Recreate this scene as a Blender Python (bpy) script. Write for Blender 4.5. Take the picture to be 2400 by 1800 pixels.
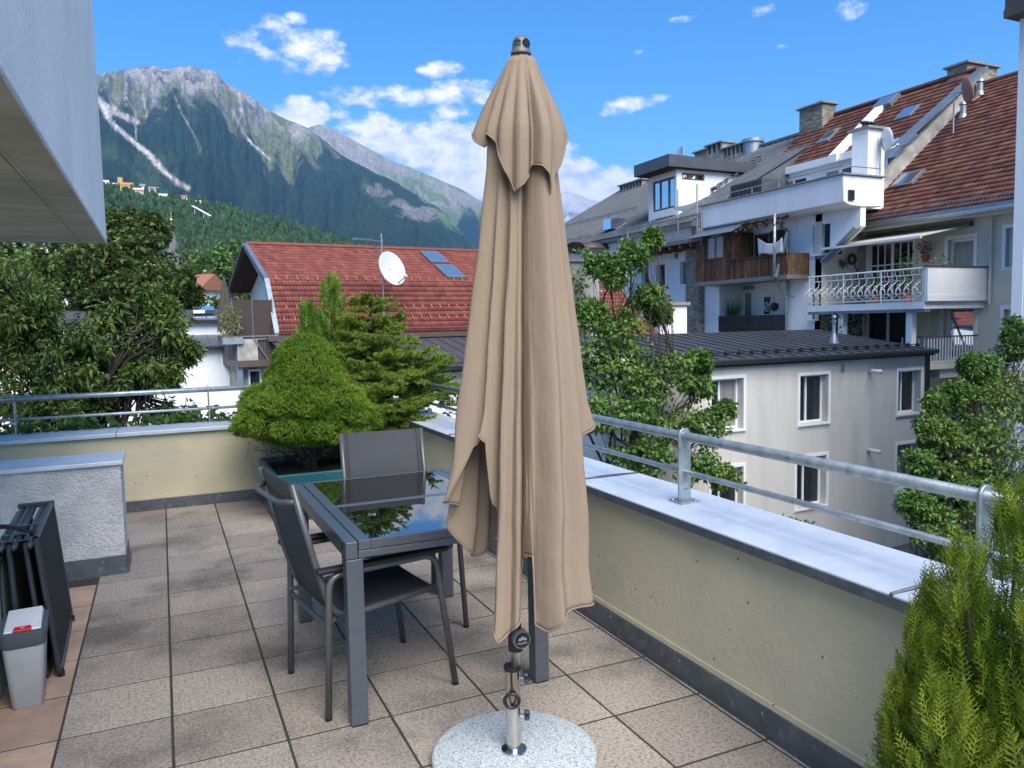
import bpy, bmesh, math, random
import numpy as np
from mathutils import Vector, Matrix
for o in list(bpy.data.objects): bpy.data.objects.remove(o)
scn = bpy.context.scene
col = scn.collection
rnd = random.Random(7)
RG = np.random.default_rng(11)
R = math.radians

# ------------------------------------------------------------------ camera
EYE = 1.60                                   # metres above the terrace floor
FPX, CX, CY = 1803.0, 1200.0, 900.0          # focal length and centre in photo pixels
YAW, PITCH, ROLL = R(24.417), R(4.499), R(-1.16)
_fw = np.array([math.sin(YAW)*math.cos(PITCH), math.cos(YAW)*math.cos(PITCH), -math.sin(PITCH)])
_rt = np.array([math.cos(YAW), -math.sin(YAW), 0.0]); _up = np.cross(_rt, _fw)
RT = math.cos(ROLL)*_rt + math.sin(ROLL)*_up; UP = -math.sin(ROLL)*_rt + math.cos(ROLL)*_up; FW = _fw
EYEP = np.array([0, 0, EYE])
cam_d = bpy.data.cameras.new('camera'); cam = bpy.data.objects.new('camera', cam_d); col.objects.link(cam)
cam_d.sensor_width = 36; cam_d.lens = 36*FPX/2400; cam_d.clip_end = 60000; cam_d.clip_start = .05
cam.matrix_world = Matrix(((RT[0], UP[0], -FW[0], 0), (RT[1], UP[1], -FW[1], 0), (RT[2], UP[2], -FW[2], EYE), (0, 0, 0, 1)))
scn.camera = cam
cy = scn.cycles; cy.max_bounces = 7; cy.diffuse_bounces = 3; cy.glossy_bounces = 3; cy.transmission_bounces = 4; cy.transparent_max_bounces = 8; cy.volume_bounces = 0; cy.caustics_reflective = False; cy.caustics_refractive = False
scn.render.resolution_x, scn.render.resolution_y = 1024, 768

def ray(x, y): return ((x-CX)*RT - (y-CY)*UP + FPX*FW)/FPX
def onz(x, y, z=0.):
    d = ray(x, y); return EYEP + d*((z-EYE)/d[2])
def onx(x, y, X):
    d = ray(x, y); return EYEP + d*(X/d[0])
def ony(x, y, Y):
    d = ray(x, y); return EYEP + d*(Y/d[1])
def onp(x, y, p0, n):
    d = ray(x, y); n = np.array(n, float); return EYEP + d*(((np.array(p0)-EYEP)@n)/(d@n))
def proj(P):
    d = np.asarray(P, float)-EYEP; w = d@FW
    return np.stack([CX+FPX*(d@RT)/w, CY-FPX*(d@UP)/w], -1)

# ------------------------------------------------------------------ world, sun, exposure
SUN_EL, SUN_AZ = R(48), R(184)               # azimuth clockwise from +Y
world = bpy.data.worlds.new('World'); scn.world = world; world.use_nodes = True
SKY_STRENGTH = .064
def build_world():
    nt = world.node_tree; nt.nodes.clear(); N = nt.nodes.new; L = nt.links.new
    def math_(op, a, b=None, c=None):
        n = N('ShaderNodeMath'); n.operation = op
        for i, v in enumerate((a, b, c)):
            if v is None: continue
            if isinstance(v, (int, float)): n.inputs[i].default_value = v
            else: L(v, n.inputs[i])
        return n.outputs[0]
    sky = N('ShaderNodeTexSky'); sky.sky_type = 'NISHITA'; sky.sun_disc = False
    sky.sun_elevation = SUN_EL; sky.sun_rotation = SUN_AZ
    sky.altitude = 600; sky.air_density = 1.0; sky.dust_density = .25; sky.ozone_density = 4.5
    hs = N('ShaderNodeHueSaturation'); hs.inputs['Saturation'].default_value = 1.28; L(sky.outputs[0], hs.inputs['Color'])
    b1 = N('ShaderNodeBackground'); b1.inputs[1].default_value = SKY_STRENGTH; L(hs.outputs[0], b1.inputs[0])
    tc = N('ShaderNodeTexCoord'); sep = N('ShaderNodeSeparateXYZ'); L(tc.outputs['Generated'], sep.inputs[0])
    az = math_('ARCTAN2', sep.outputs[0], sep.outputs[1])
    el = math_('ARCSINE', sep.outputs[2])
    cx_ = N('ShaderNodeCombineXYZ'); L(az, cx_.inputs[0]); L(el, cx_.inputs[1]); pv = cx_.outputs[0]
    # cumulus puffs, wisps and banks as (photo px x, y, half width, half height, weight)
    puffs = [(738,122,60,36,.80),(700,146,60,20,.55),(592,102,46,36,.5),(545,75,28,20,.42),(640,58,34,16,.5),(698,45,24,12,.45),(575,145,30,12,.4),
             (708,266,46,27,1.25),(1035,164,40,15,.95),(985,225,160,20,.85),(1080,208,60,20,.8),(900,240,90,12,.6),(1055,266,46,17,.85),(800,272,45,14,.5),
             (885,300,75,26,.9),(960,335,120,40,1.15),(1050,325,70,35,1.05),(1090,360,90,50,1.2),(1130,420,120,45,1.2),(820,250,40,10,.4),(1010,375,70,25,.9),
             (1480,243,60,14,.75),(1440,258,36,14,.6),(1530,232,40,8,.5),(1340,395,46,22,1.1),(1400,430,80,30,1.2),(1320,355,34,18,.8),(1480,445,90,30,1.15),(1560,430,60,36,1.2),(1340,440,70,24,1.1),
             (1990,14,28,20,.6),(1790,22,40,12,.4),(1750,40,30,10,.4),(1500,120,16,8,.3),(1600,45,30,7,.35),(1830,112,14,6,.4),(280,108,24,7,.3),
             (60,300,120,40,1.0),(2700,150,160,40,.9),(2600,330,120,35,.9),(-300,180,160,50,1.0)]
    D = None
    for (x, y, rx, ry, w) in puffs:
        d = ray(x, y); d = d/np.linalg.norm(d)
        a0 = math.atan2(d[0], d[1]); e0 = math.asin(d[2])
        sx, sy = 1803*math.cos(e0)/rx, 1803/ry
        vm = N('ShaderNodeVectorMath'); vm.operation = 'MULTIPLY_ADD'; L(pv, vm.inputs[0]); vm.inputs[1].default_value = (sx, sy, 0); vm.inputs[2].default_value = (-a0*sx, -e0*sy, 0)
        dt = N('ShaderNodeVectorMath'); dt.operation = 'DOT_PRODUCT'; L(vm.outputs[0], dt.inputs[0]); L(vm.outputs[0], dt.inputs[1])
        g = math_('MULTIPLY_ADD', dt.outputs['Value'], -.36*w, w)
        D = g if D is None else math_('MAXIMUM', D, g)
    D = math_('MAXIMUM', D, 0.)
    def noise(scale, detail, vec, rough=.55):
        n = N('ShaderNodeTexNoise'); n.inputs['Scale'].default_value = scale; n.inputs['Detail'].default_value = detail; n.inputs['Roughness'].default_value = rough
        L(vec, n.inputs['Vector']); return n.outputs['Fac']
    mp = N('ShaderNodeMapping'); mp.inputs['Scale'].default_value = (1, 1, 1.7); L(tc.outputs['Generated'], mp.inputs['Vector'])
    n1 = noise(30, 10, mp.outputs[0], .62); n2 = noise(9, 3, mp.outputs[0]); n3 = noise(3.1, 6, mp.outputs[0])
    # general fair-weather clouds over the rest of the sky, none low over the horizon in front
    gen = math_('MULTIPLY', math_('SUBTRACT', n3, .60), 3.0)
    D = math_('MAXIMUM', D, math_('MULTIPLY', gen, math_('GREATER_THAN', el, .55)))
    nn = math_('ADD', math_('MULTIPLY', math_('SUBTRACT', n1, .5), 1.9), math_('MULTIPLY', math_('SUBTRACT', n2, .5), .7))
    dens = math_('ADD', math_('MULTIPLY', D, 1.0), math_('MULTIPLY', nn, math_('MINIMUM', math_('MULTIPLY', D, 3.0), 1.0)))
    mr = N('ShaderNodeMapRange'); mr.interpolation_type = 'SMOOTHSTEP'; L(dens, mr.inputs[0])
    mr.inputs[1].default_value = .26; mr.inputs[2].default_value = .95
    mr2 = N('ShaderNodeMapRange'); mr2.interpolation_type = 'SMOOTHSTEP'; L(n1, mr2.inputs[0]); mr2.inputs[1].default_value = .36; mr2.inputs[2].default_value = .62
    cr = N('ShaderNodeMix'); cr.data_type = 'RGBA'; cr.inputs['A'].default_value = (.66, .74, .86, 1); cr.inputs['B'].default_value = (1, .99, .97, 1); L(mr2.outputs[0], cr.inputs['Factor'])
    b2 = N('ShaderNodeBackground'); b2.inputs[1].default_value = .36; L(cr.outputs['Result'], b2.inputs[0])
    fac = math_('MULTIPLY', mr.outputs[0], math_('GREATER_THAN', el, .0))
    mix = N('ShaderNodeMixShader'); L(fac, mix.inputs[0]); L(b1.outputs[0], mix.inputs[1]); L(b2.outputs[0], mix.inputs[2])
    out = N('ShaderNodeOutputWorld'); L(mix.outputs[0], out.inputs['Surface'])
build_world()
world.cycles.sampling_method = 'MANUAL'; world.cycles.sample_map_resolution = 256
sun_d = bpy.data.lights.new('sun', 'SUN'); sun = bpy.data.objects.new('sun', sun_d); col.objects.link(sun)
sun_d.energy = 2.0; sun_d.angle = R(50); sun_d.color = (1, .93, .82)
_sd = Vector((math.sin(SUN_AZ)*math.cos(SUN_EL), math.cos(SUN_AZ)*math.cos(SUN_EL), math.sin(SUN_EL)))
sun.rotation_euler = _sd.to_track_quat('Z', 'Y').to_euler()
sun.location = (0, -20, 60)
scn.view_settings.view_transform = 'Standard'; scn.view_settings.look = 'None'; scn.view_settings.gamma = 1
scn.view_settings.use_curve_mapping = False
scn.view_settings.exposure = 1.92

# ------------------------------------------------------------------ helpers
def srgb(r, g, b):
    f = lambda c: ((c/255+.055)/1.055)**2.4 if c > 10 else c/255/12.92
    return (f(r), f(g), f(b))
def tag(o, label=None, cat=None, group=None, kind=None):
    if label: o['label'] = label
    if cat: o['category'] = cat
    if group: o['group'] = group
    if kind: o['kind'] = kind
    return o
def empty(name, loc=(0, 0, 0), rz=0, parent=None):
    o = bpy.data.objects.new(name, None); o.empty_display_size = .1; col.objects.link(o)
    o.location = [float(v) for v in loc]; o.rotation_euler = (0, 0, rz)
    if parent: o.parent = parent
    return o
def thing(name, label, cat, loc=(0, 0, 0), rz=0, group=None):
    return tag(empty(name, loc, rz), label, cat, group)
def copy_tree(o, parent=None):
    c = o.copy(); col.objects.link(c); c.parent = parent
    for ch in list(o.children): copy_tree(ch, c)
    return c
CUBE_F = [(0, 3, 2, 1), (4, 5, 6, 7), (0, 1, 5, 4), (1, 2, 6, 5), (2, 3, 7, 6), (3, 0, 4, 7)]
class MB:
    def __init__(s): s.v = []; s.f = []
    def add(s, vs, fs):
        b = len(s.v); s.v.extend([tuple(map(float, p)) for p in vs]); s.f.extend([tuple(b+i for i in q) for q in fs]); return s
    def hexa(s, pts): return s.add(pts, CUBE_F)              # bottom 4 ccw then top 4 ccw
    def box(s, x0, x1, y0, y1, z0, z1):
        return s.hexa([(x0,y0,z0),(x1,y0,z0),(x1,y1,z0),(x0,y1,z0),(x0,y0,z1),(x1,y0,z1),(x1,y1,z1),(x0,y1,z1)])
    def bar(s, p, q, w, h, up=(0, 0, 1)):                    # square bar from p to q, w across, h along up
        p = np.array(p, float); q = np.array(q, float); d = q-p; d = d/np.linalg.norm(d)
        a = np.cross(d, up); a = a/np.linalg.norm(a)*w/2; b = np.cross(a, d); b = b/np.linalg.norm(b)*h/2
        return s.hexa([p-a-b, p+a-b, q+a-b, q-a-b, p-a+b, p+a+b, q+a+b, q-a+b])
    def tube(s, pts, r, n=8, cap=True):
        P = [np.array(p, float) for p in pts]; m = len(P)
        rr = [r]*m if isinstance(r, (int, float)) else list(r)
        T = [P[min(i+1, m-1)]-P[max(i-1, 0)] for i in range(m)]; T = [t/(np.linalg.norm(t)+1e-12) for t in T]
        a = np.cross(T[0], (0, 0, 1) if abs(T[0][2]) < .9 else (1, 0, 0)); a /= np.linalg.norm(a)
        vs = []; fs = []
        for i in range(m):
            a = a-T[i]*(a@T[i]); a /= np.linalg.norm(a); b = np.cross(T[i], a)
            for k in range(n):
                t = 2*math.pi*k/n; vs.append(P[i]+rr[i]*(math.cos(t)*a+math.sin(t)*b))
        for i in range(m-1):
            for k in range(n):
                k2 = (k+1) % n; fs.append((i*n+k, i*n+k2, (i+1)*n+k2, (i+1)*n+k))
        if cap: fs.append(tuple(range(n-1, -1, -1))); fs.append(tuple((m-1)*n+k for k in range(n)))
        return s.add(vs, fs)
    def lathe(s, prof, c=(0, 0, 0), n=32):
        vs = []; fs = []; m = len(prof)
        for r_, z in prof:
            for k in range(n):
                t = 2*math.pi*k/n; vs.append((c[0]+r_*math.cos(t), c[1]+r_*math.sin(t), c[2]+z))
        for i in range(m-1):
            for k in range(n):
                k2 = (k+1) % n; fs.append((i*n+k, i*n+k2, (i+1)*n+k2, (i+1)*n+k))
        fs.append(tuple(range(n-1, -1, -1))); fs.append(tuple((m-1)*n+k for k in range(n)))
        return s.add(vs, fs)
    def prism(s, poly, vec):                                 # closed polygon (3D points) extruded by vec
        n = len(poly); P = [np.array(p, float) for p in poly]; v = np.array(vec, float)
        nr = np.zeros(3)
        for i in range(n): nr += np.cross(P[i]-P[0], P[(i+1) % n]-P[0])
        if nr@v > 0: P = P[::-1]
        fs = [tuple(range(n)), tuple(range(2*n-1, n-1, -1))]
        for i in range(n): j = (i+1) % n; fs.append((i, n+i, n+j, j))
        return s.add(P+[p+v for p in P], fs)
    def grid(s, G):                                          # G: array rows x cols x 3
        r_, c_ = G.shape[:2]; fs = [(i*c_+j, i*c_+j+1, (i+1)*c_+j+1, (i+1)*c_+j) for i in range(r_-1) for j in range(c_-1)]
        return s.add(G.reshape(-1, 3), fs)
    def build(s, name, m=None, parent=None, smooth=False, bevel=0, seg=2, autos=None, solid=0):
        me = bpy.data.meshes.new(name); me.from_pydata(s.v, [], s.f); me.update()
        return finish(name, me, m, parent, smooth, bevel, seg, autos, solid)
def finish(name, me, m=None, parent=None, smooth=False, bevel=0, seg=2, autos=None, solid=0):
    o = bpy.data.objects.new(name, me); col.objects.link(o)
    if m:
        for x in (m if isinstance(m, (list, tuple)) else [m]): me.materials.append(x)
    if parent: o.parent = parent
    if smooth: me.polygons.foreach_set('use_smooth', [True]*len(me.polygons))
    if solid:
        d = o.modifiers.new('solidify', 'SOLIDIFY'); d.thickness = solid; d.offset = 0
    if bevel:
        b = o.modifiers.new('bevel', 'BEVEL'); b.width = bevel; b.segments = seg; b.limit_method = 'ANGLE'; b.angle_limit = R(35)
    if autos is not None:
        try: me.set_sharp_from_angle(angle=R(autos)); me.polygons.foreach_set('use_smooth', [True]*len(me.polygons))
        except Exception: pass
    return o
def np_mesh(name, V, F, m=None, parent=None, smooth=False, cols=None):
    """V n x 3, F k x 3 or k x 4 arrays"""
    V = np.ascontiguousarray(V, dtype=np.float32); F = np.ascontiguousarray(F, dtype=np.int32); k = F.shape[1]
    me = bpy.data.meshes.new(name); me.vertices.add(len(V)); me.vertices.foreach_set('co', V.ravel())
    me.loops.add(F.size); me.loops.foreach_set('vertex_index', F.ravel())
    me.polygons.add(len(F)); me.polygons.foreach_set('loop_start', np.arange(0, F.size, k, dtype=np.int32))
    try: me.polygons.foreach_set('loop_total', np.full(len(F), k, dtype=np.int32))
    except Exception: pass
    if smooth: me.polygons.foreach_set('use_smooth', np.ones(len(F), dtype=bool))
    me.update(calc_edges=True); me.validate()
    if cols is not None:
        for nm, A in cols.items():
            at = me.attributes.new(nm, 'FLOAT_COLOR', 'POINT'); C4 = np.ones((len(V), 4), np.float32); C4[:, :A.shape[1]] = A; at.data.foreach_set('color', C4.ravel())
    return finish(name, me, m, parent)

# ------------------------------------------------------------------ materials
MATS = {}
def mat(name, c, rough=.6, c2=None, ns=6., lo=.35, hi=.65, det=6, bump=0., bs=60., bdet=6, metal=0., spec=.5, stretch=(1, 1, 1), c3=None, ns3=1.5, lo3=.45, hi3=.7,
        island=0., objrand=0., coat=0., trans=0., ior=None, coord='Object', spots=None, emit=None):
    if name in MATS: return MATS[name]
    m = bpy.data.materials.new(name); MATS[name] = m; m.use_nodes = True; nt = m.node_tree; N = nt.nodes.new; L = nt.links.new
    b = nt.nodes['Principled BSDF']; b.inputs['Roughness'].default_value = rough; b.inputs['Metallic'].default_value = metal
    b.inputs['Specular IOR Level'].default_value = spec
    if ior: b.inputs['IOR'].default_value = ior
    if coat: b.inputs['Coat Weight'].default_value = coat; b.inputs['Coat Roughness'].default_value = .08
    tc = N('ShaderNodeTexCoord'); mp = N('ShaderNodeMapping'); mp.inputs['Scale'].default_value = stretch
    if coord == 'World':
        ge = N('ShaderNodeNewGeometry'); L(ge.outputs['Position'], mp.inputs['Vector'])
    else: L(tc.outputs[coord], mp.inputs['Vector'])
    def rgb(v): return (*v, 1)
    def noise(s, d, vec=None, rg=.6):
        n = N('ShaderNodeTexNoise'); n.inputs['Scale'].default_value = s; n.inputs['Detail'].default_value = d; n.inputs['Roughness'].default_value = rg
        L(vec or mp.outputs[0], n.inputs['Vector']); return n.outputs['Fac']
    def mixc(fac, A, B, mode='MIX'):
        x = N('ShaderNodeMix'); x.data_type = 'RGBA'; x.blend_type = mode
        for key, v in (('Factor', fac), ('A', A), ('B', B)):
            if isinstance(v, (float, int)): x.inputs[key].default_value = v
            elif isinstance(v, tuple): x.inputs[key].default_value = v
            else: L(v, x.inputs[key])
        return x.outputs['Result']
    def rng(v, a, b_, o0=0., o1=1.):
        x = N('ShaderNodeMapRange'); x.interpolation_type = 'SMOOTHSTEP'; L(v, x.inputs[0])
        for i, k in enumerate((a, b_, o0, o1)): x.inputs[i+1].default_value = k
        return x.outputs[0]
    cur = rgb(c)
    if c2 is not None: cur = mixc(rng(noise(ns, det), lo, hi), cur, rgb(c2))
    if c3 is not None: cur = mixc(rng(noise(ns3, 5), lo3, hi3), cur, rgb(c3))
    if spots:                                               # (colour, scale, threshold)
        vo = N('ShaderNodeTexVoronoi'); vo.inputs['Scale'].default_value = spots[1]; L(mp.outputs[0], vo.inputs['Vector'])
        cur = mixc(rng(vo.outputs['Distance'], spots[2]*.7, spots[2], 1., 0.), cur, rgb(spots[0]))
    if island or objrand:
        if island: g = N('ShaderNodeNewGeometry'); src = g.outputs['Random Per Island']; am = island
        else: g = N('ShaderNodeObjectInfo'); src = g.outputs['Random']; am = objrand
        v = N('ShaderNodeMapRange'); L(src, v.inputs[0]); v.inputs[3].default_value = 1-am; v.inputs[4].default_value = 1+am
        hs = N('ShaderNodeHueSaturation'); L(v.outputs[0], hs.inputs['Value'])
        if isinstance(cur, tuple): hs.inputs['Color'].default_value = cur
        else: L(cur, hs.inputs['Color'])
        h = N('ShaderNodeMapRange'); L(src, h.inputs[0]); h.inputs[3].default_value = .5-.02*min(1, am*2); h.inputs[4].default_value = .5+.02*min(1, am*2); L(h.outputs[0], hs.inputs['Hue'])
        cur = hs.outputs[0]
    if isinstance(cur, tuple): b.inputs['Base Color'].default_value = cur
    else: L(cur, b.inputs['Base Color'])
    if bump:
        bp = N('ShaderNodeBump'); bp.inputs['Strength'].default_value = bump; bp.inputs['Distance'].default_value = .02
        L(noise(bs, bdet), bp.inputs['Height']); L(bp.outputs[0], b.inputs['Normal'])
    if trans:
        tr = N('ShaderNodeBsdfTranslucent'); mx = N('ShaderNodeMixShader'); mx.inputs[0].default_value = trans
        if isinstance(cur, tuple): tr.inputs[0].default_value = cur
        else: L(cur, tr.inputs[0])
        out = nt.nodes['Material Output']; L(b.outputs[0], mx.inputs[1]); L(tr.outputs[0], mx.inputs[2]); L(mx.outputs[0], out.inputs['Surface'])
    return m
# ------------------------------------------------------------------ land: ground, hills, mountains, forest, village
GZ = -8.0
def vnoise(P, seed=0):
    """value noise, P n x 2"""
    P = np.asarray(P, float); i = np.floor(P).astype(np.int64); f = P-i; f = f*f*(3-2*f)
    def h(a, b):
        x = (a*374761393+b*668265263+seed*1442695041) & 0xffffffff
        x = ((x ^ (x >> 13))*1274126177) & 0xffffffff
        return ((x ^ (x >> 16)) & 0xffff)/65535.
    a = h(i[:, 0], i[:, 1]); b = h(i[:, 0]+1, i[:, 1]); c = h(i[:, 0], i[:, 1]+1); d = h(i[:, 0]+1, i[:, 1]+1)
    return (a*(1-f[:, 0])+b*f[:, 0])*(1-f[:, 1])+(c*(1-f[:, 0])+d*f[:, 0])*f[:, 1]
def fbm(P, o=5, seed=0, g=.5):
    r_ = 0; a = 1; t = 0
    for k in range(o): r_ = r_+a*vnoise(P*2**k, seed+k*17); t += a; a *= g
    return r_/t
def ridged(P, o=5, seed=0, g=.5):
    r_ = 0; a = 1; t = 0
    for k in range(o): r_ = r_+a*(1-np.abs(2*vnoise(P*2**k, seed+k*31)-1)); t += a; a *= g
    return r_/t
def sstep(a, b, x):
    t = np.clip((x-a)/(b-a), 0, 1); return t*t*(3-2*t)
def seg_dist(Q, line):
    d = np.full(len(Q), 1e9); tt = np.zeros(len(Q)); n = len(line)-1
    for k in range(n):
        a = np.array(line[k], float); b = np.array(line[k+1], float); ab = b-a
        t = np.clip(((Q-a)@ab)/(ab@ab), 0, 1); q = np.linalg.norm(Q-(a+t[:, None]*ab), axis=1)
        m_ = q < d; d[m_] = q[m_]; tt[m_] = (k+t[m_])/n
    return d, tt
def vcol_mat(name, rough=.95, ns=.05, amt=.25, bump=0, bs=.05):
    m = bpy.data.materials.new(name); m.use_nodes = True; nt = m.node_tree; N = nt.nodes.new; L = nt.links.new; b = nt.nodes['Principled BSDF']
    b.inputs['Roughness'].default_value = rough; b.inputs['Specular IOR Level'].default_value = .1
    a = N('ShaderNodeAttribute'); a.attribute_name = 'col'; tc = N('ShaderNodeTexCoord')
    n = N('ShaderNodeTexNoise'); n.inputs['Scale'].default_value = ns; n.inputs['Detail'].default_value = 6; n.inputs['Roughness'].default_value = .7; L(tc.outputs['Object'], n.inputs['Vector'])
    mr = N('ShaderNodeMapRange'); L(n.outputs['Fac'], mr.inputs[0]); mr.inputs[1].default_value = .3; mr.inputs[2].default_value = .7; mr.inputs[3].default_value = 1-amt; mr.inputs[4].default_value = 1+amt
    hs = N('ShaderNodeHueSaturation'); L(a.outputs['Color'], hs.inputs['Color']); L(mr.outputs[0], hs.inputs['Value']); L(hs.outputs[0], b.inputs['Base Color'])
    if bump:
        bp = N('ShaderNodeBump'); bp.inputs['Strength'].default_value = bump; bp.inputs['Distance'].default_value = 12; L(n.outputs['Fac'], bp.inputs['Height']); L(bp.outputs[0], b.inputs['Normal'])
    return m
GROUND = mat('town_ground', (.09, .095, .075), .95, (.05, .07, .03), ns=.08, coord='World', bump=.2, bs=2)
g = MB().add([(-9000, -3000, GZ), (16000, -3000, GZ), (16000, 22000, GZ), (-9000, 22000, GZ)], [(0, 1, 2, 3)]).build('ground', GROUND); tag(g, kind='structure')

def sil(pts):
    """photo px silhouette -> sorted azimuth, tangent of elevation"""
    A = []
    for x, y in pts:
        d = ray(x, y); A.append((math.atan2(d[0], d[1]), d[2]/math.hypot(d[0], d[1])))
    A.sort(); A = np.array(A); return A[:, 0], A[:, 1]
def terrain(name, silpts, az0, az1, na, r0, rr, r1, nr, shape, colour, m):
    sa, st = sil(silpts)
    az = np.linspace(az0, az1, na); t = np.concatenate([np.linspace(0, 1, nr), 1+np.linspace(.06, 1, nr//5)])
    AZ, T = np.meshgrid(az, t, indexing='ij'); AZ = AZ.ravel(); T = T.ravel()
    RR = rr(AZ) if callable(rr) else np.full(len(AZ), rr)
    Rg = np.where(T <= 1, r0+(RR-r0)*T, RR+(T-1)*r1)
    zr = np.interp(AZ, sa, st)*RR+EYE-GZ                    # ridge height above the valley floor
    X = np.sin(AZ)*Rg; Y = np.cos(AZ)*Rg
    Z, ex = shape(AZ, T, Rg, zr, X, Y)
    V = np.stack([X, Y, GZ+Z], 1); n2 = len(t)
    I, J = np.meshgrid(np.arange(na-1), np.arange(n2-1), indexing='ij'); a = (I*n2+J).ravel()
    F = np.stack([a, a+n2, a+n2+1, a+1], 1)
    C = colour(V, AZ, T, ex)
    o = np_mesh(name, V, F, m, smooth=True, cols={'col': C}); tag(o, kind='structure'); return o, V, F

S1 = 2400/868.
M1SIL = [(-900,330),(-500,250),(-200,210),(0,195),(120,182),(224,177),(253,168),(290,165),(322,159),(340,161),(362,157),(380,160),(398,161),(420,158),(448,157),(470,160),(495,163),(508,172),(521,188),(545,203),(564,213),(590,229),(615,246),(640,262),(669,278),(695,291),(723,303),(745,318),(760,330),(796,362),(825,378),(870,400),(922,425),(975,455),(1030,490),(1080,540),(1130,585),(1200,640),(1320,705),(1500,745)]
SCREE = [([(228,228),(262,288),(316,335),(352,365),(380,398),(416,427),(440,442)], 8, .9), ([(318,262),(318,330),(326,340)], 4, .7), ([(236,240),(270,262),(318,285)], 12, .7), ([(548,262),(556,284),(578,321),(592,338),(634,374)], 4, .9),
         ([(400,205),(426,265),(462,330),(470,358)], 2.5, .4), ([(335,222),(345,272)], 3, .5), ([(255,282),(300,325)], 3, .6), ([(610,246),(650,290)], 2.5, .3), ([(560,216),(567,270),(560,284)], 3, .45)]
def m1_shape(AZ, T, Rg, zr, X, Y):
    q = np.stack([AZ*1803/95., T*1.3], 1); wob = (fbm(np.stack([X/700, Y/700], 1), 4, 3)-.5)
    spur = ridged(np.stack([AZ*1803/110.+wob*1.1+T*.5, T*.6+3], 1), 2, 5, .35)
    fine = ridged(np.stack([AZ*1803/34.+wob*1.6, T*2.2], 1), 4, 9, .55); det = fbm(np.stack([X/120, Y/120], 1), 5, 21)
    g_ = np.where(T <= 1, .16*T+.84*T**1.75, 1-.9*(T-1))
    edge = sstep(1.0, .80, T)*sstep(0, .25, T); e2 = sstep(1.0, .93, T)
    Z = zr*g_+zr*(.22*(spur-.6)*edge + .105*(fine-.55)*e2*sstep(.25, .8, T) + .055*(det-.5)*e2 + .075*(ridged(np.stack([X/330, Y/330], 1), 4, 33, .55)-.6)*e2*sstep(.2, .6, T))
    Z = np.where(T > .999, Z+zr*.022*(fine-.6)+zr*.012*(det-.5), Z)
    return Z, (spur, fine, det)
def m1_col(V, AZ, T, ex):
    spur, fine, det = ex; Q = proj(V); n = len(V)
    nz = fbm(V[:, :2]/160., 5, 40); n2 = fbm(V[:, :2]/45., 4, 41); n3 = fbm(V[:, :2]/420., 4, 43)
    rock = np.array([.255, .245, .235]); rock2 = np.array([.15, .15, .165]); grass = np.array([.14, .155, .075]); grass2 = np.array([.10, .125, .06]); forest = np.array([.011, .026, .012]); forest2 = np.array([.022, .046, .017])
    scr = np.array([.50, .47, .43])
    C = grass+(grass2-grass)*nz[:, None]
    hrel = Q[:, 1]                                          # height band in the picture stands for altitude here
    alt = (V[:, 2])/1700.
    rk = sstep(.68, .92, alt+(fine-.6)*.55+(nz-.5)*.35)
    rk = np.maximum(rk, sstep(.1, .5, (nz-.46)*3)*sstep(.66, .80, alt)*.8)
    west = sstep(355, 300, Q[:, 0])*sstep(.60, .74, alt)
    rk = np.maximum(rk, west*sstep(.35, .55, nz))
    n4 = ridged(np.stack([V[:, 0]/70., V[:, 1]/160.], 1), 4, 77, .6); rmod = sstep(.35, .75, n4)[:, None]
    C = C*(1-rk[:, None])+(rock2*.75*(1-rmod)+rock*1.15*rmod)*rk[:, None]
    fo = sstep(.05, -.05, alt-(.66+.42*(spur-.62)+.16*(nz-.5)+.16*(n2-.5)))
    C = C*(1-fo[:, None])+(forest*(1-nz[:, None])+forest2*nz[:, None])*fo[:, None]
    clear = sstep(.62, .70, n3)*fo*.55                        # paler clearings and pastures low down
    C = C*(1-clear[:, None])+np.array([.05, .085, .028])*clear[:, None]
    for (px_, py_, rx_, ry_, cc, kk) in ((880, 448, 40, 18, (.24, .23, .225), .55), (985, 500, 60, 24, (.26, .245, .23), .6), (940, 478, 30, 14, (.24, .23, .225), .5), (1060, 515, 50, 26, (.13, .20, .06), .8), (1010, 470, 30, 12, (.12, .18, .06), .6)):
        dd = np.sqrt(((Q[:, 0]-px_-(Q[:, 1]-py_)*.6)/rx_)**2+((Q[:, 1]-py_)/ry_)**2)+(nz-.5)*1.3+(n2-.5)*.8; k = sstep(1.0, .6, dd)*kk
        C = C*(1-k[:, None])+np.array(cc)*(.75+.5*n2[:, None])*k[:, None]
    for line, w, st in SCREE:
        d, t = seg_dist(Q, line); k = sstep(1.0, .35, d/(w*(.55+.9*nz))+(n2-.5)*.9)*st
        C = C*(1-k[:, None])+scr*k[:, None]
    return C
MTN = vcol_mat('mountain_slopes', ns=.045, amt=.55, bump=1.0)
azp = lambda x: math.atan2(ray(x, 700)[0], ray(x, 700)[1])
terrain('mountain', M1SIL, azp(-500), azp(1420), 620, 1500, 5200, 1500, 330, m1_shape, m1_col, MTN)
M2SIL = [(500,470),(600,400),(680,330),(725,298),(749,291),(775,301),(825,326),(870,352),(922,380),(960,392),(1009,412),(1050,430),(1085,445),(1117,467),(1180,490),(1260,530),(1330,570),(1420,620),(1600,690),(1700,740)]
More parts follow.
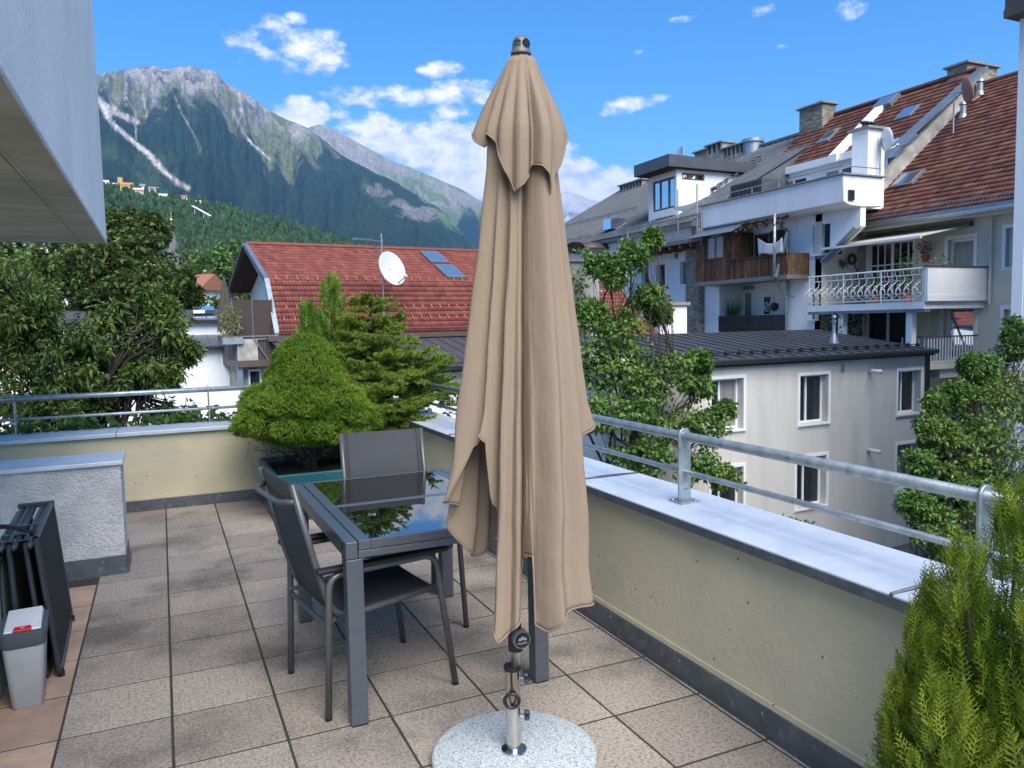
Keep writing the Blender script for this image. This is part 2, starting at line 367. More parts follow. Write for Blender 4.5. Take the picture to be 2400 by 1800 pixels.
def m2_shape(AZ, T, Rg, zr, X, Y):
    wob = (fbm(np.stack([X/800, Y/800], 1), 4, 53)-.5)
    spur = ridged(np.stack([AZ*1803/60.+wob*1.2-T*.8, T*.8], 1), 3, 55, .4); fine = ridged(np.stack([AZ*1803/20.+wob*2, T*3], 1), 4, 59, .55)
    g_ = np.where(T <= 1, .2*T+.8*T**1.5, 1-.9*(T-1)); edge = sstep(1.0, .75, T)*sstep(0, .25, T); e2 = sstep(1., .93, T)
    return zr*g_+zr*(.22*(spur-.6)*edge+.06*(fine-.55)*e2*sstep(.2, .7, T)), (spur, fine, 0)
def m2_col(V, AZ, T, ex):
    spur, fine, _ = ex; nz = fbm(V[:, :2]/200., 5, 60); n2 = fbm(V[:, :2]/60., 4, 61); alt = V[:, 2]/1750.; Q = proj(V)
    C = np.array([.13, .17, .06])+np.array([-.04, -.03, -.015])*nz[:, None]
    rk = sstep(.62, .9, alt+(fine-.6)*.4+(nz-.5)*.5)
    cliff = sstep(.05, .2, nz+.25*fine-.50)*sstep(370, 420, Q[:, 1])*sstep(520, 470, Q[:, 1])*sstep(780, 830, Q[:, 0])
    rk = np.maximum(rk, cliff*.9)
    C = C*(1-rk[:, None])+np.array([.30, .285, .265])*(1-.45*n2[:, None])*rk[:, None]
    fo = sstep(.04, -.04, alt-(.52+.5*(spur-.6)+.2*(nz-.5)))*(1-cliff)*sstep(.35, .55, n2+.25)
    C = C*(1-fo[:, None])+np.array([.014, .030, .014])*fo[:, None]
    return C
terrain('mountain', M2SIL, azp(450), azp(1700), 360, 4700, 7600, 1500, 220, m2_shape, m2_col, MTN)
M3SIL = [(900,560),(1050,520),(1150,490),(1240,465),(1290,456),(1317,452),(1331,450),(1345,453),(1363,459),(1378,466),(1393,472),(1408,473),(1423,470),(1450,478),(1500,500),(1600,540),(1800,600),(2100,660),(2500,690)]
def m3_col(V, AZ, T, ex):
    nz = fbm(V[:, :2]/300., 5, 70); alt = V[:, 2]/np.maximum(1, V[:, 2].max())
    rk = sstep(.55, .8, alt+(nz-.5)*.6); C = np.array([.05, .08, .04])*np.ones((len(V), 1)); return C*(1-rk[:, None])+np.array([.42, .40, .39])*(.7+.6*nz[:, None])*rk[:, None]
terrain('mountain', M3SIL, azp(900), azp(2500), 200, 9000, 14000, 3000, 90, m2_shape, m3_col, MTN)
# the wooded foothill with the village on its shoulder
HSIL = [(-1200,330),(-600,400),(-200,420),(0,425),(150,432),(242,439),(290,446),(325,452),(398,467),(470,476),(542,499),(600,511),(651,523),(700,538),(760,556),(796,568),(900,610),(1000,650),(1150,705),(1300,735)]
def h_shape(AZ, T, Rg, zr, X, Y):
    n = fbm(np.stack([X/180, Y/180], 1), 4, 80)-.5
    g_ = np.where(T <= 1, .35*T+.65*T**1.3, 1-.25*(T-1)); e = sstep(1., .85, T)*sstep(0, .12, T)
    return np.maximum(zr, 2)*g_+zr*.22*n*e-.0*T, (n,)
def h_col(V, AZ, T, ex):
    nz = fbm(V[:, :2]/60., 4, 84)
    C = np.array([.03, .055, .02])+np.array([.03, .05, .01])*nz[:, None]; return C
HILLM = vcol_mat('hill_meadow', ns=.1, amt=.3)
hill, HV, HF = terrain('hill', HSIL, azp(-300), azp(1300), 170, 330, 1450, 600, 90, h_shape, h_col, HILLM)
def hill_at(x, y):
    """point on the hill seen at a photo px (first hit of the stored grid)"""
    d = ray(x, y); A = math.atan2(d[0], d[1]); te = d[2]/math.hypot(d[0], d[1])
    n2 = 90+18; na = 170; az = np.linspace(azp(-300), azp(1300), na); i = int(np.argmin(abs(az-A)))
    P = HV[i*n2:(i+1)*n2]; rg = np.hypot(P[:, 0], P[:, 1]); el = (P[:, 2]-EYE)/rg
    k = np.where(el >= te)[0]
    k = int(k[0]) if len(k) else int(np.argmax(el)); r_ = rg[k]
    return np.array([math.sin(A)*r_, math.cos(A)*r_, P[k, 2]])
# icosphere for blobs
def ico(sub=1):
    bm = bmesh.new(); bmesh.ops.create_icosphere(bm, subdivisions=sub, radius=1); bm.verts.ensure_lookup_table()
    V = np.array([v.co[:] for v in bm.verts]); F = np.array([[v.index for v in f.verts] for f in bm.faces]); bm.free(); return V, F
IV, IF = ico(2)
def blobs(P, S, seed=1, jit=.28, squash=None):
    rg = np.random.default_rng(seed); n = len(P); k = len(IV)
    J = 1+jit*(rg.random((n, k, 1))-.5)*2
    V = IV[None]*J*S[:, None, :]+P[:, None, :]
    F = IF[None]+(np.arange(n)*k)[:, None, None]
    return V.reshape(-1, 3), F.reshape(-1, 3)
FOREST = mat('forest_canopy', (.04, .075, .022), .9, (.018, .04, .016), ns=.35, lo=.4, hi=.6, island=.45, bump=1, bs=.9, coord='World', spec=.1)
def forest():
    rg = np.random.default_rng(5); n2 = 90+18; tri = []
    N_ = 9500; P = []
    while len(P) < N_:
        a = rg.uniform(azp(-60), azp(1080)); t = rg.random()**.8
        i = (a-azp(-300))/(azp(1300)-azp(-300))*169; i0 = int(i); j = t*89; j0 = min(int(j), 88)
        p = HV[i0*n2+j0]*(1-(j-j0))+HV[i0*n2+j0+1]*(j-j0); p2 = HV[(i0+1)*n2+j0]*(1-(j-j0))+HV[(i0+1)*n2+j0+1]*(j-j0)
        q = p*(1-(i-i0))+p2*(i-i0)
        if fbm(q[None, :2]/90., 3, 90)[0] < .30: continue
        P.append(q)
    P = np.array(P); r_ = np.hypot(P[:, 0], P[:, 1])
    con = rg.random(N_) < .38
    s = rg.uniform(2.6, 5.0, N_)*(.75+.35*r_/1000)
    S = np.stack([s*np.where(con, .62, 1), s*np.where(con, .62, 1), s*np.where(con, 1.9, 1.25)], 1)
    P[:, 2] += S[:, 2]*.55
    V, F = blobs(P, S, 6, .30)
    o = np_mesh('forest', V, F, FOREST, smooth=True); tag(o, 'mixed green woodland covering the foothill below the mountain', 'forest', kind='stuff')
forest()
# haze
HAZE = bpy.data.materials.new('haze_air'); HAZE.use_nodes = True; _nt = HAZE.node_tree; _nt.nodes.clear()
_pv = _nt.nodes.new('ShaderNodeVolumePrincipled'); _pv.inputs['Color'].default_value = (.22, .50, 1.0, 1); _pv.inputs['Density'].default_value = 6.0e-5; _pv.inputs['Density Attribute'].default_value = ''
try: HAZE.cycles.homogeneous_volume = True
except Exception: pass
_pv.inputs['Anisotropy'].default_value = .1
_ou = _nt.nodes.new('ShaderNodeOutputMaterial'); _nt.links.new(_pv.outputs[0], _ou.inputs['Volume'])
def haze():
    o = MB().box(-9800, 16800, -3500, 22800, GZ-1.0, 2060).build('haze', HAZE); tag(o, 'thin blue valley haze in front of the mountains', 'haze', kind='stuff')
haze()
# ------------------------------------------------------------------ terrace
PAVER = mat('washed_concrete', (.425, .362, .305), .85, (.24, .208, .178), ns=70, lo=.45, hi=.66, det=3, c3=(.16, .14, .122), ns3=1.5, lo3=.44, hi3=.72, bump=.55, bs=190, coord='World', objrand=.15, spec=.3, spots=((.62, .57, .50), 85, .24))
SALMON = mat('salmon_stone', (.50, .325, .235), .85, (.33, .235, .18), ns=3.5, c3=(.20, .155, .13), ns3=2.1, lo3=.5, hi3=.75, bump=.3, bs=40, coord='World', objrand=.10, spec=.3)
BED = mat('joint_grit', (.040, .033, .027), .95, (.045, .048, .026), ns=5, coord='World')
CREAM = mat('cream_render', (.60, .53, .36), .85, (.53, .475, .335), ns=2.2, bump=.25, bs=35, coord='World', c3=(.44, .40, .30), ns3=.9, lo3=.55, hi3=.85, spots=((.15, .12, .09), 12, .08), spec=.3)
ZINC = mat('zinc_sheet', (.60, .65, .71), .45, (.52, .575, .64), ns=5, metal=.25, c3=(.64, .69, .74), ns3=14, lo3=.5, hi3=.72, bump=.05, bs=6, coord='World')
ZINC_D = mat('zinc_flashing', (.135, .15, .165), .5, (.10, .115, .13), ns=7, metal=.45, c3=(.19, .20, .20), ns3=22, lo3=.52, hi3=.7, coord='World')
GALV = mat('galvanised_steel', (.42, .46, .48), .42, (.30, .34, .36), ns=16, metal=.7, c3=(.17, .18, .175), ns3=30, lo3=.56, hi3=.75, coord='World', bump=.08, bs=90)
ROUGH = mat('rough_white_render', (.68, .65, .64), .9, (.54, .52, .52), ns=6, bump=1.0, bs=70, bdet=4, coord='World', spec=.2)
BLOCKM = mat('white_facade_render', (.86, .86, .85), .9, (.76, .765, .765), ns=1.4, bump=.55, bs=60, bdet=5, coord='World', stretch=(1, 1, .35), c3=(.62, .62, .61), ns3=2.6, lo3=.58, hi3=.85, spec=.2)
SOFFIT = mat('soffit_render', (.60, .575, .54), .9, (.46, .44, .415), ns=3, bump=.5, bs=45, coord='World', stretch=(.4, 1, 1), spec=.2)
SCREW = mat('screw_steel', (.6, .6, .6), .3, metal=1)

fl = MB().box(-.95, 2.04, -1.2, 7.51, -.06, -.0022).build('terrace_floor', BED); tag(fl, kind='structure')
def paver_mesh(w, d, m):
    return MB().box(-w/2, w/2, -d/2, d/2, -.03, 0)
P0 = None
xs = [-.445+.41*k for k in range(7)]
def lay(proto_w, x0, m, y_lo, y_hi, off=0.):
    first = None; y = 3.405-.41*10+off
    while y < 7.52:
        yc = y+.205
        if yc-.2 > y_lo and yc+.19 < y_hi+.02:
            if first is None:
                first = paver_mesh(proto_w, .397, m).build('paver', m, fl, bevel=.001, seg=1); o = first
            else: o = first.copy(); col.objects.link(o); o.parent = fl
            o.location = (x0+proto_w/2+.003, yc, rnd.uniform(0, .0012)); o.rotation_euler = (rnd.uniform(-.0008, .0008), rnd.uniform(-.0008, .0008), rnd.uniform(-.005, .005))
        y += .41
for i, x in enumerate(xs[:-1]): lay(.399, x, PAVER, -1.1, 7.52)
lay(.022, xs[-1], PAVER, -1.1, 7.52)
lay(.400, -.445-.41, SALMON, -1.1, 5.62, .0)

def wall_thing(name, label, body, coping, strip, bodym):
    t = thing(name, label, 'wall', (0, 0, 0))
    for b in body: MB().box(*b).build('wall_body', bodym, t, bevel=.004, seg=1)
    for c in coping: MB().box(*c).build('coping', ZINC, t, bevel=.005, seg=2)
    for s_ in strip: MB().box(*s_).build('base_flashing', ZINC_D, t, bevel=.002, seg=1)
    return t
wr = wall_thing('parapet_wall', 'cream rendered parapet wall beside the umbrella, topped with bare zinc coping', [(2.04, 2.38, -1.3, 7.88, -8.0, .715)],
                [(2.0, 2.412, -1.3, 1.62, .712, .747), (2.0, 2.412, 1.623, 3.60, .712, .747), (2.0, 2.412, 3.615, 5.6, .712, .747), (2.0, 2.412, 5.615, 7.92, .712, .747)],
                [(2.028, 2.041, -1.3, 7.5, -.03, .118)], CREAM)
MB().box(2.033, 2.0405, -1.3, 7.5, .119, .143).build('flashing_lip', CREAM, wr)
MB().box(1.9945, 1.9995, -1.3, 7.9, .706, .741).build('coping_edge', ZINC_D, wr)  # thin strip, darker than the sheets, along the front of the coping
for y in (3.605, 1.62, 5.607):                                 # folded seams between the zinc sheets
    MB().tube([(1.998, y, .748), (2.2, y+.006, .752), (2.41, y, .748)], .006, 6).build('coping_seam', ZINC_D, wr, smooth=True)
wb = wall_thing('parapet_wall', 'cream rendered parapet wall behind the blue planter, with vines along its coping', [(-3.4, 2.0, 7.51, 7.88, -8.0, .685)],
                [(-3.4, -.402, 7.47, 7.95, .682, .718), (-.398, 1.99, 7.47, 7.95, .682, .718)], [(-3.4, 2.03, 7.496, 7.512, -.03, .10)], CREAM)
MB().box(-3.4, 2.03, 7.502, 7.5115, .101, .125).build('flashing_lip', CREAM, wb)
def screws(parent, pts, ax):
    for p in pts:
        a = np.array(p); MB().tube([a, a+np.array(ax)*.004], .006, 8).build('screw', SCREW, parent)
screws(wr, [(2.028, y, .09) for y in (3.3, 2.72, 2.2, 1.7, 3.9)], (-1, 0, 0))
screws(wb, [(x, 7.496, .075) for x in (-.05, .42, .80)], (0, -1, 0))
ws = wall_thing('low_wall', 'short rough white rendered wall stub with zinc cap behind the folded lounger', [(-3.2, -.285, 5.62, 6.0, -.05, .732)], [(-3.2, -.268, 5.597, 6.03, .729, .758)], [(-3.2, -.279, 5.612, 6.006, -.03, .127)], ROUGH)
screws(ws, [(-.42, 5.612, .095), (-.7, 5.612, .095)], (0, -1, 0))
MB().box(-.2785, -.268, 5.63, 5.99, -.03, .06).build('flashing_edge', ZINC_D, ws)

# upper storey balcony block, seen from below
bl = thing('upper_balcony', 'white rendered balcony block of the floor above, overhanging the low wall', 'balcony', (-2, 3, 2.36))
x1, z0, gx = 1.617, 0., 1.617-.17
prof = [(x1, 0, 0), (x1, 0, 3.2), (-2.2, 0, 3.2), (-2.2, 0, .012), (gx-.02, 0, .012), (gx-.02, 0, .03), (gx, 0, .03), (gx, 0, 0)]
MB().prism([(p[0], 4.56, p[2]) for p in [(x1, 0, .004), (x1, 0, 3.2), (-2.2, 0, 3.2), (-2.2, 0, .004)]], (0, -7.2, 0)).build('parapet', BLOCKM, bl, bevel=.012)
MB().box(-2.19, gx-.024, -2.62, 4.54, -.006, .003).build('soffit', SOFFIT, bl)
MB().box(gx+.004, x1-.004, -2.62, 4.545, -.006, .003).build('soffit_edge', SOFFIT, bl)
MB().tube([(gx-.01, -2.6, .002), (gx-.01, 4.5, .002)], .012, 8).build('drip_bead', SOFFIT, bl, smooth=True)

# railings
def rail(name, label, axis, c, posts, z_top, r_top, z_low, r_low, a0, a1, zb):
    t = thing(name, label, 'railing')
    P = (lambda a, z: (c, a, z)) if axis == 'y' else (lambda a, z: (a, c, z))
    MB().tube([P(a0, z_top), P(a1, z_top)], r_top, 20).build('top_rail', GALV, t, smooth=True)
    MB().tube([P(a0, z_low), P(a1, z_low)], r_low, 14).build('lower_rail', GALV, t, smooth=True)
    for a in posts:
        h = .034; n = 10; prof = [(-h, zb+.008), (h, zb+.008)]
        prof += [(h*math.cos(k*math.pi/n), z_top+.004+h*math.sin(k*math.pi/n)) for k in range(n+1)]
        if axis == 'y': poly = [(c+u, a-.006, z) for u, z in prof]; v = (0, .012, 0)
        else: poly = [(a-.006, c+u, z) for u, z in prof]; v = (.012, 0, 0)
        p = MB().prism(poly, v).build('post', GALV, t, bevel=.002, seg=1)
        b = (c-.055, c+.055, a-.05, a+.05) if axis == 'y' else (a-.05, a+.05, c-.055, c+.055)
        MB().box(*b, zb, zb+.008).build('base_plate', GALV, p, bevel=.001, seg=1)
        for sx, sy in ((-1, 1), (1, -1)):
            q = (c+sx*.042, a+sy*.03) if axis == 'y' else (a+sx*.03, c+sy*.042)
            MB().tube([(q[0], q[1], zb+.006), (q[0], q[1], zb+.016)], .007, 6).build('bolt', SCREW, p)
    return t
rail('railing', 'thick galvanised tube railing on the zinc coping beside the umbrella', 'y', 2.205, (1.47, 2.92, 4.37, 5.82), 1.058, .0215, .890, .0125, -.6, 7.80, .747)
rail('railing', 'galvanised tube railing on the back parapet behind the planter', 'x', 7.835, (-2.75, -1.185, .382, 1.9), 1.033, .024, .854, .0135, -3.3, 2.18, .718)

# ------------------------------------------------------------------ table
ALU = mat('anthracite_aluminium', (.075, .085, .10), .38, (.065, .075, .09), ns=40, metal=.0, spec=.6, coat=.15)
ALU_C = mat('chair_tube_grey', (.125, .125, .125), .36, (.11, .11, .11), ns=30, metal=.35, spec=.6)
GLASS_T = mat('black_table_glass', (.004, .005, .007), .015, spec=1.0, ior=2.05)
BLACKP = mat('black_plastic', (.012, .012, .014), .42)
SLING = mat('charcoal_sling', (.052, .054, .060), .75, (.040, .042, .047), ns=260, det=2, bump=.25, bs=420)
tb = thing('dining_table', 'dark grey extending aluminium table with black glass top', 'table', (1.056, 3.61, 0), R(.4))
hx, hy, zt = .444, .64, .755
def tbox(*a): return MB().box(*a)
for sx in (-1, 1):
    for sy in (-1, 1):
        cx, cy_ = sx*(hx-.034), sy*(hy-.034)
        lg = tbox(cx-.034, cx+.034, cy_-.034, cy_+.034, .006, .684).build('leg', ALU, tb, bevel=.004)
        tbox(cx-.031, cx+.031, cy_-.031, cy_+.031, 0, .0062).build('foot_pad', BLACKP, lg)
for sx in (-1, 1):
    a, b = sorted((sx*hx, sx*(hx-.048)))
    tbox(a, b, -hy, hy, .686, zt).build('side_rail', ALU, tb, bevel=.004)
    tbox(sx*(hx-.1)-.048 if sx > 0 else -(hx-.1)-.048, sx*(hx-.1)+.048 if sx > 0 else -(hx-.1)+.048, -.62, .62, .70, .735).build('runner', ALU, tb)
for sy in (-1, 1):
    a, b = sorted((sy*(hy-.001), sy*(hy-.04)))
    tbox(-hx+.05, hx-.05, a, b, .6865, .716).build('end_rail', ALU, tb, bevel=.003)
def leaf(y0, y1):
    f = empty('table_leaf', (0, 0, 0), 0, tb)
    X = hx-.052; z0_, z1_ = .7185, zt+.001
    for bx in ((-X, -X+.05, y0, y1), (X-.05, X, y0, y1), (-X+.0502, X-.0502, y0, y0+.022), (-X+.0502, X-.0502, y1-.022, y1)):
        tbox(*bx, z0_, z1_).build('leaf_frame', ALU, f, bevel=.002, seg=1)
    tbox(-X+.0505, X-.0505, y0+.0223, y1-.0223, zt-.012, zt-.0005).build('glass_panel', GLASS_T, f)
leaf(-hy+.0005, -.002); leaf(.002, hy-.0005)
tbox(-hx-.002, -hx+.001, -hy+.05, -hy+.075, .715, .74).build('side_plug', BLACKP, tb)

# ------------------------------------------------------------------ chairs
def smooth_path(pts, r=.05, n=5):
    P = [np.array(p, float) for p in pts]; out = [P[0]]
    for i in range(1, len(P)-1):
        a, b, c = P[i-1], P[i], P[i+1]; la, lc = np.linalg.norm(a-b), np.linalg.norm(c-b); k = min(r, la*.45, lc*.45)
        p, q = b+(a-b)/la*k, b+(c-b)/lc*k
        for j in range(n+1):
            t = j/n; out.append((1-t)**2*p+2*t*(1-t)*b+t*t*q)
    out.append(P[-1]); return out
def make_chair(label, loc, rz):
    t = thing('garden_chair', label, 'chair', loc, rz, 'garden chairs at the table')
    w, r_ = .265, .0145
    for s_ in (-1, 1):
        u = MB().tube(smooth_path([(.292, s_*(w+.012), .008), (.215, s_*w, .605), (-.262, s_*w, .598), (-.285, s_*(w-.005), .008)], .06), r_, 12).build('side_leg_frame', ALU_C, t, smooth=True)
        for x in (.292, -.285): MB().tube([(x, s_*(w+(.012 if x > 0 else -.005)), 0), (x, s_*(w+(.012 if x > 0 else -.005)), .01)], r_+.001, 12).build('foot_cap', BLACKP, u)
        a = MB().box(-.315, .275, s_*w-.024, s_*w+.024, .612, .634).build('armrest', BLACKP, t, bevel=.009, seg=3)
        MB().tube(smooth_path([(-.388, s_*.236, .985), (-.300, s_*.236, .62), (-.235, s_*.236, .405), (.225, s_*.236, .448)], .09, 7), .0135, 12).build('back_seat_tube', ALU_C, t, smooth=True)
        MB().tube([(-.2775, s_*.262, .40), (-.238, s_*.236, .405)], .010, 8).build('link', ALU_C, t)
        MB().tube([(.235, s_*.262, .45), (.222, s_*.236, .448)], .010, 8).build('link', ALU_C, t)
    MB().tube(smooth_path([(-.372, -.236, .915), (-.425, -.17, .905), (-.425, .17, .905), (-.372, .236, .915)], .08), .012, 10).build('back_crossbar', ALU_C, t, smooth=True)
    MB().tube([(.215, -.236, .425), (.215, .236, .425)], .011, 10).build('front_crossbar', ALU_C, t)
    MB().tube([(-.268, -.255, .38), (-.268, .255, .38)], .011, 10).build('rear_crossbar', ALU_C, t)
    def sheet(name, A, B, sag, nrm):
        n = 9; G = np.zeros((len(A), n, 3))
        for i in range(len(A)):
            for j in range(n):
                v = j/(n-1); p = np.array(A[i])*(1-v)+np.array(B[i])*v; G[i, j] = p+np.array(nrm)*sag*4*v*(1-v)*math.sin(math.pi*min(1, .12+.8*i/(len(A)-1)))
        o = MB().grid(G).build(name, SLING, t, smooth=True, solid=.004)
        return o
    bp = smooth_path([(-.386, 0, .985), (-.300, 0, .62), (-.24, 0, .43)], .09, 7)
    sb = sheet('back_sling', [(p[0], -.232, p[2]) for p in bp], [(p[0], .232, p[2]) for p in bp], .012, (-1, 0, 0))
    for s_ in (-1, 1):
        MB().tube([(p[0]+.003, s_*.205, p[2]) for p in bp], .0025, 5).build('sling_seam', SLING, sb)
    st = [(-.222+.44*k/5, 0, .410+.041*k/5) for k in range(6)]
    sheet('seat_sling', [(p[0], -.232, p[2]) for p in st], [(p[0], .232, p[2]) for p in st], .02, (0, 0, -1))
    return t
make_chair('grey sling armchair with its seat pushed under the side of the glass table', (.790, 3.372, 0), R(8))
make_chair('grey sling armchair with its back to the blue planter', (1.135, 4.03, 0), R(-93))

# ------------------------------------------------------------------ parasol
FABRIC = mat('beige_canopy_cloth', (.335, .255, .188), .85, (.31, .238, .176), ns=3, bump=.18, bs=40, bdet=5, stretch=(1, 1, .3), trans=.16, spec=.25)
STEEL = mat('brushed_stainless', (.62, .58, .53), .22, (.50, .47, .43), ns=60, metal=1, stretch=(8, 8, .3))
POLEM = mat('satin_aluminium', (.70, .70, .70), .32, metal=.9)
CAPG = mat('grey_plastic_cap', (.12, .125, .13), .45)
GRANITE = mat('grey_granite', (.42, .47, .49), .45, (.62, .66, .67), ns=120, lo=.42, hi=.58, det=4, c3=(.20, .23, .25), ns3=160, lo3=.52, hi3=.6, spec=.4)
PX, PY = 1.102, 2.475
pb = thing('parasol_stand', 'round grey granite parasol stand with stainless steel tube', 'parasol stand', (PX, PY, 0))
MB().lathe([(.285, .003), (.297, .006), (.302, .012), (.302, .032), (.297, .038), (.288, .041)], n=72).build('granite_disc', GRANITE, pb, autos=40)
tu = MB().lathe([(.026, .0415), (.027, .045), (.027, .352), (.024, .353)], n=32).build('steel_tube', STEEL, pb, autos=40)
MB().lathe([(.030, .0625), (.048, .063), (.046, .069), (.034, .074), (.028, .076)], (0, 0, -.0213), n=32).build('flange', STEEL, pb, autos=40)
MB().lathe([(.0235, .345), (.031, .346), (.032, .353), (.031, .361), (.0235, .363)], n=32).build('collar', BLACKP, pb, autos=40)
_vr = np.array([RT[0], RT[1], 0])/np.hypot(RT[0], RT[1]); _vb = np.array([-_vr[1], _vr[0], 0])     # right of view, away from view
def vloc(a, b, z): return tuple(_vr*a+_vb*b+np.array([0, 0, z]))
for z in (.315, .175):
    MB().tube([vloc(.026, -.004, z), vloc(.042, -.006, z)], .006, 8).build('screw_shaft', STEEL, pb)
    k = MB(); n = 14; c0 = np.array(vloc(.04, -.006, z)); ax = _vr
    ring = [[c0+ax*d+(_vb*math.cos(2*math.pi*i/n)+np.array([0, 0, 1])*math.sin(2*math.pi*i/n))*rr*(1 if i % 2 == 0 else .72) for i in range(n)] for d, rr in ((0, .013), (.004, .019), (.016, .019), (.02, .012))]
    vs = [p for r0 in ring for p in r0]; fs = [(i*n+j, i*n+(j+1) % n, (i+1)*n+(j+1) % n, (i+1)*n+j) for i in range(3) for j in range(n)]+[tuple(range(n-1, -1, -1)), tuple(3*n+j for j in range(n))]
    k.add(vs, fs).build('star_knob', BLACKP, pb, smooth=False)
st_ = MB().tube([vloc(-.004, -.030, .350), vloc(-.004, -.033, .31), vloc(-.002, -.036, .275)], .004, 6).build('hanging_strap', BLACKP, pb)
rp = [vloc(-.004+.026*math.sin(2*math.pi*i/24), -.037, .245+.026*math.cos(2*math.pi*i/24)) for i in range(25)]
MB().tube(rp, .0065, 8, cap=False).build('ring', BLACKP, st_, smooth=True)

um = thing('parasol', 'closed beige parasol with hanging pleated cloth and grey cap', 'parasol', (PX, PY, 0))
lean = np.array([.066, -.030])/2.5
def axis(z): return np.array([lean[0]*z, lean[1]*z, z])
MB().tube([axis(.30), axis(1.2), axis(2.50)], .0185, 16).build('pole', POLEM, um, smooth=True)
# tilt joint with round badge
hz = .452
MB().lathe([(.020, .415), (.026, .418), (.027, .45), (.025, .49), (.021, .52)], (lean[0]*.45, lean[1]*.45, 0), 24).build('joint_housing', BLACKP, um, autos=50)
bc = axis(.468); badge_n = -_vb*.93+_vr*.36; badge_n /= np.linalg.norm(badge_n); bu = np.cross((0, 0, 1), badge_n)
def disc(c, nrm, r_, d, n=28):
    a = np.cross(nrm, (0, 0, 1)); a /= np.linalg.norm(a); b = np.cross(nrm, a)
    return MB().tube([c, c+nrm*d], r_, n)
bd = disc(bc+_vr*.012, badge_n, .033, .034).build('joint_badge', CAPG, um, autos=40)
disc(bc+_vr*.012+badge_n*.0335, badge_n, .027, .003).build('badge_face', BLACKP, bd, autos=40)
def logo(parent, c, nrm, size, mtl, txt='doppler'):
    """small umbrella emblem and lettering lying on a surface"""
    nrm = np.array(nrm)/np.linalg.norm(nrm); ux = np.cross((0, 0, 1), nrm); ux /= np.linalg.norm(ux); uz = np.cross(nrm, ux)
    m_ = MB()
    for k in range(3):
        a0, a1 = math.pi*(.06+.31*k), math.pi*(.06+.31*k+.24); seg = 6
        out = [c+size*.5*(ux*math.cos(a0+(a1-a0)*i/seg)+uz*(.95*math.sin(a0+(a1-a0)*i/seg)))+nrm*.0012 for i in range(seg+1)]
        inn = [c+size*.16*(ux*math.cos(a0+(a1-a0)*i/seg)*1.1+uz*(.3+.5*math.sin(a0+(a1-a0)*i/seg)))+nrm*.0012 for i in range(seg+1)]
        m_.add(out+inn, [(i, i+1, seg+1+i+1, seg+1+i) for i in range(seg)])
    m_.build('emblem', mtl, parent)
    cu = bpy.data.curves.new('lettering', 'FONT'); cu.body = txt; cu.size = size*.36; cu.align_x = 'CENTER'; cu.extrude = .0004
    tmp = bpy.data.objects.new('tmp', cu); col.objects.link(tmp); dg = bpy.context.evaluated_depsgraph_get()
    me = bpy.data.meshes.new_from_object(tmp.evaluated_get(dg)); bpy.data.objects.remove(tmp)
    o = finish('lettering', me, mtl, parent); q = c-uz*size*.30+nrm*.0012
    o.matrix_local = Matrix(((ux[0], uz[0], nrm[0], q[0]), (ux[1], uz[1], nrm[1], q[1]), (ux[2], uz[2], nrm[2], q[2]), (0, 0, 0, 1)))
BADGE = mat('badge_print', (.35, .36, .37), .5)
logo(bd, bc+_vr*.012+badge_n*.0368-np.array([0, 0, .003]), badge_n, .034, BADGE)
# cap
cz = 2.515; ca = axis(cz)
capo = MB().lathe([(.030, -.004), (.035, .0), (.035, .008), (.031, .013), (.0295, .03), (.027, .045), (.021, .056), (.011, .061), (.0, .062)], ca, 36).build('top_cap', CAPG, um, autos=50)
an = -_vb*.75+_vr*.66
disc(ca+an*.0245+np.array([0, 0, .030]), an, .0155, .0065, 20).build('cap_opening', BLACKP, capo)
ln = -_vb*.93-_vr*.37; ln /= np.linalg.norm(ln)
logo(capo, ca+ln*.0305+np.array([0, 0, .030]), ln, .026, BLACKP)

